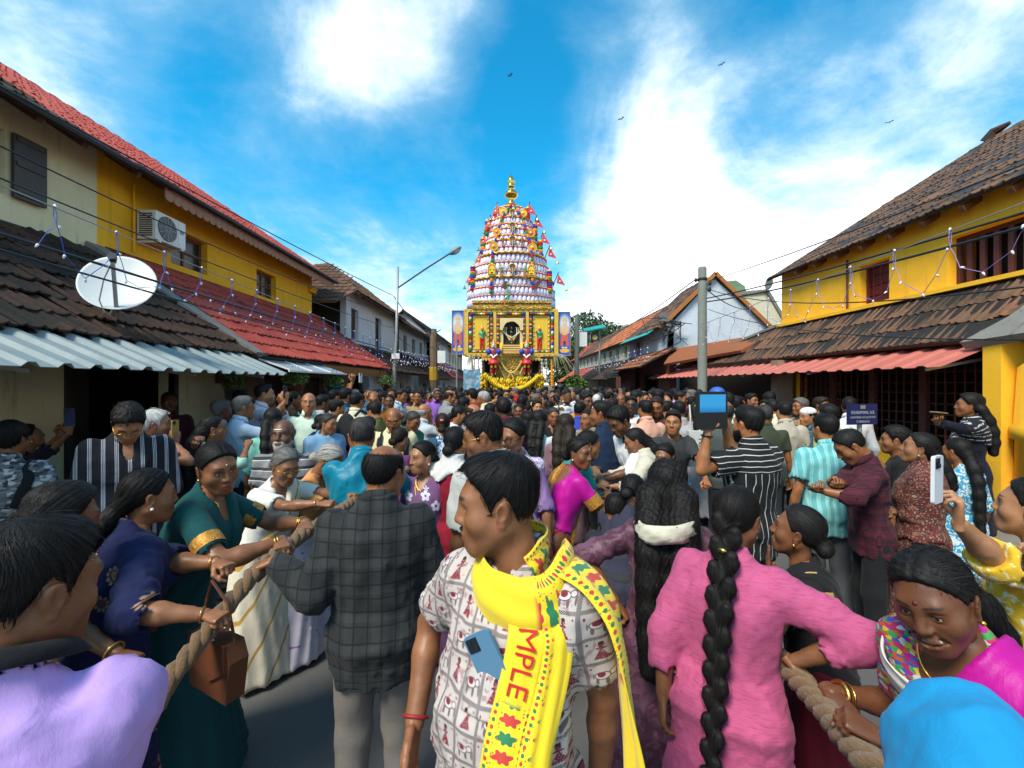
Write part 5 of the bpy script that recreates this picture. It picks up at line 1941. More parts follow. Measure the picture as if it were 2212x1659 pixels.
tk = link('water_tank', Geo().prism([(-1.75, 4.78), (-.85, 4.90), (-.95, 5.22), (-1.25, 5.42), (-1.75, 5.36)], .3, 1.3), paint('tank_green', (.14, .22, .13), .6), bk)
d2 = thing('satellite_dish', 'small pale dish on the parapet of the cream concrete house', 'satellite dish', (8.5, 14.95, 5.0))
link('reflector', Geo().lathe([(.001, 0), (.12, .02), (.22, .07), (.215, .085), (.12, .035), (.001, .012)], 20, frame((0, 0, .22), (.8, .5, 0), (.2, -.2, 1))), paint('dish_grey', (.45, .45, .43), .5), d2, smooth=True)
link('mast', Geo().tube([(0, .05, -.05), (0, .03, .22)], .02, 6), STEEL, d2)
hz = [('lilac_house', 'lilac painted house with dark window and orange tiled roof on the right', 17.4, 19.4, LILAC, T_OLD2, T_OLD, [DKWOOD]),
  ('cream_house', 'cream house with orange tile roof beyond the lilac house', 19.4, 26.4, CREAM2, T_ORG, T_OLD, [BRWOOD]),
  ('cream_house', 'long cream house with brown window row at far right of chariot', 26.4, 34.0, CREAM2, T_OLD2, T_RED, [BRWOOD]),
  ('pale_house', 'farthest pale house of the right row by the green trees', 34.0, 46.0, WHITEW, T_RED, T_ORG, [DKWOOD])]
for i, (nm, lb, a, b, wm, rm, lm, fm) in enumerate(hz):
 ws = []
 y = a + .5
 while y < b - .9:
  ws.append((y, y + .6, 3.0, 3.55, fm[0], 'open' if len(ws) % 2 else 'shutter', BRWOOD))
  y += 1.5
 house(nm, lb, 1, a, b, 5.1, 2.9, 4.85, 3.66, 6.75, 5.2, wm, rm, 3.7, 2.0, lm, 4.6, CREAM2 if i else MAROONW, wins=ws, gwins=[(a + .6, a + 1.5, .1, 1.7, DKWOOD, 'open')], nobj=(70, 80), ends=(False, i == 3), rafters=False)
tr = thing('roof_truss', 'dark lattice steel truss under the roof edge behind the concrete pole', 'truss', (3.7, 15.6, 2.1))
for y in np.arange(0, 2.4, .3):
 link('web', Geo().beam((0, y, 0), (0, y + .15, .16), .02, .02), BLACKP, tr)
 link('web', Geo().beam((0, y + .15, .16), (0, y + .3, 0), .02, .02), BLACKP, tr)
link('chord', Geo().beam((0, 0, 0), (0, 2.4, 0), .03, .03).beam((0, 0, .17), (0, 2.4, .17), .03, .03), BLACKP, tr)
link('post', Geo().beam((0, 0, -2.1), (0, 0, .0), .14, .14), MAROONW, tr)
CY = 18.0
K_ = CY / 968
def C(x, y):
 """chariot-local x, z from photograph coordinates on the chariot's front"""
 return (x - 1106) * K_, CAMZ - (y - 830) * K_
CX = C(1104, 0)[0]
m_, g = newmat('gold_carving')
v_ = g.vec()
a_ = g.vor(v_, 26, out=0)
n_ = g.noise(v_, 14, 4, .6)
sx_, sy_, sz_ = g.xyz(v_)
lat_ = g.mul(g.absv(g.m('SINE', g.mul(sx_, 55))), g.absv(g.m('SINE', g.mul(sz_, 55))))
c_ = g.mix(g.step(g.add(g.mul(a_, 1.2), g.mul(lat_, .6)), .35, .95), (.46, .22, .02), (.84, .52, .07))
g.bsdf(c_, .38, g.bump(g.add(a_, lat_), .9, .03), metal=.35, spec=.5)
GOLDC = m_
m_, g = newmat('gold_trim')
n_ = g.noise(g.vec(), 30, 3)
g.bsdf(g.mix(n_, (.60, .33, .03), (.85, .55, .10)), .35, g.bump(n_, .5, .02), metal=.35)
GOLDT = m_
m_, g = newmat('brass')
g.bsdf(g.mix(g.noise(g.vec(), 5), (.50, .32, .06), (.70, .48, .12)), .2, metal=1.)
BRASS = m_
m_, g = newmat('dark_gold')
v_ = g.vec()
a_ = g.vor(v_, 16)
g.bsdf(g.mix(g.step(a_, .2, .7), (.20, .11, .012), (.52, .32, .04)), .45, g.bump(a_, .8, .03), metal=.3)
DKGOLD = m_
m_, g = newmat('tinsel')
v_ = g.vec()
x_, y_, z_ = g.xyz(v_)
n_ = g.noise(g.vmul(v_, (1, 1, .22)), 46, 3, .7)
c_ = g.mix(g.step(n_, .42, .62), (.42, .36, .62), (.84, .82, .90))
c_ = g.mix(g.step(g.noise(v_, 60, 2), .60, .68), c_, (.95, .95, .95))
g.bsdf(c_, .35, g.bump(n_, .7, .03), spec=.6)
TINSEL = m_
CRED, CBLUE, CGREEN, CORG, CYEL, CWHITE = (.55, .012, .02), (.015, .055, .48), (.012, .24, .05), (.80, .25, .012), (.85, .50, .02), (.75, .72, .68)
GARL = fabric('garland', None, lambda g, v, b: g.mix(g.step(g.noise(v, 60, 3, .7), .3, .7), g.mix(1, b, (.6, .6, .6), 'MULTIPLY'), g.mix(1, b, (1.25, 1.25, 1.25), 'MULTIPLY')), .7, 0)
PAINTC = fabric('painted_figure', None, None, .4, 0, spec=.5)
DKW = DKWOOD
CH = thing('temple_chariot', 'tall temple chariot with golden shrine front and tiered tinsel tower at the street end', 'temple chariot', (CX, CY, 0))
def cp(name, geo, mat, color=None, smooth=False, parent=None):
 return link(name, geo, mat, parent or CH, color=color, smooth=smooth)
def lx(x): return (x - 1104) * K_
def lz(y): return CAMZ - (y - 830) * K_
x0, x1, z1, z0 = lx(1003), lx(1206), lz(668), lz(770)
xm0, xm1 = lx(1078), lx(1132)
cp('shrine_body', Geo().box((x0 + .06, .35, z0 + .03), (x1 - .06, 2.8, z1)), GOLDC)
fr = Geo()
for a, b, c, d in ((x0, x1, z1 - .13, z1), (x0, x1, z0, z0 + .13), (x0, x0 + .16, z0 + .13, z1 - .13), (x1 - .16, x1, z0 + .13, z1 - .13)):
 fr.box((a, -.02, c), (b, .35, d))
cp('front_frame', fr, GOLDT)
for xa in (lx(1069), lx(1139)):
 cp('pilaster', Geo().box((xa - .06, -.03, z0 + .13), (xa + .06, .35, z1 - .13)), GOLDT)
for i in range(36):       # rosette studs on the frame
 t = i / 35
 for zz in (z1 - .065, z0 + .065):
  if i % 2 == 0:
   cp('rosette', Geo().ball((x0 + .05 + (x1 - x0 - .1) * t, -.03, zz), (.035, .02, .035), 6, 4), DKGOLD)
bays = [(x0 + .18, lx(1069) - .08), (lx(1069) + .08, lx(1139) - .08), (lx(1139) + .08, x1 - .18)]
for bi, (a, b) in enumerate(bays):
 cp('bay_panel', Geo().box((a, .16, z0 + .14), (b, .34, z1 - .16)) if bi != 1 else Geo().box((a, .16, z0 + .14), (b, .20, z1 - .16)), GOLDC)
 if bi != 1:
  w_ = b - a
  p = cp('inner_frame', Geo().box((a + .16, .08, z0 + .22), (b - .16, .15, z1 - .24)), GOLDT)
  cp('recess', Geo().box((a + .24, .05, z0 + .28), (b - .24, .079, z1 - .30)), paint('shrine_yellow', (.75, .46, .03), .4), parent=p)
  for k in range(8):
   for sx in (a + .20, b - .20):
    cp('stud', Geo().ball((sx, .06, z0 + .3 + k * (z1 - z0 - .66) / 7), (.035, .025, .035), 6, 4), paint('pearl', (.75, .68, .5), .3), parent=p)
CSEQ = [CRED, CBLUE, CGREEN, CORG, CWHITE, CYEL]
def seg_garland(pts, r, seg, seq, name='garland', n=7, bulge=.25, parent=None):
 pts = np.array(pts, float)
 ln = np.concatenate([[0], np.cumsum(np.linalg.norm(np.diff(pts, axis=0), axis=1))])
 m = max(1, int(round(ln[-1] / seg)))
 rr = np.atleast_1d(np.array(r, float))
 root = None
 for i in range(m):
  q = [np.array([np.interp(ln[-1] * (i + t) / m, ln, pts[:, k]) for k in range(3)]) for t in (0.02, .3, .7, .98)]
  rad = np.interp((i + .5) / m, np.linspace(0, 1, len(rr)), rr)
  G_ = Geo().tube(q, [rad * (1 - bulge), rad, rad, rad * (1 - bulge)], n)
  o = cp(name if root is None else 'band', G_, GARL, seq[i % len(seq)], parent=(root or parent))
  root = root or o
 return root
yf = -.06
for sx in (x0 + .24, x1 - .24):
 seg_garland([(sx, yf + .04, z1 - .2), (sx, yf + .04, z0 + .2)], .055, .115, [CBLUE, CWHITE, CGREEN, CRED, CORG])
seg_garland([(x0 + .25, yf + .04, z1 - .20), (lx(1069) - .1, yf + .04, z1 - .20)], .05, .10, CSEQ)
seg_garland([(lx(1069) + .1, yf + .04, z1 - .20), (lx(1139) - .1, yf + .04, z1 - .20)], .05, .10, CSEQ[::-1])
seg_garland([(lx(1139) + .1, yf + .04, z1 - .20), (x1 - .25, yf + .04, z1 - .20)], .05, .10, CSEQ)
for sx in (lx(1069) - .13, lx(1069) + .13, lx(1139) - .13, lx(1139) + .13):
 seg_garland([(sx, yf + .02, z1 - .30), (sx, yf + .02, lz(744))], .06, .075, [CBLUE, CORG, CGREEN, CRED, CYEL])
seg_garland([(x0 + .25, yf + .06, z0 + .19), (lx(1069) - .2, yf + .06, z0 + .19)], .04, .09, [CGREEN, CWHITE, CORG, CBLUE, CYEL])
seg_garland([(lx(1139) + .2, yf + .06, z0 + .19), (x1 - .25, yf + .06, z0 + .19)], .04, .09, [CGREEN, CWHITE, CORG, CBLUE, CYEL])
nx0, nx1, nz0, nz1 = lx(1087), lx(1123), lz(746), lz(696)
arch = []
for i in range(19):
 a = np.pi * i / 18
 r_ = 1 + .05 * abs(math.sin(a * 3.5))
 arch.append(((nx0 + nx1) / 2 + (nx1 - nx0) / 2 * math.cos(a) * r_, nz1 - .34 + .34 * math.sin(a) * r_))
G_ = Geo()
bx0, bx1, bz1 = nx0 - .13, nx1 + .13, nz1 + .14
outer = [((bx0 + bx1) / 2 + (bx1 - bx0) / 2 * max(-1, min(1, 1.5 * math.cos(np.pi * i / 18))), bz1 if 4 <= i <= 14 else nz1 - .34 + (bz1 - nz1 + .34) * min(1, math.sin(np.pi * i / 18) * 1.5)) for i in range(19)]
gr = np.array([[(p[0], y, p[1]) for y in (.02,)] + [(q[0], .02, q[1])] for p, q in zip(arch, outer)])
G_.sheet(gr, .14)
G_.box((bx0, .02, nz0), (nx0, .16, nz1 - .34)).box((nx1, .02, nz0), (bx1, .16, nz1 - .34))
cp('shrine_arch', G_, paint('arch_ivory', (.70, .55, .25), .45))
cp('niche', Geo().box((nx0, .14, nz0), (nx1, .158, nz1 + .02)), DKWOOD)
idol = Geo()
idol.ball((lx(1105), .08, nz0 + .22), (.16, .06, .20), 10, 6).ball((lx(1105), .06, nz0 + .50), (.08, .06, .10), 10, 6).ball((lx(1105), .05, nz0 + .66), (.06, .05, .12), 8, 6)
cp('idol', idol, paint('idol_bronze', (.10, .075, .04), .3, .7), smooth=True)
for k in range(3):
 cp('idol_garland', Geo().tube([(lx(1105) + (.22 + .07 * k) * math.sin(a), .05 - .01 * k, nz0 + .75 - (.65 - .1 * k) * (1 - abs(a) / 2.2) if abs(a) < 2.2 else 0) for a in np.linspace(-2.1, 2.1, 15)], .022, 6), GARL, CWHITE if k != 1 else CYEL)
sil = cp('sill', Geo().box((lx(1086), -.20, lz(766)), (lx(1124), .16, nz0)), paint('sill_tan', (.62, .40, .16), .5))
for q in range(4):
 cp('bead_row', Geo().tube([(lx(1087), -.21, lz(763) + q * .09), (lx(1123), -.21, lz(763) + q * .09)], .014, 5), GOLDT, parent=sil)
for sx in (lx(1083), lx(1127)):
 cp('bolster', Geo().tube([(sx, -.17, nz0 + .06), (sx, -.24, lz(764))], [.06, .065], 10), paint('bolster_yellow', (.85, .50, .02), .6), smooth=True)
def figure(name, x, z, y, hgt, yaw, skin, topc, lowc, arm, hair='highbun', crown=None, lean=0, outfit='tshirt', par=None, sex='m', face=None):
 k, parts = fig(sex=sex, yaw=0, lean=lean, s=1.0, arm=arm, h=.03, hres=.009, hair=hair, nstr=0, outfit=outfit, opt=dict(hem=.9, sleeve='half', collar=0))
 sc = hgt / 1.75
 M = xf((x, y, z), rz=-R(yaw), s=sc)
 root = None
 cols = {'skin': skin, 'hair': crown or (.6, .35, .04), 'top': topc, 'low': lowc, 'drape': topc}
 for nm, ge, slot in parts:
  G2 = Geo().merge(ge, M)
  G2.mi = [q * 0 for q in G2.mi]
  o = cp(name if root is None else nm, G2, PAINTC, cols[slot], True, root)
  root = root or o
 G2 = Geo().merge(Geo().lathe([(.12, -.02), (.10, .06), (.07, .12), (.05, .2), (.001, .26)], 10, xf(tuple(k.head + np.array((0, 0, .08))))), M)
 cp('crown', G2, PAINTC, crown or (.75, .45, .05), True, root)
 return root
FLESH = (.55, .22, .09)
figure('relief_guardian', lx(1041), lz(757), .02, .92, 180, FLESH, (.02, .30, .12), (.62, .03, .02), dict(L=dict(preset='up'), R='clasp'))
figure('relief_guardian', lx(1165), lz(757), .02, .92, 180, FLESH, (.02, .30, .12), (.62, .03, .02), dict(R=dict(preset='up'), L='clasp'))
for sx in (lx(1067), lx(1137)):
 r_ = figure('standing_guardian', sx, lz(810), -.30, 1.28, 180, (.78, .74, .70), (.22, .03, .05), (.55, .015, .02), dict(L='clasp', R='clasp'), outfit='tshirt', crown=(.52, .26, .07))
 for q in (-.028, .028):
  cp('painted_eye', Geo().ball((sx + q, -.425, lz(810) + 1.165), (.020, .014, .020), 8, 5), DKWOOD, parent=r_)
 cp('painted_mouth', Geo().ball((sx, -.425, lz(810) + 1.09), (.030, .012, .012), 8, 5), PAINTC, (.4, .02, .02), parent=r_)
 for q in (-.20, .20):
  cp('puffed_sleeve', Geo().ball((sx + q, -.33, lz(810) + .90), (.095, .10, .13), 10, 6), PAINTC, CBLUE, True, r_)
 cp('pale_face', Geo().ball((sx, -.34, lz(810) + 1.14), (.085, .085, .115), 12, 8), PAINTC, (.78, .75, .70), True, r_)
 cp('skirt', Geo().lathe([(.10, .62), (.20, .50), (.24, .40), (.001, .40)], 12, xf((sx, -.30, lz(810)))), PAINTC, (.60, .02, .03), True, r_)
 for q in (-.07, .07):
  cp('gaiter', Geo().tube([(sx + q, -.42, lz(810) + .42), (sx + q, -.42, lz(810) + .28)], .045, 8), PAINTC, CYEL, parent=r_)
m_, g = newmat('board_blue')
v_ = g.vec()
x_, y_, z_ = g.xyz(v_)
halo = g.add(g.mul(x_, x_), g.mul(g.mul(g.sub(z_, .35), g.sub(z_, .35)), .35))
c_ = g.mix(g.step(halo, .0, .09), (.62, .74, .85), (.012, .10, .48))
g.bsdf(c_, .4)
BOARDB = m_
for sx0, sx1, yt, yb in ((975, 1002, 670, 766), (1207, 1233, 673, 769)):
 xa, xb, za, zb = lx(sx0), lx(sx1), lz(yb), lz(yt)
 xc = (xa + xb) / 2
 bd = cp('painted_board', Geo().box((-(xb - xa) / 2 + .025, -.01, -(zb - za) / 2 + .025), ((xb - xa) / 2 - .025, .03, (zb - za) / 2 - .025)), BOARDB)
 bd.location = (xc, .1, (za + zb) / 2)
 G_ = Geo()
 w_, h_ = (xb - xa) / 2, (zb - za) / 2
 for a in ((-w_, -h_, w_, -h_ + .03), (-w_, h_ - .03, w_, h_), (-w_, -h_ + .03, -w_ + .03, h_ - .03), (w_ - .03, -h_ + .03, w_, h_ - .03)):
  G_.box((a[0], -.03, a[1]), (a[2], .05, a[3]))
 cp('board_frame', G_, paint('frame_copper', (.42, .20, .10), .5), parent=bd)
 def flat(pts, y, col, nm):
  cp(nm, Geo().prism([(p[0], p[1]) for p in pts], y - .004, y), PAINTC, col, parent=bd)
 def disc(cx, cz, rx, rz_, y, col, nm, n=18):
  flat([(cx + rx * math.cos(q), cz + rz_ * math.sin(q)) for q in np.linspace(0, 2 * np.pi, n, endpoint=False)], y, col, nm)
 disc(0, -.68, .20, .085, -.011, (.80, .42, .05), 'painted_plinth')
 flat([(-.17, -.50), (-.06, -.52), (-.03, -.30), (0, -.30), (.03, -.30), (.06, -.52), (.17, -.50), (.14, .02), (-.14, .02)], -.013, (.62, .10, .07), 'painted_robe')
 disc(0, .18, .17, .24, -.015, (.68, .47, .33), 'painted_torso')
 disc(-.14, .14, .05, .14, -.017, (.66, .44, .30), 'painted_arm')
 disc(.14, .14, .05, .14, -.017, (.66, .44, .30), 'painted_arm')
 disc(0, .06, .14, .06, -.019, (.75, .45, .10), 'painted_garland')
 disc(0, .46, .085, .11, -.019, (.70, .48, .34), 'painted_face')
 flat([(-.10, .52), (.10, .52), (.07, .62), (.02, .70), (-.02, .70), (-.07, .62)], -.021, (.72, .45, .12), 'painted_crown')
 for q in (-.06, .06):
  disc(q, -.56, .05, .03, -.021, (.78, .74, .66), 'painted_foot')
G_ = Geo()
for (a, b, zc, zd, y0_) in ((1020, 1191, 664, 668, -.10), (1023, 1188, 655, 664, .0), (1020, 1191, 650, 655, -.06)):
 G_.box((lx(a), y0_, lz(zd)), (lx(b), 3.0 - y0_, lz(zc)))
cp('cornice', G_, DKGOLD)
vz = lz(770)
for i in range(19):
 a = lx(1040) + i * (lx(1168) - lx(1040)) / 19
 w_ = (lx(1168) - lx(1040)) / 19
 cp('valance_tongue', Geo().prism([(a, vz - .02), (a + w_ - .01, vz - .02), (a + w_ - .01, vz - .14), (a + w_ / 2, vz - .20), (a, vz - .14)], .0, .02), paint('valance_gold', (.62, .42, .08), .5))
cp('valance_rail', Geo().box((lx(1036), -.02, vz - .03), (lx(1172), .06, vz)), DKGOLD)
G_ = Geo()
for sx in (1043, 1062, 1145, 1168):
 G_.box((lx(sx) - .07, .15, .3), (lx(sx) + .07, .30, vz - .03))
G_.box((lx(1036), .1, lz(812)), (lx(1174), .34, lz(806))).box((lx(1036), .1, lz(838)), (lx(1174), .34, lz(830)))
cp('chassis', G_, wood('old_timber', (.05, .03, .018), (.12, .075, .04)))
cp('chassis_back', Geo().box((lx(1038), .9, .5), (lx(1172), 2.6, vz - .05)), DKWOOD)
for sx in (lx(1045), lx(1165)):
 for yy in (.7, 2.4):
  cp('wheel', Geo().lathe([(.001, -.12), (.16, -.14), (.18, -.08), (.70, -.08), (.75, -.10), (.75, .10), (.70, .08), (.18, .08), (.16, .14), (.001, .12)], 24, frame((sx, yy, .75), (0, 1, 0), (0, 0, 1))), DKWOOD)
cp('carved_crest', Geo().lathe([(.001, -.05), (.25, -.05), (.62, .0), (.60, .04), (.001, .05)], 24, frame((lx(1103), .05, lz(793)), (1, 0, 0), (0, 0, 1))), DKGOLD)
G_ = Geo()
for i in range(15):
 a = math.pi * i / 14
 G_.beam((lx(1103), .0, lz(797)), (lx(1103) + .62 * math.cos(a), -.04, lz(797) + .42 * math.sin(a)), .03, .03)
cp('fan_rays', G_, DKGOLD)
for (xa, xb, yt, dp, rr, c) in ((1082, 1127, 780, 26, .032, (.75, .62, .12)), (1078, 1131, 790, 36, .03, (.70, .55, .2)), (1060, 1105, 800, 30, .03, CYEL), (1101, 1147, 800, 30, .03, CYEL)):
 pts = [(lx(xa + (xb - xa) * t), -.12, lz(yt + dp * (1 - (2 * t - 1) ** 2))) for t in np.linspace(0, 1, 14)]
 seg_garland(pts, rr, .08, [c, (.8, .55, .3)], 'flower_swag')
ban = Geo().tube([(0, 0, 0), (.012, -.03, -.03), (.014, -.05, -.07), (.006, -.055, -.11), (0, -.05, -.125)], [.006, .017, .02, .016, .005], 6)
BAN = fabric('banana_skin', None, lambda g, v, b: g.mix(g.step(g.noise(v, 18, 3), .55, .7), b, g.mix(1, b, (.55, .55, .3), 'MULTIPLY')), .5, 0)
rb = np.random.RandomState(5)
def bunch(parent_name, c, n, rx, hgt, label=None):
 G_ = Geo()
 for i in range(n):
  a = rb.uniform(-2.2, 2.2)
  t = rb.uniform(0, 1)
  r_ = rx * (1 - .45 * t)
  p = np.array(c) + np.array((math.sin(a) * r_, -math.cos(a) * r_, -hgt * t))
  M = xf(tuple(p), rz=a, rx=rb.normal(.15, .25), s=1.05)
  G_.merge(ban, M)
 o = cp(parent_name, G_, BAN, (.80, .50 + rb.uniform(-.05, .05), .02), True)
 cp('stalk', Geo().tube([(c[0], c[1], c[2] + .16), (c[0], c[1], c[2] - hgt)], .025, 6), paint('stalk_green', (.12, .16, .03), .7), parent=o)
for i in range(9):
 bunch('banana_bunch', (lx(1066 + i * 9), -.16 - .08 * (i % 2), lz(812 + 5 * math.sin(i / 8 * np.pi))), 70, .13, .50)
for sx in (1043, 1165):
 for k in range(2):
  bunch('banana_bunch', (lx(sx), -.12, lz(808 + k * 14)), 70, .15, .32)
pts = np.array([(lx(1050 + 112 * t), -.34, lz(806 + 31 * (1 - (2 * t - 1) ** 2))) for t in np.linspace(0, 1, 34)])
for i in range(33):
 G_ = Geo()
 for q in (-.05, 0, .05):
  G_.merge(ban, xf(tuple(pts[i] + (q * .3, -abs(q) * .4, 0)), rz=q * 8, ry=(.5 - i / 33) * 1.2, s=1.25))
 cp('banana_hand', G_, BAN, (.82, .55, .03), True)
cp('swag_cord', Geo().tube(pts, .012, 5), GARL, (.5, .35, .1))
for sx, yt, yb, r_ in ((1025, 772, 838, .03), (1034, 772, 834, .03), (1041, 776, 835, .03), (1170, 776, 840, .045), (1180, 776, 825, .035)):
 seg_garland([(lx(sx), -.05, lz(yt)), (lx(sx) + .02, -.05, lz(yb))], r_, .07, [(.62, .58, .5), (.30, .25, .2)], 'flower_string')
for sx, xe, yt, yb in ((1019, 1024, 775, 838), (1192, 1193, 772, 836)):
 seg_garland([(lx(sx), .1, lz(yt)), (lx(xe), .05, lz(yb))], [.035, .06, .075], .07, [CORG, (.82, .36, .02)], 'marigold_string')
rp = np.random.RandomState(8)
for side_, sx in ((-1, 1022), (1, 1196)):
 for i in range(16):
  a = rp.uniform(-1, 1)
  L = rp.uniform(.5, 1.3)
  b0 = np.array((lx(sx), .0, lz(768)))
  pts_ = [b0 + np.array((side_ * (abs(a) * t * L * (1.0 if side_ > 0 else .35)), -.1 * a * t, .12 * math.sin(t * 3) - L * .75 * t * t)) for t in np.linspace(0, 1, 6)]
  cp('dry_palm_leaf', Geo().tube(pts_, [.022, .018, .014, .010, .006, .002], 4), paint('dry_leaf', (.50, .46, .30), .8))
def half(y):
 """half width of the tower front (photo px) at photo height y"""
 return np.interp(y, [432, 440, 470, 507, 535, 563, 600, 626, 668], [26, 33, 47, 60, 70, 83, 94, 103, 105])
TY = 1.55      # tower axis in depth
def tz(y): return CAMZ - (y - 830) * K_ * 1.03
tiers = [(640, 660), (622, 641), (604, 623), (590, 605), (571, 591), (553, 572), (538, 554), (522, 539), (510, 523), (494, 511), (482, 495), (466, 483), (451, 467), (438, 452)]
for ti, (yt, yb) in enumerate(tiers):
 hw = half((yt + yb) / 2) * K_
 zt, zb = tz(yt), tz(yb)
 n = max(12, int(2 * np.pi * hw / .19))
 root = None
 dep = min(hw, 1.45)
 cp('tier_core', Geo().lathe([(hw * .93, zb), (hw * .93, zt), (.001, zt)], 32, np.diag([1, dep / hw, 1, 1]) + np.array([[0, 0, 0, 0], [0, 0, 0, TY], [0, 0, 0, 0], [0, 0, 0, 0]])), TINSEL, smooth=False)
 for i in range(n):
  a = 2 * np.pi * (i + .5 * (ti % 2)) / n
  if math.cos(a) < -.35:
   continue
  px, py = hw * math.sin(a) * .95, TY - dep * math.cos(a) * .95
  r_ = np.pi * hw / n * 1.0
  H = zt - zb
  G_ = Geo().tube([(px, py, zb - .03), (px, py, zb + H * .4), (px, py, zt - .03)], [r_ * 1.05, r_, r_ * .92], 10)
  o = cp('tinsel_roll', G_, TINSEL, smooth=True)
  cp('red_band', Geo().tube([(px, py, zt - .045), (px, py, zt - .005)], [r_ * 1.04, r_ * 1.04], 10), GARL, CRED if ti % 3 else (.5, .03, .25), True, o)
  cp('gold_cap', Geo().ball((px, py, zt + .0), (r_ * 1.06, r_ * 1.06, .045), 10, 5), GOLDT, None, True, o)
for yt in (604, 553, 522, 494, 466, 438):
 hw = half(yt) * K_ * 1.04
 dep = min(hw, 1.5)
 pts_ = [(hw * math.sin(a), TY - dep * math.cos(a), tz(yt) + .02 + .02 * math.cos(a * 40)) for a in np.linspace(-2, 2, 90)]
 cp('gold_frill', Geo().tube(pts_, .045, 6), GOLDT)
cp('dome', Geo().lathe([(half(440) * K_, tz(440)), (half(440) * K_ * .85, tz(432)), (.25, tz(426)), (.14, tz(424)), (.001, tz(424))], 28, xf((0, TY, 0))), GOLDT, smooth=True)
zk = tz(426)
prof = [(.10, 0), (.16, .03), (.17, .10), (.11, .16), (.07, .19), (.20, .30), (.24, .36), (.245, .40), (.20, .47), (.09, .53), (.07, .56), (.13, .60), (.14, .64), (.13, .68), (.09, .72), (.14, .78), (.13, .86), (.07, .93), (.03, 1.0), (.001, 1.04)]
cp('finial', Geo().lathe(prof, 24, xf((0, TY, zk), s=(1.2, 1.2, 1.36))), BRASS, smooth=True)
def front(x, y, out=.08):
 """a point on the tower's front at photo position x, y"""
 hw = half(y) * K_
 dep = min(hw, 1.45)
 u = np.clip(lx(x) / hw, -1, 1)
 return np.array((lx(x), TY - dep * math.sqrt(max(1 - u * u, 0)) - out, tz(y)))
def poly(ps, n=24):
 ps = np.array(ps, float)
 t = np.linspace(0, len(ps) - 1, n)
 return [front(np.interp(q, range(len(ps)), ps[:, 0]), np.interp(q, range(len(ps)), ps[:, 1]), .12) for q in t]
seg_garland(poly([(1108, 432), (1094, 452), (1084, 470), (1076, 492), (1070, 520), (1064, 545), (1062, 580), (1061, 612), (1060, 640)]), .065, .16, [CBLUE, CRED, CGREEN, CORG])
seg_garland(poly([(1110, 432), (1120, 452), (1132, 475), (1138, 500), (1146, 530), (1150, 560), (1150, 600), (1152, 630)]), .065, .16, [CRED, CGREEN, CORG, CBLUE])
for sx, ya, yb, r_, seq, sg_ in ((1072, 441, 470, .11, [CRED], .55), (1140, 441, 474, .11, [CRED], .55), (1052, 471, 502, .10, [CBLUE, CORG, CRED, CGREEN], .15), (1156, 478, 513, .11, [CBLUE, CORG, CRED, CGREEN], .16),
        (1043, 512, 545, .11, [CRED, CGREEN, CORG, CBLUE], .16), (1167, 519, 552, .11, [CRED, CGREEN, CORG, CBLUE], .16), (1022, 574, 625, .12, [CBLUE, CRED, CORG, CGREEN], .10), (1186, 584, 632, .12, [CBLUE, CRED, CORG, CGREEN, CRED], .10)):
 hw = half((ya + yb) / 2) * K_
 y_ = TY - min(hw, 1.45) * .45 - .12
 seg_garland([(lx(sx) * 1.05, y_, tz(ya)), (lx(sx) * 1.05, y_, tz(yb))], r_, sg_, seq, 'hanging_column', 10, .18)
 cp('column_cap', Geo().lathe([(r_, 0), (r_ * .7, .06), (.001, .14)], 10, xf((lx(sx) * 1.05, y_, tz(ya)))), GOLDT)
for (y, sz) in ((463, .30), (498, .34), (531, .34), (592, .34)):
 c = front(1107, y, .16)
 hood = [(-.02, -.5), (.02, -.5), (.10, -.1), (.24, .28), (.20, .42), (.08, .5), (-.08, .5), (-.20, .42), (-.24, .28), (-.10, -.1)]
 o = cp('cobra_hood', Geo().prism([(c[0] + q[0] * sz * 1.6, c[2] + q[1] * sz * 1.5) for q in hood], c[1], c[1] + .07), paint('cobra_brown', (.17, .055, .022), .45))
 cp('hood_stripe', Geo().prism([(c[0] + q[0] * sz, c[2] + q[1] * sz) for q in ((-.05, -.5), (.05, -.5), (.10, .3), (-.10, .3))], c[1] - .02, c[1]), STEEL, parent=o)
 cp('hood_rim', Geo().tube([(c[0] + q[0] * sz * 1.6, c[1] - .01, c[2] + q[1] * sz * 1.5) for q in hood[2:]], .018, 5), GOLDT, parent=o)
for x, y, c1, r_ in ((1086, 455, CYEL, .15), (1131, 457, CYEL, .15), (1072, 503, CORG, .15), (1148, 503, (.62, .16, .02), .16), (1066, 538, (.62, .28, .02), .17), (1151, 539, (.62, .28, .02), .17)):
 c = front(x, y, .20)
 F_ = frame(c, (1, 0, 0), (0, 0, 1))
 o = cp('medallion', Geo().lathe([(.001, -.02), (r_, -.02), (r_, .03), (.001, .05)], 18, F_), PAINTC, c1)
 cp('medallion_rim', Geo().tube([c + np.array((r_ * math.cos(a), -.03, r_ * math.sin(a))) for a in np.linspace(0, 2 * np.pi, 20)], .022, 5), GOLDT, parent=o)
 cp('medallion_boss', Geo().ball(c + np.array((0, -.05, 0)), (r_ * .4, .04, r_ * .4), 10, 5), GOLDT, parent=o)
 cp('medallion_tip', Geo().prism([(c[0] - .05, c[2] + r_), (c[0] + .05, c[2] + r_), (c[0], c[2] + r_ + .10)], c[1] - .02, c[1] + .02), PAINTC, c1, parent=o)
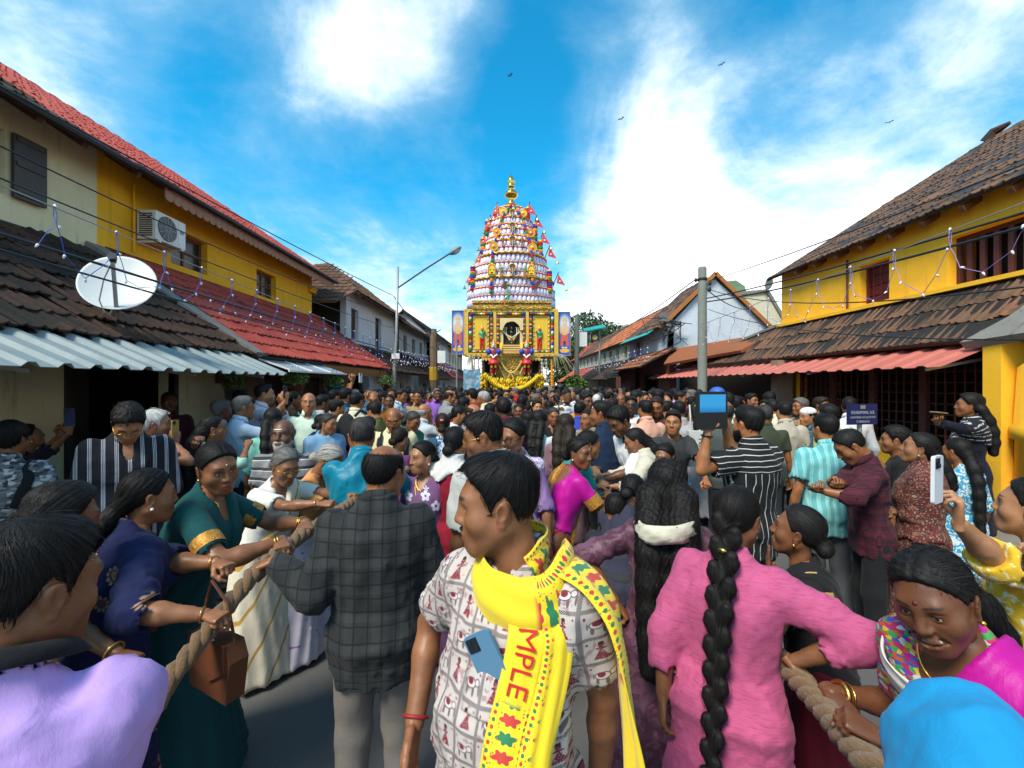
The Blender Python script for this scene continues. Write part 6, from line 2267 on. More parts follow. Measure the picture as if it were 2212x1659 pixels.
for x, y in ((1062, 589), (1148, 591)):       # arched golden plaques with a face
 c = front(x, y, .20)
 sh = [(-.16, -.24), (.16, -.24)] + [(.16 * math.cos(a), .06 + .2 * math.sin(a)) for a in np.linspace(0, np.pi, 9)]
 o = cp('plaque', Geo().prism([(c[0] + q[0], c[2] + q[1]) for q in sh], c[1], c[1] + .06), PAINTC, CYEL)
 cp('plaque_rim', Geo().tube([(c[0] + q[0] * .8, c[1] - .01, c[2] + q[1] * .8) for q in sh + sh[:1]], .014, 5), DKGOLD, parent=o)
 for q in (-.06, .06):
  cp('plaque_eye', Geo().ball((c[0] + q, c[1] - .01, c[2]), .022, 6, 4), DKWOOD, parent=o)
 cp('plaque_mouth', Geo().beam((c[0] - .05, c[1] - .01, c[2] - .12), (c[0] + .05, c[1] - .01, c[2] - .12), .03, .03), DKWOOD, parent=o)
for x, y in ((1082, 603), (1134, 604)):
 c = front(x, y, .15)
 figure('tower_figure', c[0], c[2] - .1, c[1], .55, 180, FLESH, (.02, .25, .08), (.55, .20, .03), dict(L='clasp', R='down'))
for x, y in ((1086, 541), (1128, 541)):
 c = front(x, y, .12)
 figure('tower_figure', c[0], c[2], c[1], .48, 180, (.2, .08, .03), (.25, .10, .02), (.3, .15, .03), dict(L='clasp', R='down'))
c = front(1098, 656, .35)
r_ = figure('flying_figure', c[0] - .15, c[2] - .30, c[1], .62, 90, (.05, .30, .10), (.02, .35, .12), (.65, .16, .03), dict(L='fwd', R='up'), lean=55)
cp('mace', Geo().tube([c + np.array((0, -.05, .0)), c + np.array((-.03, -.05, .35)), c + np.array((.0, -.05, .55))], .03, 6).ball(c + np.array((0, -.05, .6)), .07, 8, 6), PAINTC, (.05, .35, .12), parent=r_)
for x, y, s_ in ((1085, 624, -1), (1150, 622, 1)):
 c = front(x, y, .25)
 w_ = [(0, 0), (.10, .16), (.26, .28), (.48, .34), (.36, .20), (.22, .02), (.08, -.12)] if s_ > 0 else [(0, 0), (.04, .18), (.16, .28), (.24, .20), (.22, .05), (.12, -.10)]
 cp('wing', Geo().prism([(c[0] + q[0], c[2] + q[1] - .1) for q in w_], c[1] - .02, c[1] + .02), paint('wing_maroon', (.13, .03, .02), .6))
for i, (x, y, s_) in enumerate(((1145, 446, 1), (1160, 474, 1), (1174, 510, 1), (1188, 541, 1), (1207, 600, 1), (1073, 446, -1), (1058, 474, -1), (1046, 512, -1), (1036, 552, -1), (1016, 596, -1))):
 hw = half(y + 12) * K_
 b0 = np.array((s_ * hw * .98, TY - .5, tz(y + 10)))
 tip = np.array((lx(x) * 1.04 - s_ * .02, TY - .75, tz(y - 12)))
 o = cp('flag', Geo().sheet(np.array([[tip + np.array((0, 0, -.02)), tip + np.array((0, 0, -.02)) + np.array((s_ * .30 * (1 if s_ > 0 else .8), -.03, -.48))], [tip + np.array((-s_ * .06, 0, -.40)), tip + np.array((s_ * .28 * (1 if s_ > 0 else .8), -.03, -.50))]]), .012), PAINTC, (.60, .025, .02) if s_ > 0 else (.70, .10, .03))
 cp('pole', Geo().tube([b0, tip + (tip - b0) * .1], .018, 6), DKMETAL, parent=o)
 cp('dot', Geo().ball(tip + np.array((s_ * .07, -.03, -.34)), (.04, .02, .04), 8, 5), PAINTC, CWHITE, parent=o)
 bl = tip + np.array((s_ * .34 * (1 if s_ > 0 else .8), -.03, -.56))
 cp('bell', Geo().lathe([(.065, -.17), (.05, -.10), (.025, -.05), (.001, -.03)], 8, xf(tuple(bl))).tube([bl, bl + np.array((0, 0, -.05))], .008, 4), BRASS, parent=o)
def c255(h):
 v = [int(h[i:i + 2], 16) / 255 for i in (1, 3, 5)]
 return tuple(((x + .055) / 1.055) ** 2.4 if x > .04 else x / 12.92 for x in v)
def lines(g, a, per, w_, off=0.):
 """1 inside a stripe of width w_ every per metres along a"""
 q = g.fract(g.add(g.mul(a, 1 / per), off))
 return g.lt(q, w_ / per)
def p_stripes(col2, per, w_, axis='x', multi=None, wob=.004):
 def f(g, v, b):
  n = g.noise(v, 6, 2)
  x, y, z = g.xyz(v)
  a = {'x': x, 'z': z}[axis]
  a = g.add(a, g.mul(n, wob))
  k = lines(g, a, per, w_)
  if multi:
   for o in multi:
    k = g.mx(k, lines(g, a, per, w_, o))
  return g.mix(k, b, col2)
 return f
def p_check(col2, col3, per=.05, w_=.006, big=.022):
 def f(g, v, b):
  x, y, z = g.xyz(v)
  n = g.mul(g.noise(v, 7, 2), .006)
  x, z = g.add(x, n), g.add(z, n)
  wide = g.mul(g.add(lines(g, x, per * 2, big), lines(g, z, per * 2, big)), .5)
  thin = g.mx(lines(g, x, per, w_, .35), lines(g, z, per, w_, .35))
  return g.mix(g.mul(thin, .75), g.mix(wide, b, col2), col3)
 return f
def flower(g, v, scale, r, petals=5, rand=.8):
 """-> (mask of petals, mask of heart, random per flower) on the cloth seen from front or back"""
 x, y, z = g.xyz(v)
 p2 = g.comb(g.add(x, g.mul(y, .5)), 0.0, z)
 nd = g.node('ShaderNodeTexVoronoi', feature='F1')
 g.put(nd.inputs['Vector'], p2)
 nd.inputs['Scale'].default_value = scale
 nd.inputs['Randomness'].default_value = rand
 d = nd.outputs['Distance']
 pos = nd.outputs['Position']
 sub = g.node('ShaderNodeVectorMath', operation='SUBTRACT')
 g.put(sub.inputs[0], p2)
 g.put(sub.inputs[1], pos)
 a, _, b = g.xyz(sub.outputs[0])
 an = g.m('ARCTAN2', a, b)
 rr = g.add(r * .62, g.mul(g.absv(g.m('COSINE', g.mul(an, petals / 2))), r * .38))
 rnd = g.xyz(nd.outputs['Color'])[0]
 return g.lt(d, rr), g.lt(d, r * .28), rnd, d
def p_flowers(cf, ch, scale, r=.34, petals=5, thr=0., rings=None):
 def f(g, v, b):
  m, h_, rn, d = flower(g, v, scale, r, petals)
  keep = g.gt(rn, thr)
  col = cf
  out_ = g.mix(g.mul(m, keep), b, cf)
  if rings:
   rg = g.gt(g.m('SINE', g.mul(d, rings / r)), .15)
   out_ = g.mix(g.mul(g.mul(m, keep), g.mul(rg, .75)), out_, b)
  return g.mix(g.mul(h_, keep), out_, ch)
 return f
def p_leafy(cols, scale=30, thr=.5):
 def f(g, v, b):
  n = g.noise(v, scale, 3, .6, 1.4)
  c = b
  for i, q in enumerate(cols):
   c = g.mix(g.step(n, thr + .07 * i, thr + .07 * i + .03), c, q)
  return c
 return f
def p_cells(cols, scale=26):
 def f(g, v, b):
  x, y, z = g.xyz(v)
  q = g.vor(g.vmul(v, (1, 1, 1.8)), scale, out=1)
  r_ = g.xyz(q)[0]
  n = len(cols)
  return g.ramp(r_, [((i + .0) / n, c) for i, c in enumerate(cols)], 'CONSTANT')
 return f
def p_block(cols, per=.09):
 """block-printed medallions, ogee lattice"""
 def f(g, v, b):
  m, h_, rn, d = flower(g, v, 1 / per, .40, 8, .25)
  c = g.mix(m, b, cols[0])
  c = g.mix(g.mul(m, g.gt(g.m('SINE', g.mul(d, 34)), .2)), c, cols[1])
  n = g.noise(v, 90, 2, .6)
  c = g.mix(g.mul(g.step(n, .55, .62), .8), c, cols[2])
  return g.mix(h_, c, cols[2])
 return f
def p_dots(col, scale=22, r=.12, thr=.3):
 return p_flowers(col, col, scale, r, 2, thr)
def p_zari(col):
 def f(g, v, b):
  x, y, z = g.xyz(v)
  w_ = g.add(z, g.add(g.mul(g.m('SINE', g.mul(x, 14)), .03), g.mul(g.noise(v, 5, 2), .05)))
  dash = g.gt(g.noise(g.vmul(v, (1, 1, .2)), 60, 2), .45)
  return g.mix(g.mul(lines(g, w_, .042, .012), dash), b, col)
 return f
def p_motifgrid(g, v, b):
 """squares with a chain border, an elephant or a doll in each"""
 x, y, z = g.xyz(v)
 n = g.mul(g.sub(g.noise(v, 5, 2), .5), .012)
 cx_, cz_ = g.mul(g.add(g.add(x, .02), n), 1 / .060), g.mul(g.add(z, n), 1 / .064)
 ix, iz = g.m('FLOOR', cx_), g.m('FLOOR', cz_)
 fx, fz = g.sub(g.fract(cx_), .5), g.sub(g.fract(cz_), .5)
 edge = g.mx(g.absv(fx), g.absv(fz))
 chain = g.mul(g.gt(edge, .435), g.gt(g.m('SINE', g.mul(g.add(g.mul(g.add(fx, fz), 1.0), 0.0), 75)), -.35))
 fx, fz = g.mul(fx, .80), g.mul(fz, .80)
 odd = g.gt(g.fract(g.mul(g.add(ix, iz), .5)), .25)
 def el(px, pz, rx, rz_):
  u, w_ = g.mul(g.sub(fx, px), 1 / rx), g.mul(g.sub(fz, pz), 1 / rz_)
  return g.lt(g.add(g.mul(u, u), g.mul(w_, w_)), 1.0)
 eleph = el(.02, .0, .20, .13)
 for q in ((-.22, .06, .10, .10), (-.31, -.08, .035, .14), (-.10, -.17, .045, .11), (.14, -.17, .045, .11), (.24, -.02, .02, .10)):
  eleph = g.mx(eleph, el(*q))
 saddle = el(.04, .04, .10, .08)
 tri = g.mul(g.lt(g.absv(fx), g.mul(g.sub(.05, fz), .55)), g.mul(g.gt(fz, -.28), g.lt(fz, .06)))
 doll = g.mx(tri, g.mx(el(0, .16, .065, .085), el(0, .05, .12, .035)))
 star = g.mx(el(-.28, .25, .05, .012), g.mx(el(-.28, .25, .012, .05), el(.28, .22, .025, .04)))
 fine = g.gt(g.noise(v, 330, 2, .6), .40)
 c = g.mix(g.mul(g.gt(g.noise(v, 45, 3, .6), .60), .7), b, (.30, .16, .17))
 c = g.mix(chain, c, (.045, .035, .04))
 red = g.mix(g.noise(v, 150, 2), (.26, .022, .045), (.13, .025, .035))
 c = g.mix(g.mul(g.mul(g.sub(1.0, odd), eleph), g.sub(1.0, g.mul(g.step(edge, 0, .5), .1))), c, (.13, .10, .10))
 inner = g.mx(el(.02, .0, .165, .10), el(-.22, .06, .07, .07))
 c = g.mix(g.mul(g.sub(1.0, odd), inner), c, (.58, .50, .49))
 c = g.mix(g.mul(g.sub(1.0, odd), saddle), c, red)
 c = g.mix(g.mul(odd, g.mul(doll, fine)), c, red)
 c = g.mix(g.mul(odd, el(0, .22, .06, .05)), c, (.05, .03, .03))
 return g.mix(star, c, red)
PATS = {
 'print_shirt': dict(col=(.50, .435, .405), pat=p_motifgrid),
 'dark_plaid': dict(col=(.020, .0215, .0225), pat=p_check((.034, .036, .037), (.006, .006, .007), .052, .005, .03)),
 'navy_gold': dict(col=(.010, .014, .060), pat=p_flowers((.40, .22, .12), (.42, .05, .06), 10.5, .40, 9, .10, 14)),
 'vstripe_shirt': dict(col=(.012, .012, .018), pat=p_stripes((.40, .40, .44), .066, .0042, 'x', (.12, .24))),
 'polo_stripe': dict(col=(.20, .195, .215), pat=lambda g, v, b: g.mix(lines(g, g.xyz(v)[2], .075, .006, .0), g.mix(lines(g, g.xyz(v)[2], .075, .028, .0), b, (.035, .038, .035)), (.55, .55, .55))),
 'camo_shirt': dict(col=(.2, .2, .2), pat=p_cells([(.05, .055, .06), (.12, .125, .135), (.22, .23, .24), (.09, .095, .10), (.30, .31, .33), (.16, .165, .175), (.55, .56, .58)], 34)),
 'lilac_flower': dict(col=(.15, .070, .16), pat=p_flowers((.56, .52, .62), (.15, .07, .16), 11, .40, 5, .1)),
 'maroon_check': dict(col=(.085, .014, .026), pat=p_check((.035, .010, .016), (.012, .006, .008), .04, .004, .026)),
 'brown_check': dict(col=(.085, .036, .030), pat=p_check((.06, .025, .022), (.03, .012, .012), .03, .003, .01)),
 'ajrakh': dict(col=(.105, .022, .020), pat=p_block([(.045, .028, .035), (.20, .055, .035), (.32, .22, .15)], .085)),
 'yellow_floral': dict(col=(.66, .40, .025), pat=p_leafy([(.70, .62, .34), (.72, .68, .50)], 26, .54)),
 'zari_navy': dict(col=(.012, .014, .030), pat=p_zari((.50, .48, .46))),
 'cream_flower': dict(col=(.54, .50, .40), pat=p_flowers((.40, .12, .035), (.16, .16, .05), 8, .32, 6, .62, 9)),
 'white_flower': dict(col=(.66, .63, .56), pat=p_flowers((.45, .05, .07), (.14, .15, .04), 12, .34, 6, .25, 7)),
 'patch_blouse': dict(col=(.3, .1, .1), pat=p_cells([(.50, .10, .03), (.05, .30, .08), (.45, .03, .12), (.03, .10, .40), (.65, .42, .05), (.5, .5, .45), (.35, .02, .25)], 60)),
 'black_dots': dict(col=(.012, .011, .013), pat=p_dots((.42, .29, .10), 17, .20, .25)),
 'gold_zari': dict(col=(.46, .235, .035), pat=p_leafy([(.28, .05, .015), (.60, .36, .08)], 60, .50), metal=.25, rough=.5),
 'red_gold': dict(col=(.36, .010, .030), pat=p_flowers((.50, .25, .04), (.36, .01, .03), 12, .22, 4, .55)),
 'blue_print': dict(col=(.50, .56, .62), pat=p_leafy([(.06, .14, .26), (.04, .08, .18)], 28, .50)),
 'blue_white_print': dict(col=(.02, .24, .40), pat=p_leafy([(.55, .62, .66)], 30, .5)),
 'teal_dots': dict(col=(.012, .24, .235), pat=p_dots((.25, .50, .40), 26, .14, .35)),
 'turq_stripe': dict(col=(.115, .40, .42), pat=p_stripes((.26, .55, .56), .05, .008, 'x', (.2, .3))),
 'bw_stripe': dict(col=(.012, .012, .014), pat=lambda g, v, b: g.mix(g.mx(g.mul(g.lt(g.xyz(v)[2], 1.27), lines(g, g.add(g.xyz(v)[0], g.mul(g.noise(v, 7, 2), .012)), .048, .005, .1)),
                    g.mul(g.gt(g.xyz(v)[2], 1.27), lines(g, g.add(g.xyz(v)[2], g.mul(g.noise(v, 5, 2), .02)), .034, .005))), b, (.48, .48, .45))),
 'leopard': dict(col=(.26, .15, .07), pat=p_leafy([(.05, .03, .02)], 60, .52)),
 'floral_dress': dict(col=(.55, .60, .62), pat=p_flowers((.60, .36, .03), (.04, .12, .05), 14, .36, 5, .2)),
 'plaid_blue': dict(col=(.02, .10, .17), pat=p_check((.01, .05, .09), (.12, .25, .32), .04, .004, .02)),
 'check_shawl': dict(col=(.32, .25, .16), pat=p_check((.10, .08, .05), (.05, .04, .03), .03, .003, .015)),
 'cream_border': dict(col=(.70, .62, .48), pat=lambda g, v, b: g.mix(lines(g, g.add(g.xyz(v)[0], g.mul(g.xyz(v)[2], .62)), .17, .016, .3), b, (.50, .28, .06))),
 'lilac_embroid': dict(col=(.34, .20, .44), pat=lambda g, v, b: g.mix(g.mul(g.gt(g.xyz(v)[2], 1.30), g.step(g.noise(v, 60, 3, .6, 1), .46, .52)), b, (.72, .70, .74))),
 'pink_slub': dict(col=(.46, .088, .20), pat=lambda g, v, b: g.mix(g.step(g.noise(g.vmul(v, (1, 1, 9)), 24, 4, .65), .45, .75), b, (.34, .05, .13))),
 'satin_mauve': dict(col=(.080, .028, .046), pat=p_leafy([(.13, .055, .085)], 14, .5), rough=.4),
 'teal_silk': dict(col=(.0, .165, .255), rough=.38, sheen=.1),
 'pale_embroid': dict(col=(.58, .53, .62), pat=p_dots((.30, .16, .36), 26, .2, .1)),
 'mint_linen': dict(col=(.62, .74, .60)),
 'satin_magenta': dict(col=(.42, .006, .24), rough=.42),
}
PM = {k: fabric(k, **v) for k, v in PATS.items()}
def ropeL(y):
 pts = [(-1.3, .3, .10), (-1.2, 1.0, .45), (-1.09, 1.45, .92), (-1.03, 1.8, 1.10), (-1.0, 2.1, 1.13), (-.96, 2.7, 1.14), (-.95, 4, 1.08), (-.95, 8, 1.0), (-.9, 17.9, .9)]
 q = np.array(pts)
 return np.array([np.interp(y, q[:, 1], q[:, i]) for i in range(3)])
def ropeR(y):
 pts = [(.72, .3, 1.06), (.80, 1.0, 1.0), (.88, 1.3, .94), (.93, 1.7, .90), (.84, 2.5, .95), (.72, 3.3, 1.0), (.76, 4.2, 1.08), (.85, 8, 1.0), (.8, 17.9, .9)]
 q = np.array(pts)
 return np.array([np.interp(y, q[:, 1], q[:, i]) for i in range(3)])
def grip(fn, y, off=(0, 0, .0), **kw):
 return dict(at=fn(y) + np.array(off), pose='grip', **kw)
def band(k, sd, mat, t=.60, w_=.05, rad=.062):
 """woven border at the end of a sleeve"""
 sh, el = k.arm[sd][0], k.arm[sd][1]
 d = (el - sh) / np.linalg.norm(el - sh)
 c = sh + (el - sh) * t
 wear(k, 'sleeve_border', Geo().tube([c - d * w_ / 2, c, c + d * w_ / 2], [rad * k.s, rad * 1.01 * k.s, rad * k.s], 20, cap=False), mat)
def surf(k, t, ang, infl):
 T = FT if k.f else MT
 w_ = np.interp(t, T[0], T[1]) * k.s * k.fat
 d = np.interp(t, T[0], T[2]) * k.s * k.fat
 v = np.interp(t, T[0], T[3]) * k.s
 b = k.belly * math.exp(-((t - .3) / .22) ** 2)
 w_, d, v = w_ + b * .45 + infl, d + b * .55 + infl, v + b * .6
 s_, c_ = math.sin(ang), math.cos(ang)
 q = (abs(s_) ** 2.3 + abs(c_) ** 2.3) ** (-1 / 2.3)
 return k.hip + k.uz * t * k.L + k.ux * s_ * q * w_ + k.uy * (v + c_ * q * d), k.ux * s_ / w_ + k.uy * c_ / d
def ribbon(k, path, widths, n=40, m=9, th=.003, fold=.004, seed=0, u0=0.):
 """cloth strip along (t, degrees, gap) on the torso; returns Geo with u (metres along) and w (-1..1)"""
 path = np.array(path, float)
 ts = np.linspace(0, len(path) - 1, n)
 q = np.stack([np.interp(ts, range(len(path)), path[:, i]) for i in range(3)], 1)
 for i in range(3):
  q[1:-1, i] = (q[:-2, i] + 2 * q[1:-1, i] + q[2:, i]) / 4
 wd = np.interp(ts, np.linspace(0, len(path) - 1, len(widths)), widths)
 pts, nr = [], []
 for t, a, gp in q:
  p, nn = surf(k, t, R(a), gp)
  pts.append(p)
  nr.append(nn / np.linalg.norm(nn))
 pts, nr = np.array(pts), np.array(nr)
 tg = np.gradient(pts, axis=0)
 tg /= np.linalg.norm(tg, axis=1)[:, None]
 sd = np.cross(tg, nr)
 sd /= np.linalg.norm(sd, axis=1)[:, None]
 nr = np.cross(sd, tg)
 ln = np.concatenate([[0], np.cumsum(np.linalg.norm(np.diff(pts, axis=0), axis=1))]) + u0
 g_ = np.zeros((n, m, 3))
 uu = np.zeros((n, m))
 ww = np.zeros((n, m))
 for j in range(m):
  w_ = 2 * j / (m - 1) - 1
  bend = -.25 * (w_ * wd) ** 2 / .06
  fz = fold * np.sin(w_ * 7 + 1.5 * np.sin(ln * 9 + seed) + seed)
  g_[:, j] = pts + sd * (w_ * wd)[:, None] + nr * (bend + fz)[:, None]
  uu[:, j], ww[:, j] = ln, w_
 return Geo().sheet(g_, th, u=uu.ravel(), w=ww.ravel()), pts, sd, nr, ln, wd
m_, g = newmat('scarf_cloth')
u_, w_n = g.attr('u'), g.attr('w')
YEL = (.80, .56, .004)
c_ = g.mix(0, YEL, YEL)
def band_between(a, b): return g.mul(g.gt(u_, a), g.lt(u_, b))
aw_ = g.absv(w_n)
cell = g.sub(g.fract(g.mul(u_, 1 / .013)), .5)
dot = g.lt(g.add(g.mul(cell, cell), g.mul(g.mul(g.sub(aw_, .80), g.sub(aw_, .80)), 12)), .09)
dotc = g.mix(g.gt(g.fract(g.mul(u_, 1 / .026)), .5), (.50, .02, .02), (.01, .16, .06))
motif = g.attr('motif')
big = g.sub(g.fract(g.mul(u_, 1 / .032)), .5)
flm = g.lt(g.add(g.mul(big, big), g.mul(g.mul(w_n, w_n), .42)), g.add(.10, g.mul(g.m('SINE', g.mul(g.m('ARCTAN2', big, w_n), 6)), .04)))
flc = g.mix(g.gt(g.fract(g.mul(u_, 1 / .064)), .5), (.52, .03, .02), (.012, .17, .06))
vn = g.vor(g.vec(), 120)
c2 = g.mix(flm, c_, flc)
c2 = g.mix(g.mul(g.lt(vn, .22), g.gt(aw_, .35)), c2, (.50, .05, .02))
c2 = g.mix(dot, c2, dotc)
c_ = g.mix(motif, c_, c2)
n_ = g.noise(g.vec(), 20, 4)
g.bsdf(c_, .6, g.bump(g.add(g.noise(g.vec(), 700, 1), n_), .35, .006), sheen=.2)
SCARF = m_
REDINK = paint('red_print', (.50, .012, .012), .7, nz=.1)
k = person('man in printed white shirt with yellow temple scarf looking sideways, large at front centre', 1075, 984, 1.13, 'm', yaw=214, hy=56, hp=-6, lean=-2, skin=(.225, .105, .056),
   hair='short', outfit='mundu', top=PM['print_shirt'], lowc=(.66, .62, .64), belly=.065, fat=.90, head=dict(jaw=1.08, wide=1.03, stub=.3), nstr=2600, haircol=(.008, .0075, .0078),
   arm={'R': dict(at=P(896, 1560, 1.22), pose='relax', pole=(1, -.8, 0), dors=(1, .2, 0)), 'L': dict(at=P(1300, 1700, 1.17), pose='relax', pole=(-1, -.8, 0), dors=(-1, .2, 0))},
   opt=dict(hem=.66, loose=.014, infl=.017, flare=.02, collar=0, vneck=.10, fold=.010))
moustache(k, thick=1.0)
K1 = k
bangle(k, 1, .95, PAINT, .0045, .033, 'wrist_thread', (.30, .01, .015))
g1, *_ = ribbon(k, [(1.03, 100, .020), (.99, 62, .022), (.93, 34, .026), (.87, 5, .034), (.845, -24, .038), (.86, -48, .044), (.90, -70, .052), (.945, -95, .058), (.95, -125, .058), (.88, -150, .056), (.75, -165, .05)],
    [.032, .050, .062, .070, .074, .076, .076, .076, .072, .066, .06], n=64, seed=1, fold=.005)
u_all = np.concatenate(g1.at['u'])
g1.put(np.zeros((0, 3)), [], 0)
g1.at['motif'] = [((u_all > .33) & (u_all < .62)).astype(np.float32)]
sc1 = wear(k, 'scarf', g1, SCARF)
s0_ = k.sh[-1]
tl = [s0_ + k.uz * .098 + k.ux * .035, s0_ + k.uz * .075 - k.ux * .045, s0_ + k.uz * .015 - k.ux * .098, s0_ - k.uz * .07 - k.ux * .118, s0_ - k.uz * .16 - k.ux * .128, s0_ - k.uz * .25 - k.ux * .140, s0_ - k.uz * .34 - k.ux * .150, s0_ - k.uz * .40 - k.ux * .155]
tl = np.array([np.interp(np.linspace(0, 7, 40), range(8), np.array(tl)[:, i]) for i in range(3)]).T
for _ in range(4):
 tl[1:-1] = (tl[:-2] + 2 * tl[1:-1] + tl[2:]) / 4
gg, uu, ww = [], [], []
for i, c in enumerate(tl):
 t_ = i / 39
 wd_ = k.uy * (1 - .55 * t_) - k.ux * .55 * t_ * 1.5
 wd_ /= np.linalg.norm(wd_)
 for j in range(9):
  b = j / 4 - 1
  gg.append(c - k.uy * .02 + wd_ * b * (.070 - .022 * t_) + np.cross(wd_, k.uz) * .008 * math.sin(b * 6 + t_ * 5) - k.uz * .012 * b * b)
  uu.append(t_ * .5)
  ww.append(b)
uu = np.array(uu)
g0 = Geo().sheet(np.array(gg).reshape(40, 9, 3), .003, u=uu, w=np.array(ww), motif=((uu > .02) & (uu < .27)).astype(np.float32))
wear(k, 'scarf_tail', g0, SCARF, parent=sc1)
g2, *_ = ribbon(k, [(1.03, 100, .018), (1.06, 130, .022), (1.07, 180, .024), (1.06, 230, .022), (1.03, 278, .022), (.98, 312, .026)], [.034, .034, .036, .040, .046, .044], n=30, seed=2)
u_all = np.concatenate(g2.at['u'])
g2.at['motif'] = [(u_all > .12).astype(np.float32)]
wear(k, 'scarf_loop', g2, SCARF, parent=sc1)
g3, pts3, sd3, nr3, ln3, wd3 = ribbon(k, [(.95, -38, .030), (.86, -35, .026), (.76, -33, .030), (.62, -31, .030), (.48, -29, .030), (.34, -28, .030), (.2, -27, .034), (.05, -26, .05), (-.12, -25, .06)], [.050, .046, .044, .042, .042, .042, .042, .043, .044], n=60, seed=3, fold=.0022)
u_all = np.concatenate(g3.at['u'])
g3.at['motif'] = [(u_all > .245).astype(np.float32)]
wear(k, 'scarf_end', g3, SCARF, parent=sc1)
g4, *_ = ribbon(k, [(.90, -56, .032), (.80, -57, .032), (.66, -56, .034), (.5, -52, .034), (.34, -48, .034), (.2, -45, .038), (.02, -43, .055)], [.034, .034, .034, .034, .036, .036, .036], n=50, seed=4, fold=.004)
u_all = np.concatenate(g4.at['u'])
g4.at['motif'] = [((u_all < .26) * .0 + (np.concatenate(g4.at['w']) > .45) * 1.0).astype(np.float32)]
wear(k, 'scarf_fold', g4, SCARF, parent=sc1)
def on_ribbon(V):
 """letters run down the hanging end, their tops towards the right of the picture"""
 s0 = V[:, 0] + .022
 out_ = np.zeros_like(V)
 for i in range(3):
  out_[:, i] = np.interp(s0, ln3 - ln3[0], pts3[:, i]) - (V[:, 1] - .021) * np.interp(s0, ln3 - ln3[0], sd3[:, i]) * SGN + np.interp(s0, ln3 - ln3[0], nr3[:, i]) * .006
 return out_
SGN = 1.0 if np.dot(k.Rz @ sd3[20], (1, 0, 0)) < 0 else -1.0
text_mesh('TEMPLE', .062, REDINK, sc1, None, 'lettering', sx=1.0, align='LEFT', mapf=on_ribbon)
pc, pn = surf(k, .645, R(-9), .030)
pn /= np.linalg.norm(pn)
Rw = k.Rz
px = Rw @ (np.cross((0, 0, 1.0), pn))
px = -px / np.linalg.norm(px)
pz_ = np.cross(px, Rw @ pn)
a_ = R(-32)
ux_ = px * math.cos(a_) + pz_ * math.sin(a_)
def phone(label, c, x, y, col=(.02, .02, .022), screen=False, group=None, lens=True, w_=.036, h_=.074, scol=None):
 """c centre, x along the width, y along the height (world); back faces x cross y"""
 M = frame((0, 0, 0), x, y)
 t = thing('phone', label, 'phone', c, 0, group)
 G_ = Geo()
 a = np.linspace(0, 2 * np.pi, 24, endpoint=False)
 poly = [(np.sign(math.cos(q)) * (w_ - .010) + .010 * math.cos(q), np.sign(math.sin(q)) * (h_ - .010) + .010 * math.sin(q)) for q in a + .13]
 M2 = M.copy()
 M2[:3, 1], M2[:3, 2] = -M[:3, 2], M[:3, 1]
 link('case', G_.prism(poly, -.0045, .0045, M2), paint('phone_%d%d%d' % tuple(int(q * 200) for q in col), col, .35, nz=.1), t)
 if lens:
  b = link('camera_bump', Geo().box((-w_ + .006, h_ - .036, .0046), (-w_ + .036, h_ - .006, .0066), M), paint('phone_bump', (.010, .014, .022), .3), t)
  for q in ((-w_ + .014, h_ - .014), (-w_ + .028, h_ - .028)):
   link('camera_lens', Geo().lathe([(.0065, .0066), (.0065, .009), (.001, .009)], 12, M @ xf((q[0], q[1], 0))), BLACKP, b)
 link('screen', Geo().box((-w_ + .003, -h_ + .004, -.0052), (w_ - .003, h_ - .004, -.0046), M), paint('phone_screen' if scol is None else 'screen_%d' % int(scol[2] * 99), scol or (.008, .009, .012), .1, nz=.0), t)
 return t
phone('blue cased phone with two lenses in the breast pocket of the printed shirt', k.world(pc), -ux_, -np.cross(Rw @ pn, ux_), (.085, .19, .30), w_=.037, h_=.072)
g5, *_ = ribbon(K1, [(.615, -8, .026), (.56, -8.5, .027), (.50, -9, .026), (.46, -9, .022)], [.056, .056, .055, .052], n=14, m=9, fold=.0008)
wear(K1, 'breast_pocket', g5, PM['print_shirt'])
k = person('balding man in dark grey plaid shirt seen from behind, holding the rope', 831, 964, 1.93, 'm', yaw=6, hy=30, hp=-10, lean=6, skin='brown', haircol='black', hair='crown', outfit='shirt', top=PM['dark_plaid'],
   lowc=(.155, .135, .12), fat=1.10, arm={'L': grip(ropeL, 1.80, (.06, .02, .03), dirn=(-.8, .1, -.25), pole=(-.5, -.2, -.8)), 'R': dict(at=P(940, 1420, 2.0), pose='relax', pole=(.8, -.6, 0))},
   opt=dict(sleeve='full', hem=.72, loose=.022, infl=.022, fold=.011), nstr=1800)
K2 = k
k = person('woman in navy blue kurta with golden flower print pulling the rope', 322, 1020, 1.84, 'f', yaw=72, hy=6, hp=-4, lean=14, skin=(.24, .115, .064), hair='pony', hairlen=.22, hw=(.04, .02), outfit='kurta', top=PM['navy_gold'], lowc=(.09, .004, .008),
   fat=1.24, afat=1.25, head=dict(wide=1.05, jaw=1.05), arm={'R': grip(ropeL, 1.62, (-.03, -.02, .02), dirn=(.7, .2, 0)), 'L': grip(ropeL, 1.78, (-.05, 0, .03), dirn=(.8, .1, 0))}, opt=dict(sleeve='elbow', loose=.02, fold=.010, hem=.30, flare=.07), nstr=2200)
earrings(k, WHITEP, .007)
necklace(k, .07, .0018)
bangle(k, 1, .94, GOLD, .0022, .031)
bangle(k, -1, .94, GOLD, .0022, .031)
K3 = k
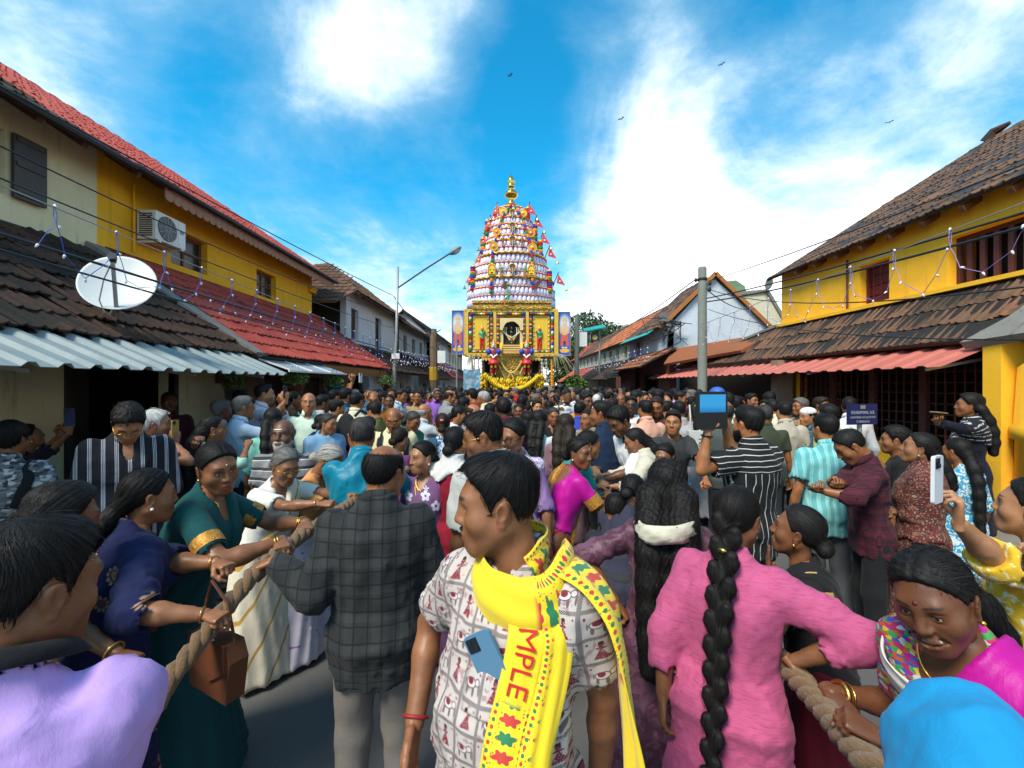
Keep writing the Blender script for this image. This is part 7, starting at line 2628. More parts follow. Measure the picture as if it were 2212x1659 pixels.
k = person('woman with receding long black hair in dark clothes behind the lavender shirt, gold bangle', 140, 1057, 1.52, 'f', yaw=78, hy=0, hp=-12, lean=16, skin=(.165, .075, .04), hair='long', hairlen=.40, hw=(.075, .05), outfit='kurta', topc=(.020, .016, .018), lowc=(.02, .02, .02),
   head=dict(nose=1.15, old=1), arm={'R': grip(ropeL, 1.22, (-.05, 0, .04), dirn=(.8, .2, 0)), 'L': grip(ropeL, 1.42, (-.05, 0, .02), dirn=(.8, .2, 0))}, recede=.4, nstr=2400, opt=dict(sleeve='half'))
bangle(k, 1, .9, GOLD, .004, .034)
bangle(k, -1, .9, GOLD, .004, .034)
band(k, 1, fabric('coral_cloth', (.62, .085, .05)), .58, .08, .066)
k = person('man in lavender T-shirt with black neckband, back of head, bottom left corner', 66, 1136, .80, 'm', yaw=22, hy=38, hp=-10, lean=10, skin=(.17, .075, .038), haircol='black', hair='short', outfit='tshirt', topc=(.42, .27, .60), nstr=3200, recede=.2,
   fat=1.06, arm={'R': dict(at=ropeL(.75) + np.array((-.1, 0, -.1)), pose='grip'), 'L': 'down'}, opt=dict(loose=.02, infl=.018, hem=.7, fold=.009, neckr=.094), head=dict(stub=.2))
wear(k, 'neckband', Geo().sheet(np.array([[k.neck + k.uz * (zz - .022 * math.cos(a)) * k.s + (k.ux * math.sin(a) * rr * 1.04 + k.uy * (math.cos(a) * rr * .96 + .006)) * k.s for rr, zz in ((.084, .044), (.093, .050), (.106, .041), (.121, .022))] for a in np.linspace(0, 2 * np.pi, 41)]), .004) if 1 else Geo().tube([k.neck + k.uz * (.026 - .022 * math.cos(a)) * k.s + (k.ux * math.sin(a) * .094 + k.uy * (math.cos(a) * .090 + .006)) * k.s for a in np.linspace(0, 2 * np.pi, 30)], .018, 8, cap=False), CLOTH, (.008, .008, .010))
necklace(k, .03, .0035)
k = person('woman in dark teal sari with gold sleeve border leaning on the rope', 470, 959, 2.06, 'f', yaw=112, hy=42, hp=-14, hr=6, lean=17, skin=(.20, .092, .048), hair='bun', outfit='sari', topc=(.006, .060, .062), low=CLOTH, lowc=(.006, .055, .058), drapec=(.006, .062, .064),
   fat=1.16, afat=1.25, head=dict(wide=1.05), arm={'R': grip(ropeL, 2.0, (-.02, 0, .03), dirn=(.8, .25, -.1)), 'L': grip(ropeL, 2.22, (-.03, 0, .03), dirn=(.8, .2, -.1))}, nstr=2000, opt=dict(spread=.16))
bindi(k, (.55, .42, .25), .004, .046)
earrings(k)
necklace(k, .12, .003)
for sd in (-1, 1):
 band(k, sd, PM['gold_zari'], .62, .055, .066)
 bangle(k, sd, .88, GOLD, .0035, .030)
 bangle(k, sd, .93, GOLD, .0030, .030)
wear(k, 'hem_border', Geo().lathe([(.0, 0), (.001, .0)], 4), PM['gold_zari']) if False else None
K6 = k
k = person('old woman in cream sari with gold lines and glasses holding the rope', 616, 973, 2.76, 'f', yaw=140, hy=12, hp=-22, lean=20, skin=(.215, .105, .06), haircol='grey', hair='bun', outfit='sari', topc=(.68, .66, .62), low=PM['cream_border'], lowc=(.7, .62, .5), drape=PM['cream_border'],
   head=dict(old=1), arm={'R': grip(ropeL, 2.52, (-.02, 0, .03)), 'L': grip(ropeL, 2.75, (-.02, 0, .03))}, afat=1.1)
glasses(k)
bangle(k, 1, .9)
k = person('grey haired man in turquoise silk shirt seen from behind', 781, 904, 2.95, 'm', yaw=2, hy=-2, lean=9, hp=-10, skin='brown', haircol='pepper', hair='crop', outfit='shirt', top=PM['teal_silk'], lowc=(.03, .03, .04), fat=1.05,
   arm={'L': grip(ropeL, 3.0, (.04, 0, .03)), 'R': grip(ropeL, 3.3, (.06, 0, .03))}, opt=dict(sleeve='full', fold=.013), head=dict(wide=1.05))
k = person('woman in lilac sari with white flowers, gold pendant, looking left', 912, 959, 3.05, 'f', yaw=205, hy=32, hp=-4, lean=2, skin=(.29, .15, .088), hair='bun', outfit='sari', top=PM['lilac_flower'], low=PM['lilac_flower'], drape=PM['lilac_flower'], fat=1.08,
   head=dict(old=1), arm={'L': 'down', 'R': 'down'})
earrings(k, WHITEP)
necklace(k, .10, .003, pend=.010)
necklace(k, .16, .0022)
bangle(k, -1, .92, GOLD, .0035, .029)
bindi(k, (.2, .01, .02), .004)
k = person('young man with glasses and light grey shirt in profile behind the scarf man', 1043, 891, 2.30, 'm', yaw=318, hy=-40, hp=-14, lean=0, skin=(.20, .09, .045), hair='short', outfit='shirt', topc=(.42, .42, .40), fat=1.08, head=dict(stub=.2),
   arm={'L': dict(at=P(985, 1290, 2.2), pose='relax'), 'R': 'down'}, opt=dict(loose=.02, fold=.011), nstr=1800)
glasses(k)
k = person('laughing woman with dark framed glasses and lilac embroidered kurta', 1107, 905, 2.95, 'f', yaw=196, hy=22, hp=-14, hr=-10, lean=6, skin=(.25, .125, .07), hair='bun', outfit='kurta', top=PM['lilac_embroid'], lowc=(.3, .2, .4), head=dict(smile=1, wide=1.05), fat=1.12)
glasses(k, DKMETAL, .0028, .024, .018)
bindi(k, (.5, .08, .05), .003)
k = person('woman in maroon blouse with white shawl half hidden behind the glasses man', 985, 925, 3.1, 'f', yaw=30, lean=6, skin='tan', hair='bun', outfit='kurta', topc=(.20, .006, .020), arm={'L': 'pull', 'R': 'down'}, opt=dict(sleeve='threeq', shawl=1, shawl_low=.8), drapec=(.6, .58, .56))
k = person('woman in magenta blouse and red gold silk sari gripping the right rope', 1252, 949, 3.15, 'f', yaw=62, hy=62, hp=-6, lean=22, skin=(.17, .075, .038), hair='bun', outfit='sari', top=PM['satin_magenta'], low=PM['red_gold'], drape=PM['gold_zari'], fat=1.15, afat=1.15,
   arm={'R': grip(ropeR, 3.2, (-.05, 0, .04)), 'L': grip(ropeR, 3.45, (-.05, 0, .04))}, opt=dict(neck='deepback', spread=.12))
earrings(k, WHITEP)
bindi(k, (.7, .55, .4), .004, .048)
for sd in (-1, 1):
 band(k, sd, PM['gold_zari'], .60, .075, .066)
necklace(k, .05, .0025)
person('woman in bright teal dupatta bending behind the red sari', 1272, 934, 3.55, 'f', yaw=75, lean=26, hp=-14, skin='brown', hair='bun', outfit='kurta', top=PM['teal_dots'], lowc=(.01, .16, .16), drape=PM['teal_dots'], arm={'R': grip(ropeR, 3.6), 'L': grip(ropeR, 3.9)}, opt=dict(sleeve='threeq', shawl=1, hem=.2, flare=.08))
k = person('man in navy blue shirt with pocket pens looking back over his shoulder', 1298, 867, 4.25, 'm', yaw=330, hy=-45, lean=8, skin='brown', outfit='shirt', topc=(.010, .022, .055), arm={'L': grip(ropeR, 4.2), 'R': grip(ropeR, 4.5)}, opt=dict(sleeve='half'), head=dict(stub=.3))
k = person('young man in white shirt bending over the right rope', 1338, 880, 3.95, 'm', yaw=232, hp=-32, lean=24, skin=(.13, .058, .03), hair='shortcurl', outfit='shirt', topc=(.70, .71, .74), arm={'R': grip(ropeR, 4.0), 'L': grip(ropeR, 3.75)}, opt=dict(sleeve='elbow'), head=dict(stub=.3))
k = person('woman in white shawl with orange flowers, profile left, long dark hair', 1372, 929, 3.8, 'f', yaw=268, hp=-22, lean=14, skin=(.25, .125, .07), hair='pony', hairlen=.36, hw=(.055, .035), outfit='kurta', top=PM['cream_flower'], drape=PM['cream_flower'], lowc=(.5, .45, .36), arm={'R': grip(ropeR, 3.9), 'L': grip(ropeR, 3.6)}, opt=dict(sleeve='threeq', shawl=1))
k = person('woman with pale forehead mark and bright blue blouse behind the curly hair', 1436, 964, 3.5, 'f', yaw=206, hp=-12, lean=8, skin=(.19, .09, .05), hair='bun', outfit='sari', topc=(.01, .22, .45), lowc=(.5, .5, .5), drape=PM['blue_white_print'])
bindi(k, (.75, .62, .5), .005, .046)
person('bowed black haired head beside the teal dupatta', 1366, 1034, 2.75, 'f', yaw=20, lean=34, hp=-30, skin='brown', hair='bun', outfit='kurta', topc=(.03, .03, .05), arm={'L': grip(ropeR, 2.9), 'R': grip(ropeR, 3.0)})
person('child with short black hair low in the gap left of the curly hair', 1330, 1082, 2.7, 'm', yaw=10, skin='brown', hair='short', outfit='tshirt', topc=(.02, .02, .03), smin_=.62, hp=-20)
k = person('woman with very long curly black hair and cream scarf seen from behind', 1442, 1006, 1.93, 'f', yaw=3, hp=-3, lean=3, skin='brown', hair='curly', hairlen=.62, hw=(.095, .075), curl=1.0, sway=.3, outfit='kurta', top=PM['satin_mauve'], lowc=(.12, .10, .085), fat=1.12, afat=1.1, nstr=5200,
   arm={'L': dict(at=P(1330, 1300, 1.9), pose='grip'), 'R': grip(ropeR, 1.9, (.02, 0, .04))}, opt=dict(sleeve='elbow', hem=.25, flare=.09))
G_ = Geo()
g_ = []
for i in range(33):
 a = np.pi * .05 + 1.9 * np.pi * i / 32
 c = k.neck + k.uz * (.025 + .012 * math.cos(a)) * k.s
 row = []
 for j in range(6):
  b = j / 5
  r_ = .104 + .118 * max(-math.cos(a), 0) + .012 * math.sin(b * np.pi) + .008 * math.sin(a * 9 + j * 1.7)
  row.append(c + (k.ux * math.sin(a) * r_ * .92 + k.uy * math.cos(a) * r_ * 1.22) * k.s + k.uz * (.018 - .080 * b + .010 * math.sin(a * 3)) * k.s)
 g_.append(row)
wear(k, 'neck_scarf', Geo().sheet(np.array(g_), .006), PM['cream_flower'])
k = person('woman in pink kurta with one long black plait, seen from behind at the right rope', 1592, 1060, 1.58, 'f', yaw=14, hy=6, hp=-6, lean=7, skin=(.17, .078, .042), hair='braid', hairlen=.92, hw=(.050, .028), sway=.5, outfit='kurta', top=PM['pink_slub'], lowc=(.35, .06, .2), fat=1.14, afat=1.22, nstr=3600,
   arm={'R': grip(ropeR, 1.42, (-.01, 0, .04), dirn=(.7, -.1, -.5), pole=(.9, .1, -.3)), 'L': dict(at=P(1420, 1560, 1.55), pose='relax')}, opt=dict(sleeve='threeq', loose=.016, hem=.25, flare=.06, fold=.010))
wear(k, 'hair_clip', Geo().beam(hp_(k, (-.045, -.092, .055))[0], hp_(k, (-.005, -.108, .052))[0], .010, .006), STEEL)
wear(k, 'hair_clip', Geo().beam(hp_(k, (.025, -.10, .03))[0], hp_(k, (.065, -.075, .032))[0], .009, .006), DKMETAL)
wear(k, 'hair_brooch', Geo().ball(hp_(k, (.012, -.165, -.10))[0], (.016, .008, .010), 10, 6), BRASS)
k = person('old woman in black sari with gold dots whispering beside the plait', 1722, 1106, 1.82, 'f', yaw=268, hy=10, hp=8, lean=8, skin=(.17, .075, .04), haircol=(.014, .013, .013), hair='bun', outfit='sari', top=PM['black_dots'], low=fabric('dark_red', (.09, .004, .012)), drape=PM['black_dots'], head=dict(old=1, nose=1.1),
   smin_=.74, arm={'R': grip(ropeR, 1.72, (.02, 0, .05)), 'L': dict(at=P(1664, 1250, 1.62), pose='flat', dors=(0, 1, 0), dirn=(0, .1, 1), pole=(-.3, .2, -1))}, nstr=2000, recede=.3)
earrings(k)
bindi(k, (.5, .3, .2), .004, .046)
k = person('laughing dark woman with maroon bindi and magenta sari leaning to the right rope', 2018, 1203, 1.06, 'f', yaw=212, hy=-14, hp=-20, hr=9, lean=22, skin=(.125, .052, .027), hair='pony', hairlen=.30, hw=(.055, .04), outfit='sari', top=PM['patch_blouse'], low=PM['satin_magenta'], drape=PM['satin_magenta'],
   head=dict(smile=1, wide=1.03, nose=1.05, jaw=.95), fat=1.15, afat=1.15, nstr=3400, smin_=.72, arm={'R': grip(ropeR, 1.28, (.02, -.02, .04), dirn=(-.9, .3, -.15), pole=(.2, -.3, -1)), 'L': grip(ropeR, 1.05, (.05, 0, .03), pole=(-.3, -.2, -1))})
bindi(k, (.09, .006, .010), .0065, .040)
necklace(k, .08, .0024)
earrings(k)
bangle(k, 1, .86, GOLD, .008, .034)
bangle(k, 1, .78, GOLD, .003, .036)
g1, *_ = ribbon(k, [(.83, 70, .022), (.80, 40, .026), (.79, 10, .030), (.80, -20, .030), (.84, -50, .028)], [.036, .040, .040, .040, .036], n=30, seed=2)
wear(k, 'neckline_border', g1, PM['white_flower'])
g1, *_ = ribbon(k, [(.97, 62, .016), (.93, 85, .020), (.86, 110, .022), (.75, 135, .022)], [.017] * 4, n=20, seed=1, fold=.001)
wear(k, 'bag_strap', g1, fabric('grey_strap', (.16, .165, .18)))
g1, *_ = ribbon(k, [(.62, -10, .050), (.64, -40, .058), (.68, -75, .060), (.66, -110, .058)], [.05] * 4, n=24, seed=5)
wear(k, 'sari_border', g1, PM['gold_zari'])
person('person with bright sky blue cloth over the head at the bottom right corner', 2105, 1545, .62, 'f', yaw=335, hp=-16, lean=12, skin='brown', hair='bun', outfit='kurta', topc=(.010, .23, .48), drapec=(.010, .23, .48), smin_=.6, opt=dict(hood=1), nstr=100, h=.009)
k = person('woman in yellow floral kurta at right edge raising a white phone', 2228, 1040, 1.62, 'f', yaw=284, hy=-4, hp=6, skin=(.34, .185, .112), hair='pony', outfit='kurta', top=PM['yellow_floral'], lowc=(.5, .35, .05), fat=1.12, afat=1.2, smin_=.74,
   arm={'L': dict(at=P(2030, 1100, 1.36), pose='phone', dirn=(-.05, -.05, 1), dors=(.5, -1, 0), pole=(.1, -.3, -1)), 'R': dict(at=P(2192, 1250, 1.2), pose='grip', dirn=(-.2, .0, 1), pole=(0, -.3, -1))}, opt=dict(sleeve='elbow', loose=.018), nstr=1600)
bangle(k, 1, .9, BRASS, .006, .032, 'watch')
phone('white phone held up by the woman in yellow floral kurta', P(2024, 1036, 1.32), (.86, .51, 0), (.10, .05, 1), (.62, .62, .66), w_=.034, h_=.07)
def held(k, sd, a=.115):
 q = k.arm[sd]
 return k.world(q[2] + q[3] * a)
k = person('woman wrapped in maroon block printed shawl looking up to the left', 1985, 938, 3.05, 'f', yaw=268, hp=10, skin=(.25, .125, .068), hair='pony', hairlen=.2, outfit='kurta', top=PM['ajrakh'], drape=PM['ajrakh'], lowc=(.08, .02, .02), opt=dict(sleeve='threeq', shawl=1, shawl_low=.0, hem=.25, flare=.1), arm={'L': 'fold', 'R': 'fold'}, fat=1.1)
earrings(k, STEEL, .008)
k = person('man in maroon checked shirt bowed over his phone', 1836, 931, 3.15, 'm', yaw=252, hp=-36, lean=5, skin='brown', hair='crop', outfit='shirt', top=PM['maroon_check'], lowc=(.012, .012, .014), head=dict(stub=.6), arm={'R': dict(at=P(1770, 1068, 2.85), pose='phone', dors=(0, 0, -1), dirn=(-.9, -.1, .1)), 'L': dict(at=P(1755, 1056, 3.0), pose='phone', dors=(0, 0, -1), dirn=(-.9, -.1, .1))}, opt=dict(sleeve='rolled', hem=.74))
moustache(k)
phone('thin dark phone in the hands of the man in maroon checks', P(1738, 1046, 2.93), (.1, 1, .1), (-.85, 0, .5), lens=False)
k = person('man in light turquoise striped shirt seen from behind', 1783, 897, 3.55, 'm', yaw=335, hy=-12, skin='tan', hair='short', outfit='shirt', top=PM['turq_stripe'], lowc=(.10, .105, .115), fat=1.08, opt=dict(hem=.72, loose=.022, fold=.012), arm={'L': 'down', 'R': 'fwd'})
bangle(k, -1, .95, DKMETAL, .005, .032, 'watch')
person('young man with curly top and black shirt, profile left', 1932, 927, 3.85, 'm', yaw=268, skin='brown', hair='shortcurl', outfit='tshirt', topc=(.012, .012, .013), head=dict(stub=.5))
k = person('woman in navy zari dupatta on the step by the yellow pier holding a phone', 2092, 851, 4.45, 'f', yaw=262, hp=4, skin='brown', hair='long', hairlen=.42, hw=(.07, .05), outfit='kurta', topc=(.008, .009, .022), drape=PM['zari_navy'], lowc=(.01, .01, .02), arm={'L': dict(at=P(1972, 905, 4.1), pose='phone', dirn=(-.5, 0, .8)), 'R': 'fold'}, opt=dict(sleeve='full', shawl=1, hem=.3), smax=.97)
phone('small gold phone held out by the woman in navy zari dupatta', held(k, -1), (.3, -.9, 0), (-.9, -.3, .1), (.25, .19, .10))
person('girl with a long ponytail and turquoise flowered top, back of head', 2066, 952, 3.55, 'f', yaw=318, hy=-14, skin='brown', hair='pony', hairlen=.55, hw=(.05, .03), outfit='kurta', top=PM['blue_white_print'], low=CLOTH, lowc=(.55, .54, .50), smin_=.74)
k = person('bearded man in black striped shirt filming with a tablet', 1616, 878, 3.05, 'm', yaw=312, hy=2, hp=2, skin='tan', hair='short', outfit='shirt', top=PM['bw_stripe'], lowc=(.03, .03, .04), fat=1.08, arm={'L': dict(at=P(1528, 934, 2.85), pose='phone', dirn=(.2, .1, 1), pole=(-.6, 0, -1)), 'R': dict(at=P(1566, 918, 3.0), pose='phone', dirn=(-.4, .1, .8), pole=(.7, 0, -1))}, opt=dict(loose=.026, hem=.70, fold=.012))
beard(k)
bangle(k, -1, .9, DKMETAL, .006, .033, 'watch')
tb = phone('black tablet with blue screen held up by the man in striped shirt', P(1537, 887, 2.82), (1, .25, 0), (0, 0, 1), (.012, .012, .014), lens=False, w_=.115, h_=.118)
tb.name = 'tablet'
tb['category'] = 'tablet'
M_ = frame((0, 0, 0), (1, .25, 0), (0, 0, 1))
m_, g = newmat('lit_screen')
e_ = g.node('ShaderNodeEmission')
g.put(e_.inputs[0], g.mix(g.step(g.xyz(g.vec())[2], -.02, .04), (.02, .16, .40), (.04, .30, .60)))
e_.inputs[1].default_value = .5
g.l.new(e_.outputs[0], g.node('ShaderNodeOutputMaterial').inputs[0])
link('lit_picture', Geo().box((-.088, -.012, .0047), (.100, .100, .0056), M_), m_, tb)
person('man in beige linen shirt seen from behind near the orange pillar', 1694, 870, 5.3, 'm', yaw=338, skin='fair', hair='short', outfit='shirt', topc=(.42, .37, .30), lowc=(.012, .018, .045), opt=dict(hem=.70, loose=.02))
person('old man with grey curls smiling against the maroon lattice', 1728, 862, 6.4, 'm', yaw=240, skin='brown', haircol='grey', hair='shortcurl', outfit='shirt', topc=(.3, .22, .16), head=dict(old=1, smile=1))
k = person('man in white cap and blue plaid shirt holding his ear', 1745, 884, 5.6, 'm', yaw=235, skin='tan', hair='short', outfit='shirt', top=PM['plaid_blue'], arm={'R': 'face', 'L': 'down'})
wear(k, 'cap', Geo().merge(Geo().ball((0, -.005, .075), (.085, .105, .065), 16, 8), k.Mh), CLOTH, (.7, .69, .66))
person('dark haired man peeping over the turquoise striped shirt', 1786, 876, 4.9, 'm', yaw=300, skin='tan', hair='shortcurl', outfit='shirt', topc=(.50, .47, .2))
person('grey cropped man in dark olive shirt behind the striped filmer', 1652, 876, 5.0, 'm', yaw=345, skin='brown', haircol='pepper', hair='crop', outfit='shirt', topc=(.04, .05, .03))
person('bald crowned man in grey green T-shirt right behind the tablet', 1567, 866, 4.7, 'm', yaw=352, skin='brown', haircol='pepper', hair='crown', outfit='tshirt', topc=(.065, .08, .075))
k = person('man in brown checked shirt facing the camera with lowered eyes', 1418, 857, 5.5, 'm', yaw=186, hp=-18, skin='brown', haircol='brown', hair='crop', outfit='shirt', top=PM['brown_check'], opt=dict(sleeve='rolled'), head=dict(stub=.4))
person('man in peach shirt seen from behind', 1394, 865, 5.4, 'm', yaw=335, skin='tan', hair='short', outfit='shirt', topc=(.62, .33, .24), opt=dict(sleeve='full'))
person('man in dusty pink hooded shirt seen from behind', 1467, 868, 5.6, 'm', yaw=350, skin='brown', hair='short', outfit='shirt', topc=(.34, .25, .26), opt=dict(sleeve='full', shawl=1, shawl_low=.86), drapec=(.40, .33, .31))
k = person('person in grey hoodie with a printed tote bag by the concrete pole', 1502, 872, 4.9, 'f', yaw=350, skin='tan', hair='pony', outfit='kurta', topc=(.30, .29, .31), lowc=(.03, .04, .07), opt=dict(sleeve='full', shawl=1, shawl_low=.7), drapec=(.32, .31, .33))
tote = thing('tote_bag', 'white cloth tote bag with black lettering beside the grey hoodie', 'bag', P(1500, 965, 4.55))
link('bag_cloth', Geo().box((-.075, -.05, -.20), (.075, .03, .16)), fabric('canvas', (.55, .54, .50)), tote)
text_mesh('YOUR', .085, BLACKP, tote, frame((.02, -.053, 0.0), (0, 0, -1), (1, 0, 0)), sx=.9)
for sx in (-.05, .05):
 link('strap', Geo().tube([(sx, -.01, .15), (sx * .8, .0, .30), (sx * .6, .05, .42)], .008, 6), fabric('canvas'), tote)
k = person('dark man in white shirt lifting a black phone in front of his face', 1364, 857, 6.2, 'm', yaw=188, skin='deep', hair='short', outfit='shirt', topc=(.6, .6, .62), arm={'R': 'hold', 'L': 'down'})
phone('black phone lifted in front of a dark face', P(1372, 884, 5.7), (1, .1, 0), (0, .1, 1))
k = person('moustached man with checked shawl beside the navy shirt', 1269, 887, 5.2, 'm', yaw=222, skin='brown', hair='crop', outfit='shirt', topc=(.3, .25, .18), drape=PM['check_shawl'], opt=dict(shawl=1, shawl_low=.7))
moustache(k)
person('man in royal blue shirt with a pink cloth bag strap, back of head', 1253, 869, 5.9, 'm', yaw=15, skin='brown', hair='short', outfit='shirt', topc=(.03, .06, .36), opt=dict(stole=(1,)), drapec=(.55, .04, .22))
person('woman with long brown loose hair in mauve print seen from behind', 1222, 899, 4.2, 'f', yaw=8, skin='tan', haircol='brown', hair='long', hairlen=.55, hw=(.08, .06), outfit='kurta', topc=(.20, .11, .13))
person('woman with curly hair and floral dress of yellow blossoms', 1166, 890, 4.7, 'f', yaw=20, skin='tan', hair='curly', hairlen=.3, hw=(.07, .06), curl=.8, outfit='kurta', top=PM['floral_dress'])
person('woman in leopard print top with black bob seen from behind', 1139, 892, 5.2, 'f', yaw=350, skin='tan', hair='curly', hairlen=.2, hw=(.06, .05), outfit='kurta', top=PM['leopard'])
k = person('smiling dark woman in lilac top facing the camera', 1121, 874, 6.4, 'f', yaw=188, skin='dark', hair='pony', outfit='kurta', topc=(.36, .22, .50), head=dict(smile=1))
person('young woman with loose hair turning her fair face back', 1160, 867, 7.4, 'f', yaw=158, skin='fair', hair='long', hairlen=.3, outfit='kurta', topc=(.05, .05, .07))
k = person('bald man with full black beard and white shirt', 1232, 845, 9.0, 'm', yaw=250, skin='tan', hair='bald', outfit='shirt', topc=(.7, .7, .7))
beard(k)
person('white haired elder turned to the chariot', 1289, 853, 8.6, 'm', yaw=10, skin='tan', haircol='white', hair='crop', outfit='shirt', topc=(.5, .5, .45))
person('bald dark man with yellow green shirt facing the camera', 1341, 850, 8.2, 'm', yaw=182, skin='brown', hair='bald', outfit='shirt', topc=(.40, .52, .12))
k = person('person wearing a blue and white helmet near the concrete pole', 1548, 838, 7.2, 'm', yaw=300, skin='brown', hair='crop', outfit='shirt', topc=(.05, .06, .06))
wear(k, 'helmet', Geo().merge(Geo().ball((0, -.01, .045), (.105, .125, .105), 16, 8), k.Mh), PAINT, (.02, .10, .42))
k = person('young man in navy and white striped shirt with gold glasses bowing his head', 277, 873, 3.0, 'm', yaw=178, hp=-46, lean=4, skin=(.27, .14, .08), hair='shortcurl', outfit='shirt', top=PM['vstripe_shirt'], lowc=(.02, .02, .03), fat=1.12, opt=dict(sleeve='full', loose=.022, vneck=.13, hem=.72, fold=.010), arm={'L': 'clasp', 'R': 'clasp'})
glasses(k)
k = person('white haired man holding a gold phone upright before his face', 338, 885, 3.5, 'm', yaw=94, skin=(.26, .125, .075), haircol='white', hair='crop', outfit='shirt', topc=(.24, .10, .30), arm={'R': dict(at=P(378, 960, 3.5), pose='phone', dirn=(0, 0, 1)), 'L': 'hold'}, head=dict(old=1))
phone('gold edged phone held upright beside the white haired man', held(k, 1), (0, 1, 0), (0, 0, 1), (.30, .19, .05))
k = person('man in maroon shirt standing in the dark doorway', 366, 846, 5.45, 'm', yaw=172, skin='dark', hair='crop', outfit='shirt', topc=(.06, .012, .018))
moustache(k)
k = person('girl in dark top raising a phone, profile right, at left edge', 62, 919, 3.9, 'f', yaw=82, hp=14, skin=(.24, .12, .07), hair='bun', outfit='kurta', topc=(.012, .012, .03), arm={'R': dict(at=P(176, 915, 3.75), pose='phone', dirn=(.1, 0, 1), pole=(0, -.2, -1)), 'L': dict(at=P(168, 915, 3.85), pose='phone', dirn=(.1, 0, 1), pole=(0, .2, -1))})
earrings(k, WHITEP)
phone('dark blue phone raised by two hands at the left', held(k, 1, .13), (.3, 1, 0), (-.1, .0, 1), (.01, .03, .10))
k = person('woman with hairband behind the girl with raised phone', 33, 889, 4.9, 'f', yaw=85, hp=10, skin='brown', hair='bun', outfit='kurta', topc=(.02, .02, .025), arm={'R': dict(at=P(150, 910, 4.7), pose='phone', dirn=(.5, 0, .8))})
bangle(k, 1, .93, DKMETAL, .006, .03, 'watch')
k = person('man in grey camouflage shirt with backpack strap seen from behind', 22, 916, 2.95, 'm', yaw=28, skin='brown', hair='shortcurl', outfit='shirt', top=PM['camo_shirt'], fat=1.12, opt=dict(loose=.03, fold=.012))
g1, *_ = ribbon(k, [(.5, 42, .034), (.75, 44, .034), (.92, 55, .034), (.99, 90, .034), (.92, 125, .036), (.7, 140, .036), (.45, 150, .036)], [.026] * 7, n=40, fold=.001)
wear(k, 'backpack_strap', g1, fabric('black_strap', (.015, .015, .017)))
k = person('woman with long curly ponytail and mint top, profile right', 462, 901, 3.9, 'f', yaw=86, skin=(.21, .10, .055), hair='pony', hairlen=.45, hw=(.07, .05), curl=.6, outfit='kurta', topc=(.30, .52, .42), arm={'R': 'hold', 'L': 'down'})
earrings(k)
person('man with thick grey curls half hidden by the mint top woman', 480, 866, 5.0, 'm', yaw=62, skin='dark', haircol='grey', hair='shortcurl', outfit='shirt', topc=(.32, .33, .42))
k = person('grey haired man in pale blue shirt with spectacles, profile right', 526, 856, 4.75, 'm', yaw=72, skin='brown', haircol='grey', hair='short', outfit='shirt', topc=(.42, .54, .68), opt=dict(sleeve='full'), arm={'R': 'hold', 'L': 'down'})
glasses(k, DKMETAL)
k = person('bearded young man in white shirt filming with a phone', 572, 828, 5.5, 'm', yaw=88, skin='fair', hair='short', outfit='shirt', topc=(.66, .64, .72), opt=dict(sleeve='rolled'), arm={'R': dict(at=P(616, 868, 5.3), pose='phone', dirn=(.1, 0, 1)), 'L': dict(at=P(608, 872, 5.5), pose='phone', dirn=(.1, 0, 1))}, smax=1.14, head=dict(stub=1.0))
phone('black phone of the bearded filmer in white', held(k, 1), (.1, 1, 0), (0, 0, 1))
k = person('elderly man in grey striped polo shirt with white forehead mark', 612, 908, 3.4, 'm', yaw=196, hy=8, skin=(.115, .055, .034), haircol='grey', hair='side', outfit='shirt', top=PM['polo_stripe'], lowc=(.2, .2, .22), head=dict(old=1), arm={'L': 'down', 'R': 'down'})
tilak(k)
moustache(k, (.36, .35, .34))
beard(k, (.30, .29, .28), .004)
person('woman with long black loose hair in mint dress behind the striped polo', 590, 886, 4.4, 'f', yaw=8, skin='tan', hair='long', hairlen=.5, hw=(.07, .055), outfit='kurta', topc=(.20, .50, .42))
k = person('bald man in mint green shirt with clasped hands facing the camera', 667, 847, 5.4, 'm', yaw=184, skin=(.34, .16, .09), haircol='pepper', hair='side', outfit='shirt', top=PM['mint_linen'], lowc=(.4, .42, .36), belly=.05, arm={'L': 'clasp', 'R': 'clasp'})
moustache(k, (.05, .045, .04), .7)
k = person('man in black cap and dark grey polo turned right', 728, 864, 6.0, 'm', yaw=66, skin='tan', hair='crop', outfit='shirt', topc=(.028, .028, .027))
wear(k, 'cap', Geo().merge(Geo().ball((0, -.005, .072), (.086, .106, .062), 16, 8).box((-.06, .07, .058), (.06, .16, .068)), k.Mh), CLOTH, (.015, .015, .016))
k = person('young man with black backpack over a pale yellow shirt seen from behind', 770, 848, 5.9, 'm', yaw=28, skin='tan', hair='short', outfit='shirt', topc=(.62, .58, .42))
bp = thing('backpack', 'black backpack on the pale yellow shirt', 'backpack', k.world(k.hip + k.uz * .33 - k.uy * .17), -R(28))
link('bag', Geo().ball((0, -.03, 0), (.16, .09, .24), 14, 10), fabric('black_strap'), bp, smooth=True)
for sx in (-1, 1):
 link('strap', Geo().tube([(sx * .09, .02, .20), (sx * .10, .10, .27), (sx * .10, .22, .22), (sx * .10, .32, .10), (sx * .12, .28, -.08)], .018, 6), fabric('black_strap'), bp)
person('man in blue plaid shirt raising both hands with a phone', 748, 838, 6.6, 'm', yaw=52, skin='brown', hair='short', outfit='shirt', top=PM['plaid_blue'], opt=dict(sleeve='full'), arm={'R': dict(at=P(800, 862, 6.4), pose='phone', dirn=(0, 0, 1)), 'L': 'hold'})
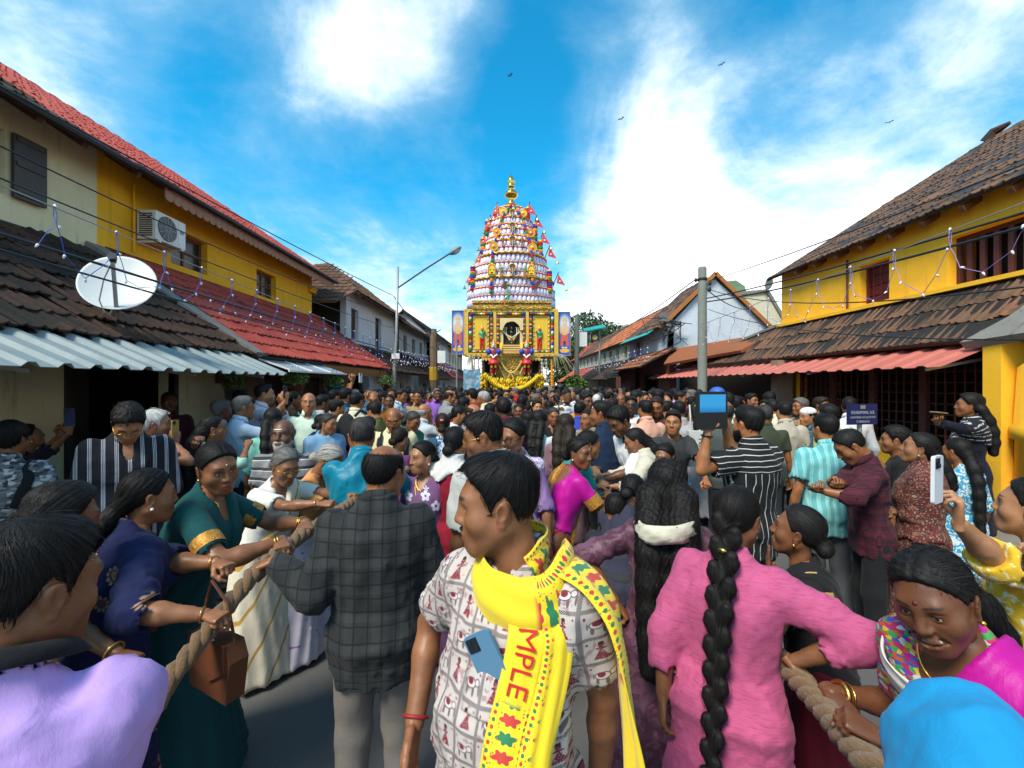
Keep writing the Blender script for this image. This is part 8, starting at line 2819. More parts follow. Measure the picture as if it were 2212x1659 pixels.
k = person('man whose raised bare arm holds a white phone high above the crowd', 724, 842, 7.2, 'm', yaw=60, skin='tan', hair='short', outfit='shirt', topc=(.55, .54, .45), arm={'R': dict(at=P(762, 824, 7.0), pose='phone', dirn=(.3, 0, 1)), 'L': dict(at=P(774, 826, 7.1), pose='phone', dirn=(0, 0, 1))})
phone('white phone held high over the crowd in front of the house wall', P(779, 817, 6.9), (.3, 1, 0), (0, 0, 1), (.6, .6, .62))
person('woman in green sari blouse behind the mint shirt, profile right', 635, 845, 6.4, 'f', yaw=78, skin='brown', hair='bun', outfit='sari', topc=(.02, .12, .07), lowc=(.02, .1, .06))
k = person('moustached man in bottle green shirt facing the camera', 841, 852, 7.2, 'm', yaw=186, skin='dark', hair='crop', outfit='shirt', topc=(.012, .035, .026), head=dict(stub=.6))
moustache(k)
person('man in light blue printed shirt turned right', 866, 840, 7.8, 'm', yaw=110, skin='brown', hair='short', outfit='shirt', top=PM['blue_print'])
k = person('policeman in khaki uniform facing the camera', 902, 844, 8.4, 'm', yaw=184, skin='brown', hair='crop', outfit='shirt', topc=(.33, .235, .13), lowc=(.3, .22, .12))
moustache(k)
for sd in (-1, 1):
 wear(k, 'epaulette', Geo().box((-.05, -.02, 0), (.05, .02, .012), xf(tuple(k.sh[sd] + k.uz * .062 - k.ux * sd * .02))), CLOTH, (.06, .03, .02))
person('man in violet shirt shouting with open mouth', 944, 839, 9.2, 'm', yaw=160, skin='dark', haircol='grey', hair='short', outfit='shirt', topc=(.25, .11, .46), head=dict(smile=1))
k = person('bald man with backpack straps over a pale yellow shirt looking down', 850, 881, 4.5, 'm', yaw=186, hp=-24, skin='brown', hair='side', outfit='shirt', topc=(.68, .60, .36), fat=1.05, opt=dict(sleeve='half'))
moustache(k)
glasses(k)
for s_ in (-1, 1):
 g1, *_ = ribbon(k, [(.45, s_ * 38, .030), (.7, s_ * 36, .030), (.9, s_ * 45, .030), (.98, s_ * 85, .030)], [.028] * 4, n=24, fold=.001)
 wear(k, 'backpack_strap', g1, fabric('black_strap'))
k = person('older woman in green shawl and glasses looking down to the right', 892, 891, 5.0, 'f', yaw=132, hp=-22, skin='brown', haircol='pepper', hair='bun', outfit='kurta', topc=(.012, .10, .06), opt=dict(shawl=1), drapec=(.014, .12, .075))
glasses(k, DKMETAL)
person('grey fringed bald man in pale blue shirt, profile right', 918, 873, 5.9, 'm', yaw=58, skin='tan', haircol='silver', hair='side', outfit='shirt', topc=(.42, .47, .52), arm={'R': 'hold', 'L': 'hold'})
k = person('woman with pink hair clip and blue stoles over white blue print', 956, 895, 4.5, 'f', yaw=4, skin='fair', haircol='brown', hair='bun', outfit='kurta', top=PM['blue_print'], drape=fabric('blue_stole', (.015, .06, .12), p_stripes((.03, .10, .18), .02, .006)), opt=dict(stole=(-1, 1), back=.8))
wear(k, 'hair_clip', Geo().ball(hp_(k, (0, -.12, .055))[0], (.02, .012, .014), 10, 6), PAINT, (.75, .10, .16))
person('woman in purple sari with dark brown bun, low behind the plaid shirt', 864, 928, 4.2, 'f', yaw=38, hp=-16, skin='tan', haircol='brown', hair='bun', outfit='sari', topc=(.10, .03, .10), lowc=(.1, .03, .1))
k = person('old woman in orange blouse with silver hair and glasses looking down', 712, 965, 3.05, 'f', yaw=118, hp=-34, lean=18, skin=(.24, .12, .07), haircol='silver', hair='bun', outfit='sari', topc=(.62, .27, .09), low=PM['pale_embroid'], drape=PM['pale_embroid'], head=dict(old=1), arm={'R': grip(ropeL, 2.95), 'L': grip(ropeL, 3.2)}, afat=1.1)
glasses(k)
hb = thing('handbag', 'brown leather handbag hanging beside the navy kurta', 'handbag', P(470, 1425, 1.66), R(-25))
BROWNL = paint('brown_leather', (.115, .036, .014), .5)
link('bag_body', Geo().prism([(-.11, -.10), (.10, -.12), (.125, .03), (.10, .09), (-.10, .10), (-.125, .02)], -.035, .035), BROWNL, hb)
link('flap', Geo().prism([(-.105, .105), (.105, .095), (.11, .0), (.02, -.05), (-.10, -.01)], -.046, -.036), BROWNL, hb)
link('strap', Geo().tube([(-.10, 0, .09), (-.06, 0, .22), (.0, -.02, .30), (.06, 0, .22), (.10, 0, .085)], .006, 6), BROWNL, hb)
link('paper', Geo().box((-.03, -.04, .10), (.04, -.037, .15)), WHITEP, hb)
def rope(label, fn, y0, y1, rad=.034):
 t = thing('rope', label, 'rope', (0, 0, 0), 0, 'coir pulling ropes')
 ys = np.concatenate([np.linspace(y0, 5, 160), np.linspace(5.05, y1, 90)])
 c = np.array([fn(y) for y in ys])
 for i in range(3):
  c[1:-1, i] = (c[:-2, i] + 2 * c[1:-1, i] + c[2:, i]) / 4
 L = np.concatenate([[0], np.cumsum(np.linalg.norm(np.diff(c, axis=0), axis=1))])
 for s_ in range(3):
  a = L / .16 * 2 * np.pi + s_ * 2 * np.pi / 3
  p = c + np.stack([np.cos(a), 0 * a, np.sin(a)], 1) * rad * .56
  link('strand', Geo().tube(p, rad * .60, 8), ROPEM, t, smooth=True)
 return t
m_, g = newmat('coir')
v_ = g.vec()
n_ = g.noise(g.vmul(v_, (1, .35, 1)), 120, 4, .7, 1)
g.bsdf(g.mix(n_, (.10, .048, .016), (.25, .13, .048)), .9, g.bump(n_, .9, .012), sheen=.2)
ROPEM = m_
rope('thick coir rope pulled by the women on the left', ropeL, .3, 17.8, .031)
rope('thick coir rope running past the pink kurta on the right', ropeR, .3, 17.8, .034)
PAL = {'black': (.012, .012, .013), 'charcoal': (.035, .035, .037), 'white': (.62, .62, .63), 'grey': (.22, .22, .225), 'navy': (.012, .018, .06), 'sky blue': (.22, .40, .60), 'blue': (.03, .09, .34),
  'teal': (.01, .15, .16), 'dark green': (.012, .05, .03), 'lime green': (.25, .48, .06), 'maroon': (.085, .010, .020), 'red': (.36, .015, .02), 'pink': (.52, .14, .28), 'magenta': (.38, .01, .22),
  'violet': (.16, .06, .32), 'lilac': (.40, .28, .52), 'mustard': (.45, .26, .03), 'yellow': (.68, .48, .05), 'cream': (.58, .50, .36), 'beige': (.36, .28, .20), 'brown': (.10, .05, .03), 'peach': (.58, .30, .20),
  'orange': (.55, .17, .02), 'olive': (.10, .10, .03)}
PW = [('black', 10), ('charcoal', 7), ('white', 9), ('grey', 5), ('navy', 7), ('sky blue', 5), ('blue', 4), ('teal', 3), ('dark green', 3), ('lime green', 1), ('maroon', 6), ('red', 3), ('pink', 3), ('magenta', 2), ('violet', 2),
  ('lilac', 3), ('mustard', 2), ('yellow', 2), ('cream', 5), ('beige', 4), ('brown', 5), ('peach', 2), ('orange', 1), ('olive', 2)]
PWN = [a for a, b in PW for _ in range(b)]
TM = [dict(sex='m', hair='short', outfit='shirt', hy=0, hp=-6), dict(sex='m', hair='crop', outfit='shirt', hy=28, hp=-4, opt=dict(sleeve='full')), dict(sex='m', hair='shortcurl', outfit='tshirt', hy=-25, hp=-10),
  dict(sex='m', hair='short', outfit='shirt', hy=-15, hp=0, arm={'R': 'face', 'L': 'down'}), dict(sex='m', hair='short', outfit='shirt', hp=8, arm={'R': 'up', 'L': 'up'}), dict(sex='m', hair='crown', outfit='shirt', hy=15, hp=-12),
  dict(sex='m', hair='short', outfit='tshirt', hy=35, hp=-4, arm={'R': 'pull', 'L': 'pull'}, lean=10), dict(sex='m', hair='side', outfit='mundu', hp=-4), dict(sex='m', hair='crop', outfit='mundu', hy=-30, hp=-8, head=dict(stub=.6)),
  dict(sex='m', hair='shortcurl', outfit='shirt', hy=10, hp=-16, head=dict(stub=.5))]
TF = [dict(sex='f', hair='bun', outfit='sari', hy=0, hp=-6), dict(sex='f', hair='pony', hairlen=.30, outfit='kurta', hy=22, hp=-6), dict(sex='f', hair='long', hairlen=.38, hw=(.07, .05), outfit='kurta', hy=-20, hp=-4),
  dict(sex='f', hair='bun', outfit='kurta', hy=-35, hp=-8, opt=dict(shawl=1)), dict(sex='f', hair='braid', hairlen=.5, hw=(.035, .02), outfit='sari', hy=12, hp=-10), dict(sex='f', hair='curly', hairlen=.35, hw=(.07, .055), curl=.8, outfit='kurta', hp=-6),
  dict(sex='f', hair='bun', outfit='sari', hy=40, hp=-12, arm={'R': 'pull', 'L': 'pull'}, lean=10)]
def template(i, kw, h, hres, nstr):
 k, parts = fig(h=h, hres=hres, nstr=nstr, seed=40 + i, **kw)
 out_ = []
 for nm, ge, slot in parts:
  me = ge.mesh(nm, True)
  for m in (BODYM if slot == 'skin' else [HAIR] if slot == 'hair' else [CLOTH]):
   me.materials.append(m)
  out_.append((nm, me, slot))
 return k, out_, parts
TPL = [(kw, *template(i, kw, .025, .008, 220)) for i, kw in enumerate(TM + TF)]
taken = [(k.root[0], k.root[1]) for k in PEOPLE]
named = [(k.world(k.head)[0], k.world(k.head)[1]) for k in PEOPLE]
ANCH = [(902, 8.4, 'khaki policeman'), (944, 9.2, 'shouting violet shirt man'), (667, 5.4, 'bald mint shirt man'), (728, 6, 'black capped man'), (770, 5.9, 'black backpack'), (850, 4.5, 'bald backpack man'), (841, 7.2, 'bottle green shirt'),
  (956, 4.5, 'pink hair clip'), (1121, 6.4, 'smiling lilac woman'), (1160, 7.4, 'fair woman looking back'), (1232, 9, 'full black beard'), (1289, 8.6, 'white haired elder'), (1253, 5.9, 'royal blue shirt'), (1298, 4.25, 'navy shirt man'),
  (1341, 8.2, 'bald yellow green man'), (1394, 5.4, 'peach shirt'), (1418, 5.5, 'brown checked shirt'), (1467, 5.6, 'dusty pink hood'), (1502, 4.9, 'grey hoodie'), (1567, 4.7, 'black tablet'), (1694, 5.3, 'beige linen shirt'),
  (1166, 4.7, 'yellow blossom dress'), (1222, 4.2, 'long brown hair'), (1548, 7.2, 'blue helmet'), (1364, 6.2, 'lifted black phone'), (528, 4.8, 'pale blue shirt'), (572, 5.5, 'bearded filmer'), (748, 6.6, 'blue plaid arms'), (866, 7.8, 'blue printed shirt'),
  (1107, 3, 'laughing glasses woman'), (1043, 2.3, 'young man in gold glasses'), (912, 3, 'white flowered lilac sari')]
used = set()
def crowd_label(x, y, kw, colr, yaw, skin, hairc):
 px = 1106 + 968 * x / y
 man = 'man' if kw['sex'] == 'm' else 'woman'
 away = math.cos(R(yaw)) > .35
 tow = math.cos(R(yaw)) < -.35
 view = 'seen from behind' if away else 'facing the camera' if tow else ('turned right' if math.sin(R(yaw)) > 0 else 'turned left')
 gar = {'shirt': 'shirt', 'tshirt': 'T-shirt', 'mundu': 'shirt and mundu', 'sari': 'sari', 'kurta': 'kurta'}[kw['outfit']]
 hr = {'short': '', 'crop': 'close cropped ', 'shortcurl': 'curly haired ', 'crown': 'thin crowned ', 'side': 'bald ', 'bun': 'bun haired ', 'pony': 'ponytailed ', 'long': 'long haired ', 'braid': 'plaited ', 'curly': 'curly haired '}[kw['hair']]
 if hairc in ('grey', 'silver', 'white'):
  hr = 'grey ' + hr
 order = sorted(ANCH, key=lambda a: abs(a[0] - px) / 60 + abs(a[1] - y) / 2)
 for ax, ay, nm in order:
  rel = 'left of' if px < ax - 14 else 'right of' if px > ax + 14 else 'behind' if y > ay else 'in front of'
  for extra in ('just ', 'farther ' if y > ay + 1 else 'nearer ', '', 'slightly ', 'somewhat ', 'well ', 'a step '):
   lb = '%s%s in %s %s %s, %s%s the %s' % (hr, man, colr, gar, view, extra, rel, nm)
   if lb not in used and len(lb.split()) <= 16:
    used.add(lb)
    return lb
 lb = '%s%s in %s %s deep in the crowd' % (hr, man, colr, gar)
 used.add(lb)
 return lb
rc = np.random.RandomState(21)
pts_c = []
tries = 0
while len(pts_c) < 222 and tries < 60000:
 tries += 1
 y = 4.3 + 8.4 * rc.uniform() ** .85
 x = rc.uniform(-3.75, 4.15)
 if any((x - a) ** 2 + (y - b) ** 2 < .40 ** 2 for a, b in taken + pts_c):
  continue
 if min(abs(x - ropeL(y)[0]), abs(x - ropeR(y)[0])) < .16:
  continue
 if any(y < b and abs(x / y - a / b) * 968 < 21 and b - y > .1 for a, b in named):
  continue
 if y < 5.4 and (x < -2.2 or x > 2.3):
  continue
 if abs(x - ropeR(y)[0]) < .35 and y < 5 or (x < -.2 and y < 4.7):
  continue
 pts_c.append((x, y))
pts_c.sort(key=lambda q: q[1])
for i, (x, y) in enumerate(pts_c):
 man = rc.uniform() < (.52 if abs(x) < 1.3 else .75)
 pool = range(0, len(TM)) if man else range(len(TM), len(TM) + len(TF))
 ti = int(rc.choice(list(pool)))
 kw, k0, meshes, _ = TPL[ti]
 if ti == 4 and rc.uniform() < .6:
  ti = 0
  kw, k0, meshes, _ = TPL[ti]
 f_ = rc.uniform()
 yaw = rc.normal(0, 28) if f_ < .60 else 180 + rc.normal(0, 35) if f_ < .82 else rc.uniform(0, 360)
 colr = PWN[rc.randint(len(PWN))]
 skin = ['brown', 'dark', 'tan', 'brown', 'tan', 'deep'][rc.randint(6)]
 hairc = 'black' if rc.uniform() < .84 else ['grey', 'pepper', 'brown', 'silver'][rc.randint(4)]
 s = rc.uniform(.93, 1.035) if man else rc.uniform(.86, .95)
 lb = crowd_label(x, y, kw, colr, yaw % 360, skin, hairc)
 o = thing('person', lb, 'person', (x, y, 0), -R(yaw), 'people crowding the street')
 o.scale = (s, s, s)
 c = np.array(PAL[colr]) * rc.uniform(.85, 1.15)
 low = PAL[['black', 'charcoal', 'navy', 'brown', 'cream', 'white'][rc.randint(6)]] if kw['outfit'] != 'sari' else c
 cols = {'skin': SKINS[skin], 'hair': HAIRS[hairc], 'top': c, 'low': low, 'drape': c * .9}
 for nm, me, slot in meshes:
  link(nm, me, None, o, color=cols[slot])
 if ti == 4 and y < 11:
  wr = np.array(k0.arm[1][1]) * 0 + k0.arm[1][2]
  Rz_ = rot3(rz=-R(yaw))
  phone('small black phone raised by %s' % lb.split(',')[0].replace('man in', 'the man in', 1), np.array((x, y, 0)) + Rz_ @ ((wr + k0.arm[1][3] * .09 + np.array((-.05, .02, .03))) * s), Rz_ @ np.array((1, 0, 0)), (0, 0, 1), group='phones raised in the crowd')
LOW = [fig(h=.07, hres=.023, nstr=0, seed=90 + i, **kw)[1] for i, kw in enumerate([TM[0], TM[2], TM[3], TF[0], TF[1], TF[2]])]
m_, g = newmat('crowd_colours')
g.bsdf(g.comb(g.attr('cr'), g.attr('cg'), g.attr('cb')), .75, spec=.3)
CROWDM = m_
CG = Geo()
flat = []
for parts in LOW:
 f2 = []
 for nm, ge, slot in parts:
  V = np.concatenate(ge.v)
  f2.append((V, [q[(V[q][:, :, 2] > 1.1).all(1)] for q in ge.f], slot))
 flat.append(f2)
cnt = 0
pts_f = []
tries = 0
while cnt < 330 and tries < 40000:
 tries += 1
 y = rc.uniform(8.5, 25)
 x = rc.uniform(-3.6, 3.9)
 if any((x - a) ** 2 + (y - b) ** 2 < .36 ** 2 for a, b in pts_f + pts_c + taken):
  continue
 if y > 16.9 and abs(x - CX) < 2.3 and y < 22:
  continue
 pts_f.append((x, y))
 cnt += 1
 parts = flat[rc.randint(len(flat))]
 yaw = rc.normal(0, 40) if rc.uniform() < .6 else rc.uniform(0, 360)
 s = rc.uniform(.9, 1.03)
 M = xf((x, y, 0), rz=-R(yaw), s=s)
 colr = PAL[PWN[rc.randint(len(PWN))]]
 cols = {'skin': SKINS[['brown', 'dark', 'tan'][rc.randint(3)]], 'hair': HAIRS['black' if rc.uniform() < .88 else 'grey'], 'top': colr, 'low': (.03, .03, .035), 'drape': colr}
 for V, F, slot in parts:
  c = cols[slot]
  CG.put(V @ M[:3, :3].T + M[:3, 3], F, 0, cr=c[0], cg=c[1], cb=c[2])
tag(link('far_crowd', CG, CROWDM, smooth=True), 'mass of far heads packed round the foot of the chariot', 'crowd', kind='stuff')
def wire_pts(a, b, sag, n=28):
 a, b = np.array(a, float), np.array(b, float)
 t = np.linspace(0, 1, n)
 p = a + (b - a) * t[:, None]
 p[:, 2] -= sag * 4 * t * (1 - t)
 return p
def wire(label, a, b, sag, r, mat=None, name='wire'):
 return tag(link(name, Geo().tube(wire_pts(a, b, sag), r, 5), mat or BLACKP, smooth=True), label, 'wire', 'overhead wires')
LP = (-3.28, 12.5)
t = thing('street_lamp', 'tall thin street lamp with long slanting arm and grey lamp head left of the chariot', 'street lamp', (LP[0], LP[1], 0))
link('pole', Geo().tube([(-.02, 0, 0), (0, 0, 2.3), (.05, 0, 3.1), (.10, 0, 5.12)], [.055, .05, .04, .03], 10), STEEL, t, smooth=True)
link('arm', Geo().tube([(.08, 0, 4.52), (.9, 0, 5.08), (1.56, 0, 5.50)], .022, 8), paint('arm_brown', (.05, .035, .03), .6), t)
hd = link('lamp_head', Geo().ball((1.70, 0, 5.57), (.20, .10, .075), 14, 8, rot3(ry=-R(33))), paint('lamp_grey', (.20, .22, .19), .4), t, smooth=True)
link('lamp_glass', Geo().ball((1.73, 0, 5.535), (.14, .08, .05), 12, 6, rot3(ry=-R(33))), paint('lamp_lens', (.42, .44, .42), .2), hd, smooth=True)
link('junction_box', Geo().box((-.05, -.10, 2.55), (.16, -.03, 2.70)), WHITEP, t)
cp_ = thing('utility_pole', 'round grey green concrete pole with cable ties standing before the salmon awning', 'pole', (4.12, 9.7, 0))
link('shaft', Geo().lathe([(.105, 0), (.10, 1.6), (.088, 4.34), (.082, 4.38), (.04, 4.385), (.001, 4.36)], 20), POLEC, cp_, smooth=True)
link('clamp', Geo().lathe([(.094, 4.08), (.102, 4.09), (.102, 4.13), (.094, 4.14)], 16), BLACKP, cp_)
for a in ((-.14, 0, 4.10), (.15, -.03, 4.02), (.17, .02, 3.9)):
 link('insulator', Geo().ball(a, (.035, .03, .05), 8, 6), DKMETAL, cp_)
wp = thing('utility_pole', 'weathered wooden pole with yellow painted band on the left near the chariot', 'pole', (-3.2, 18.3, 0))
link('shaft', Geo().tube([(0, 0, 0), (0, 0, 3.7), (.02, 0, 4.1)], [.17, .15, .10], 8), POLEW, wp)
link('yellow_band', Geo().tube([(0, 0, 2.0), (0, 0, 2.55)], [.178, .176], 8), paint('band_yellow', (.50, .28, .02), .7), wp)
link('meter_box', Geo().box((.18, -.15, 2.7), (.50, .05, 3.2)), WHITEP, wp)
for i in range(5):
 link('stub', Geo().tube([(0, 0, 3.3 + i * .15), ((-1) ** i * .3, -.05, 3.5 + i * .14)], .02, 5), BLACKP, wp)
gp = thing('utility_pole', 'slim grey pole with white box just right of the painted board', 'pole', (2.95, 20.5, 0))
link('shaft', Geo().tube([(0, 0, 0), (.02, 0, 5.0)], [.13, .09], 10), POLEC, gp)
link('meter_box', Geo().box((.12, -.2, 3.55), (.45, .1, 4.2)), WHITEP, gp)
link('yellow_plate', Geo().box((-.13, -.16, 1.75), (.13, -.14, 2.15)), paint('band_yellow', (.50, .28, .02), .7), gp)
sl = thing('solar_lamp', 'solar street lamp with teal panel on a thin white pole', 'street lamp', (4.2, 21.5, 0))
link('pole', Geo().tube([(0, 0, 0), (0, 0, 4.4)], .045, 8), STEEL, sl)
link('solar_panel', Geo().sheet(quad((-.75, -.35, 4.35), (.25, -.35, 4.55), (.25, .35, 4.75), (-.75, .35, 4.55)), .05), TEAL, sl)
link('lamp', Geo().box((-.45, -.12, 3.95), (-.05, .12, 4.22)), DKMETAL, sl)
link('lens', Geo().lathe([(.001, -.01), (.13, 0), (.13, .03)], 12, frame((-.25, -.13, 4.08), (1, 0, 0), (0, 0, 1))), paint('lens_amber', (.45, .35, .12), .2), sl)
sp = thing('thin_pole', 'thin white pole carrying the pale blue cloth banner on the left', 'pole', (-1.95, 15.8, 0))
link('shaft', Geo().tube([(0, 0, 0), (0, 0, 3.6)], .03, 6), STEEL, sp)
m_, g = newmat('banner_cloth')
g.bsdf(g.mix(g.step(g.noise(g.vec(), 5, 3), .45, .6), (.10, .24, .36), (.34, .42, .46)), .7)
bn = thing('banner', 'pale blue printed banner tied up behind the crowd on the left', 'banner', (-1.42, 15.85, 2.05))
link('cloth', Geo().sheet(np.array([[(x, .03 * math.sin(x * 9), z - .05 * math.cos(x * 4)) for z in (-.38, 0, .36)] for x in np.linspace(-.3, .3, 9)]), .004), m_, bn)
link('cord', Geo().tube([(-.5, 0, .36), (.32, 0, .36)], .006, 5), BLACKP, bn)
ptop = np.array((4.12, 9.7, 4.12))
wire('thin black wire from the concrete pole to the far right roofs', ptop + (-.14, 0, 0), (4.3, 34, 4.6), .5, .012)
for i, (a, b, sg, r_) in enumerate((((4.2, 9.65, 3.62), (3.9, 1.2, 3.0), .12, .013), ((4.2, 9.7, 3.70), (4.2, 1.0, 3.18), .10, .012), ((4.2, 9.6, 4.05), (4.6, .9, 3.75), .1, .008), ((4.15, 9.6, 3.9), (3.5, 1.2, 2.45), .35, .007),
         ((4.2, 9.6, 3.45), (3.75, 1.4, 2.05), .28, .006), ((4.1, 9.7, 4.0), (7.6, 14.0, 4.2), .2, .012), ((4.1, 9.7, 3.9), (6.2, 14.6, 3.9), .3, .014))):
 wire(['upper thick black cable over the red window', 'lower thick black cable over the red window', 'highest thin wire along the brown tiled eaves', 'drooping thin wire crossing the salmon awning', 'lowest sagging wire in front of the dark porch',
   'short cable from the concrete pole to the parapet', 'sagging cable from the concrete pole to the white gable'][i], a, b, sg, r_)
for i, (a, b, sg, r_) in enumerate((((-3.4, .6, 2.90), (-3.3, 12.4, 2.78), .05, .012), ((-3.45, .6, 2.84), (-3.3, 12.4, 2.70), .10, .009), ((-3.7, .6, 3.38), (-3.3, 12.4, 3.4), .12, .007), ((-5.0, .6, 4.35), (-3.3, 12.4, 3.8), .30, .008),
         ((-5.25, .6, 4.80), (-3.3, 12.4, 4.3), .10, .009), ((-3.3, 12.5, 4.3), (-3.2, 18.3, 3.9), .2, .012), ((-3.3, 12.5, 3.3), (-3.2, 18.3, 3.4), .3, .010), ((-3.2, 18.3, 3.9), (-3.2, 34, 4.2), .4, .014))):
 wire(['thick black cable in front of the satellite dish', 'second black cable under the thick one by the dish', 'thin wire above the blue light string on the left', 'thin wire sagging past the air conditioner', 'highest thin wire under the red eaves',
   'wire from the lamp pole to the wooden pole, upper', 'wire from the lamp pole to the wooden pole, lower', 'far wire leaving the wooden pole along the street'][i], a, b, sg, r_)
tg = thing('cable_tangle', 'knot of black cables and torn sheeting on the white gable wall', 'cable bundle', (4.95, 14.45, 3.9))
r_ = np.random.RandomState(3)
for i in range(12):
 p0 = r_.normal(0, .12, 3) * (1, .3, .8)
 q = [p0 + np.array((r_.normal(0, .14) * j, -.02 * j, -abs(r_.normal(.10, .12)) * j)) for j in range(5)]
 link('cable', Geo().tube(q, r_.uniform(.008, .022), 5), BLACKP, tg)
for i in range(5):
 q = np.array((r_.normal(.1, .2), -.05, r_.normal(.0, .15)))
 link('torn_sheet', Geo().sheet(quad(q, q + (.22, 0, .05), q + (.18, -.04, -.14), q + (-.03, -.03, -.10)), .01), paint('torn_grey', (.10, .11, .12), .6), tg)
cc = thing('cable_coil', 'loose black cable coil hanging by the street lamp pole', 'cable', (-3.2, 12.2, 2.1))
for i in range(4):
 link('loop', Geo().tube([(.12 * i - .25 + (.22 + .03 * i) * math.cos(a), -.03 * i, (.26 + .03 * i) * math.sin(a)) for a in np.linspace(0, 6.4, 24)], .008, 5), BLACKP, cc)
m_, g = newmat('bulb_white')
b_ = g.bsdf((.75, .75, .78), .3)
BULB = m_
CORDB = paint('blue_cord', (.035, .11, .42), .5)
CORDP = paint('lilac_cord', (.20, .16, .42), .5)
def light_string(label, a, b, peaks, drop, mat, seed, wmat=STEEL, bulb=.0095, amp=.8):
 r = np.random.RandomState(seed)
 a, b = np.array(a, float), np.array(b, float)
 t = thing('light_string', label, 'string lights', a, 0, 'festive light strings')
 link('carrier_wire', Geo().tube(wire_pts((0, 0, 0), b - a, .0), .005, 5), wmat, t)
 d = (b - a)
 out_ = np.array((.0, 0, 0))
 prev = None
 for i, q in enumerate(peaks):
  top = d * q
  if i + 1 < len(peaks):
   nx = d * peaks[i + 1]
  else:
   nx = top + (top - d * peaks[i - 1])
  gap = nx - top
  kn = top + np.array((r.normal(0, .01), 0, -drop * r.uniform(.28, .4)))
  lo1 = top - gap * r.uniform(.16, .26) + np.array((r.normal(0, .02), 0, -drop * r.uniform(.65, .8)))
  lo2 = top + gap * r.uniform(.16, .28) + np.array((r.normal(0, .02), 0, -drop * r.uniform(.62, .85)))
  val = top + gap * .5 + np.array((r.normal(0, .02), 0, -drop * r.uniform(.85, 1.15)))
  link('cord', Geo().tube([top + (.004, 0, .01), top * .5 + kn * .5 + (.012, 0, 0), kn], .0042 * amp, 4).tube([top + (-.004, 0, .01), top * .5 + kn * .5 + (-.014, 0, 0), kn], .0042 * amp, 4), mat, t)
  link('cord', Geo().tube(([prev] if prev is not None else []) + [lo1, (lo1 + kn) / 2 + (.0, 0, .02), kn, (lo2 + kn) / 2 + (0, 0, .02), lo2, val], .0040 * amp, 4), mat, t)
  prev = val
  for p in (top + (0, 0, .02), kn + gap * .04, lo1, lo2, val):
   e = r.normal(0, .5, 3)
   e[2] -= 1
   e /= np.linalg.norm(e)
   link('bulb', Geo().tube([p, p + e * bulb * 1.2, p + e * bulb * 3.2], [bulb * .75, bulb, bulb * .5], 6), BULB, t, smooth=True)
 return t
def pk(y0, y1, n): return [(y0 + (y1 - y0) * i / n - y0) / (y1 - y0) for i in range(n)]
light_string('blue light string with white bulbs hanging before the mossy tiles and red roof', (-3.3, 2.6, 3.14), (-3.28, 12.4, 2.86), [(3.23 - 2.6 + .51 * i) / 9.8 for i in range(17)], .44, CORDB, 1)
light_string('lilac light string crossing the yellow wall on the right', (3.6, 2.7, 3.14), (4.05, 9.6, 3.12), [(.45 + .6 * i) / 6.9 for i in range(11)], .46, CORDP, 2)
light_string('dense little light string on the dark roof of the white house', (-3.5, 13.0, 2.85), (-3.35, 18.2, 2.95), pk(0, 1, 13), .38, CORDP, 3, bulb=.015, amp=1.0)
light_string('hanging bulbs under the far left eaves beside the chariot', (-3.2, 18.5, 2.9), (-3.3, 27, 2.9), pk(0, 1, 13), .36, CORDP, 4, bulb=.017, amp=1.1)
light_string('blue light string under the lilac house eaves on the right', (4.3, 14.2, 3.0), (4.5, 27, 3.0), pk(0, 1, 16), .4, CORDB, 5, bulb=.017, amp=1.1)
def tree(label, x, y, hgt, rad, seed, mat, n=5200, lf=.16, trunk=.25, group='trees beyond the houses'):
 r = np.random.RandomState(seed)
 t = thing('tree', label, 'tree', (x, y, 0), 0, group)
 tr_ = Geo().tube([(0, 0, 0), (r.normal(0, .1), 0, hgt * .3), (r.normal(0, .2), 0, hgt * .6), (0, 0, hgt * .85)], [trunk, trunk * .8, trunk * .5, trunk * .2], 9)
 tb_ = link('trunk', tr_, POLEW, t)
 V_, F_, R_ = [], [], []
 k = 0
 for i in range(15):
  a = r.uniform(0, 6.3)
  zz = hgt * r.uniform(.42, .98)
  rr = rad * r.uniform(.2, .95) * (1.15 - abs(zz / hgt - .65) * 1.4)
  c = np.array((math.cos(a) * rr, math.sin(a) * rr, zz))
  link('limb', Geo().tube([(0, 0, hgt * .4), c * (.5, .5, 1) - (0, 0, hgt * .08), c], [trunk * .35, trunk * .2, .02], 6), POLEW, tb_)
  v, f, rr_ = leaves(n // 15, c, (rad * .42, rad * .42, rad * .30), lf, seed * 31 + i)
  V_.append(v)
  F_.append(f + k)
  k += len(v)
  R_.append(rr_)
 link('crown', Geo().put(np.concatenate(V_), np.concatenate(F_), rnd=np.concatenate(R_)), mat, t)
tree('round dark green tree beyond the chariot right side, behind the grey pole', 7.2, 44, 8.3, 3.3, 1, LEAFD)
tree('broad green tree behind the solar lamp', 10.2, 48, 8.6, 3.8, 2, LEAFD)
tree('lower green tree right of the solar lamp above the roofs', 13.2, 54, 8.4, 3.4, 3, LEAF)
tree('tree showing under the painted board right of the chariot', 5.0, 38, 5.2, 2.2, 4, LEAFD, 3000)
pm = thing('palm_tree', 'coconut palm crown rising over the far right roofs', 'palm tree', (12.6, 48, 0), 0, 'trees beyond the houses')
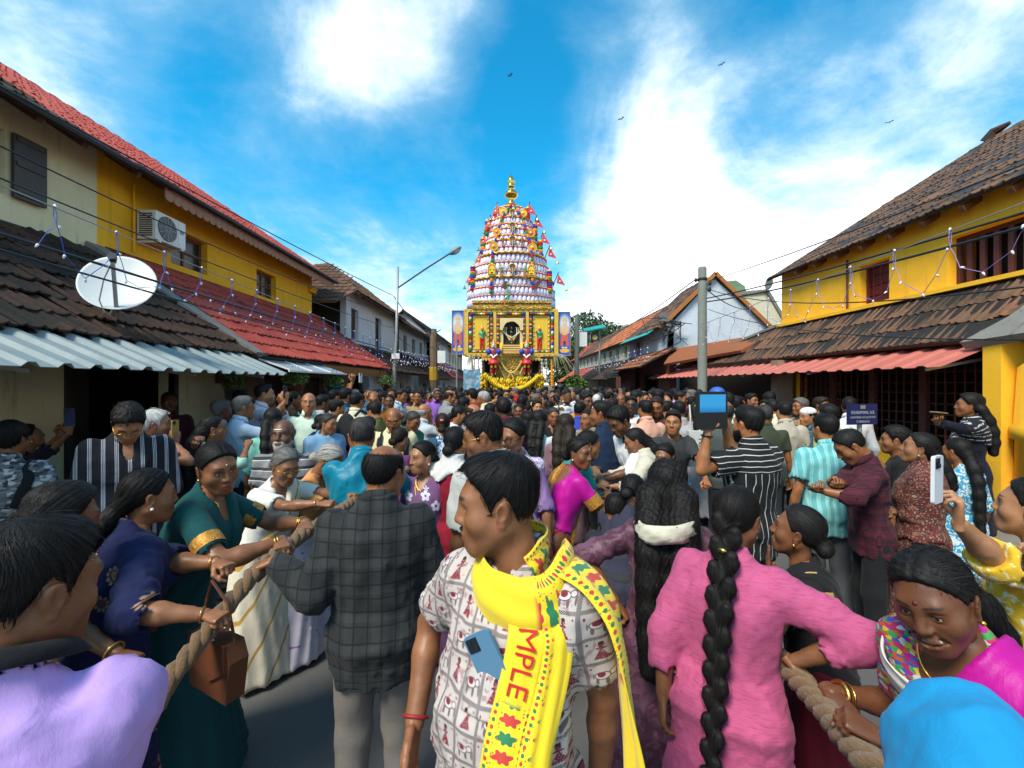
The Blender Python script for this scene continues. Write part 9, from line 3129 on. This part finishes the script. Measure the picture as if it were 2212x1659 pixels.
link('trunk', Geo().tube([(0, 0, 0), (.1, 0, 4), (.3, 0, 7.9)], [.2, .16, .12], 8), POLEW, pm)
for i in range(13):
 a = i * 2 * np.pi / 13
 r_ = np.random.RandomState(i)
 L = r_.uniform(1.5, 2.2)
 up = r_.uniform(.3, 1.2)
 sp_ = [np.array((.3 + math.cos(a) * L * q, math.sin(a) * L * q, 7.9 + up * q - 1.4 * q * q)) for q in np.linspace(0, 1, 8)]
 G_ = Geo().tube(sp_, [.05, .045, .04, .035, .03, .02, .015, .01], 4)
 for j in range(1, 8):
  for s_ in (-1, 1):
   for e in (0, .5):
    b0 = sp_[j] * (1 - e) + sp_[j - 1] * e
    side = np.array((-math.sin(a), math.cos(a), 0)) * s_ * .5
    G_.put([b0, b0 + np.array((math.cos(a), math.sin(a), 0)) * .10, b0 + side + np.array((0, 0, -.25))], np.array([[0, 1, 2]]), rnd=r_.uniform())
 link('frond', G_, LEAF, pm)
bu = thing('leafy_bush', 'tuft of green leafy branches tied right of the chariot', 'bush', (2.65, 18.8, 0))
link('stem', Geo().tube([(0, 0, 0), (0, 0, 1.9)], .05, 6), POLEW, bu)
v, f, rr_ = leaves(1600, (0, 0, 1.85), (.5, .4, .36), .08, 77)
link('foliage', Geo().put(v, f, rnd=rr_), LEAF, bu)
for x, y, lb in ((1558, 140, 'large dragonfly high in the sky right of centre'), (1921, 265, 'dragonfly in the pale sky over the right roof'), (1101, 164, 'tiny dragonfly above the chariot finial'), (1341, 258, 'tiny dragonfly in the blue right of the chariot')):
 t = thing('dragonfly', lb, 'dragonfly', P(x, y, 5.0), R(40), 'dragonflies in the sky')
 link('insect_body', Geo().tube([(-.03, 0, 0), (0, 0, .004), (.012, 0, .004), (.02, 0, .002)], [.0015, .002, .004, .003], 6), DKMETAL, t)
 for s_ in (-1, 1):
  for q in (0, .012):
   link('wing', Geo().sheet(quad((q, 0, .006), (q - .008, s_ * .035, .012), (q + .002, s_ * .038, .012), (q + .006, 0, .006)), .0004), paint('wing_grey', (.10, .10, .10), .4), t)
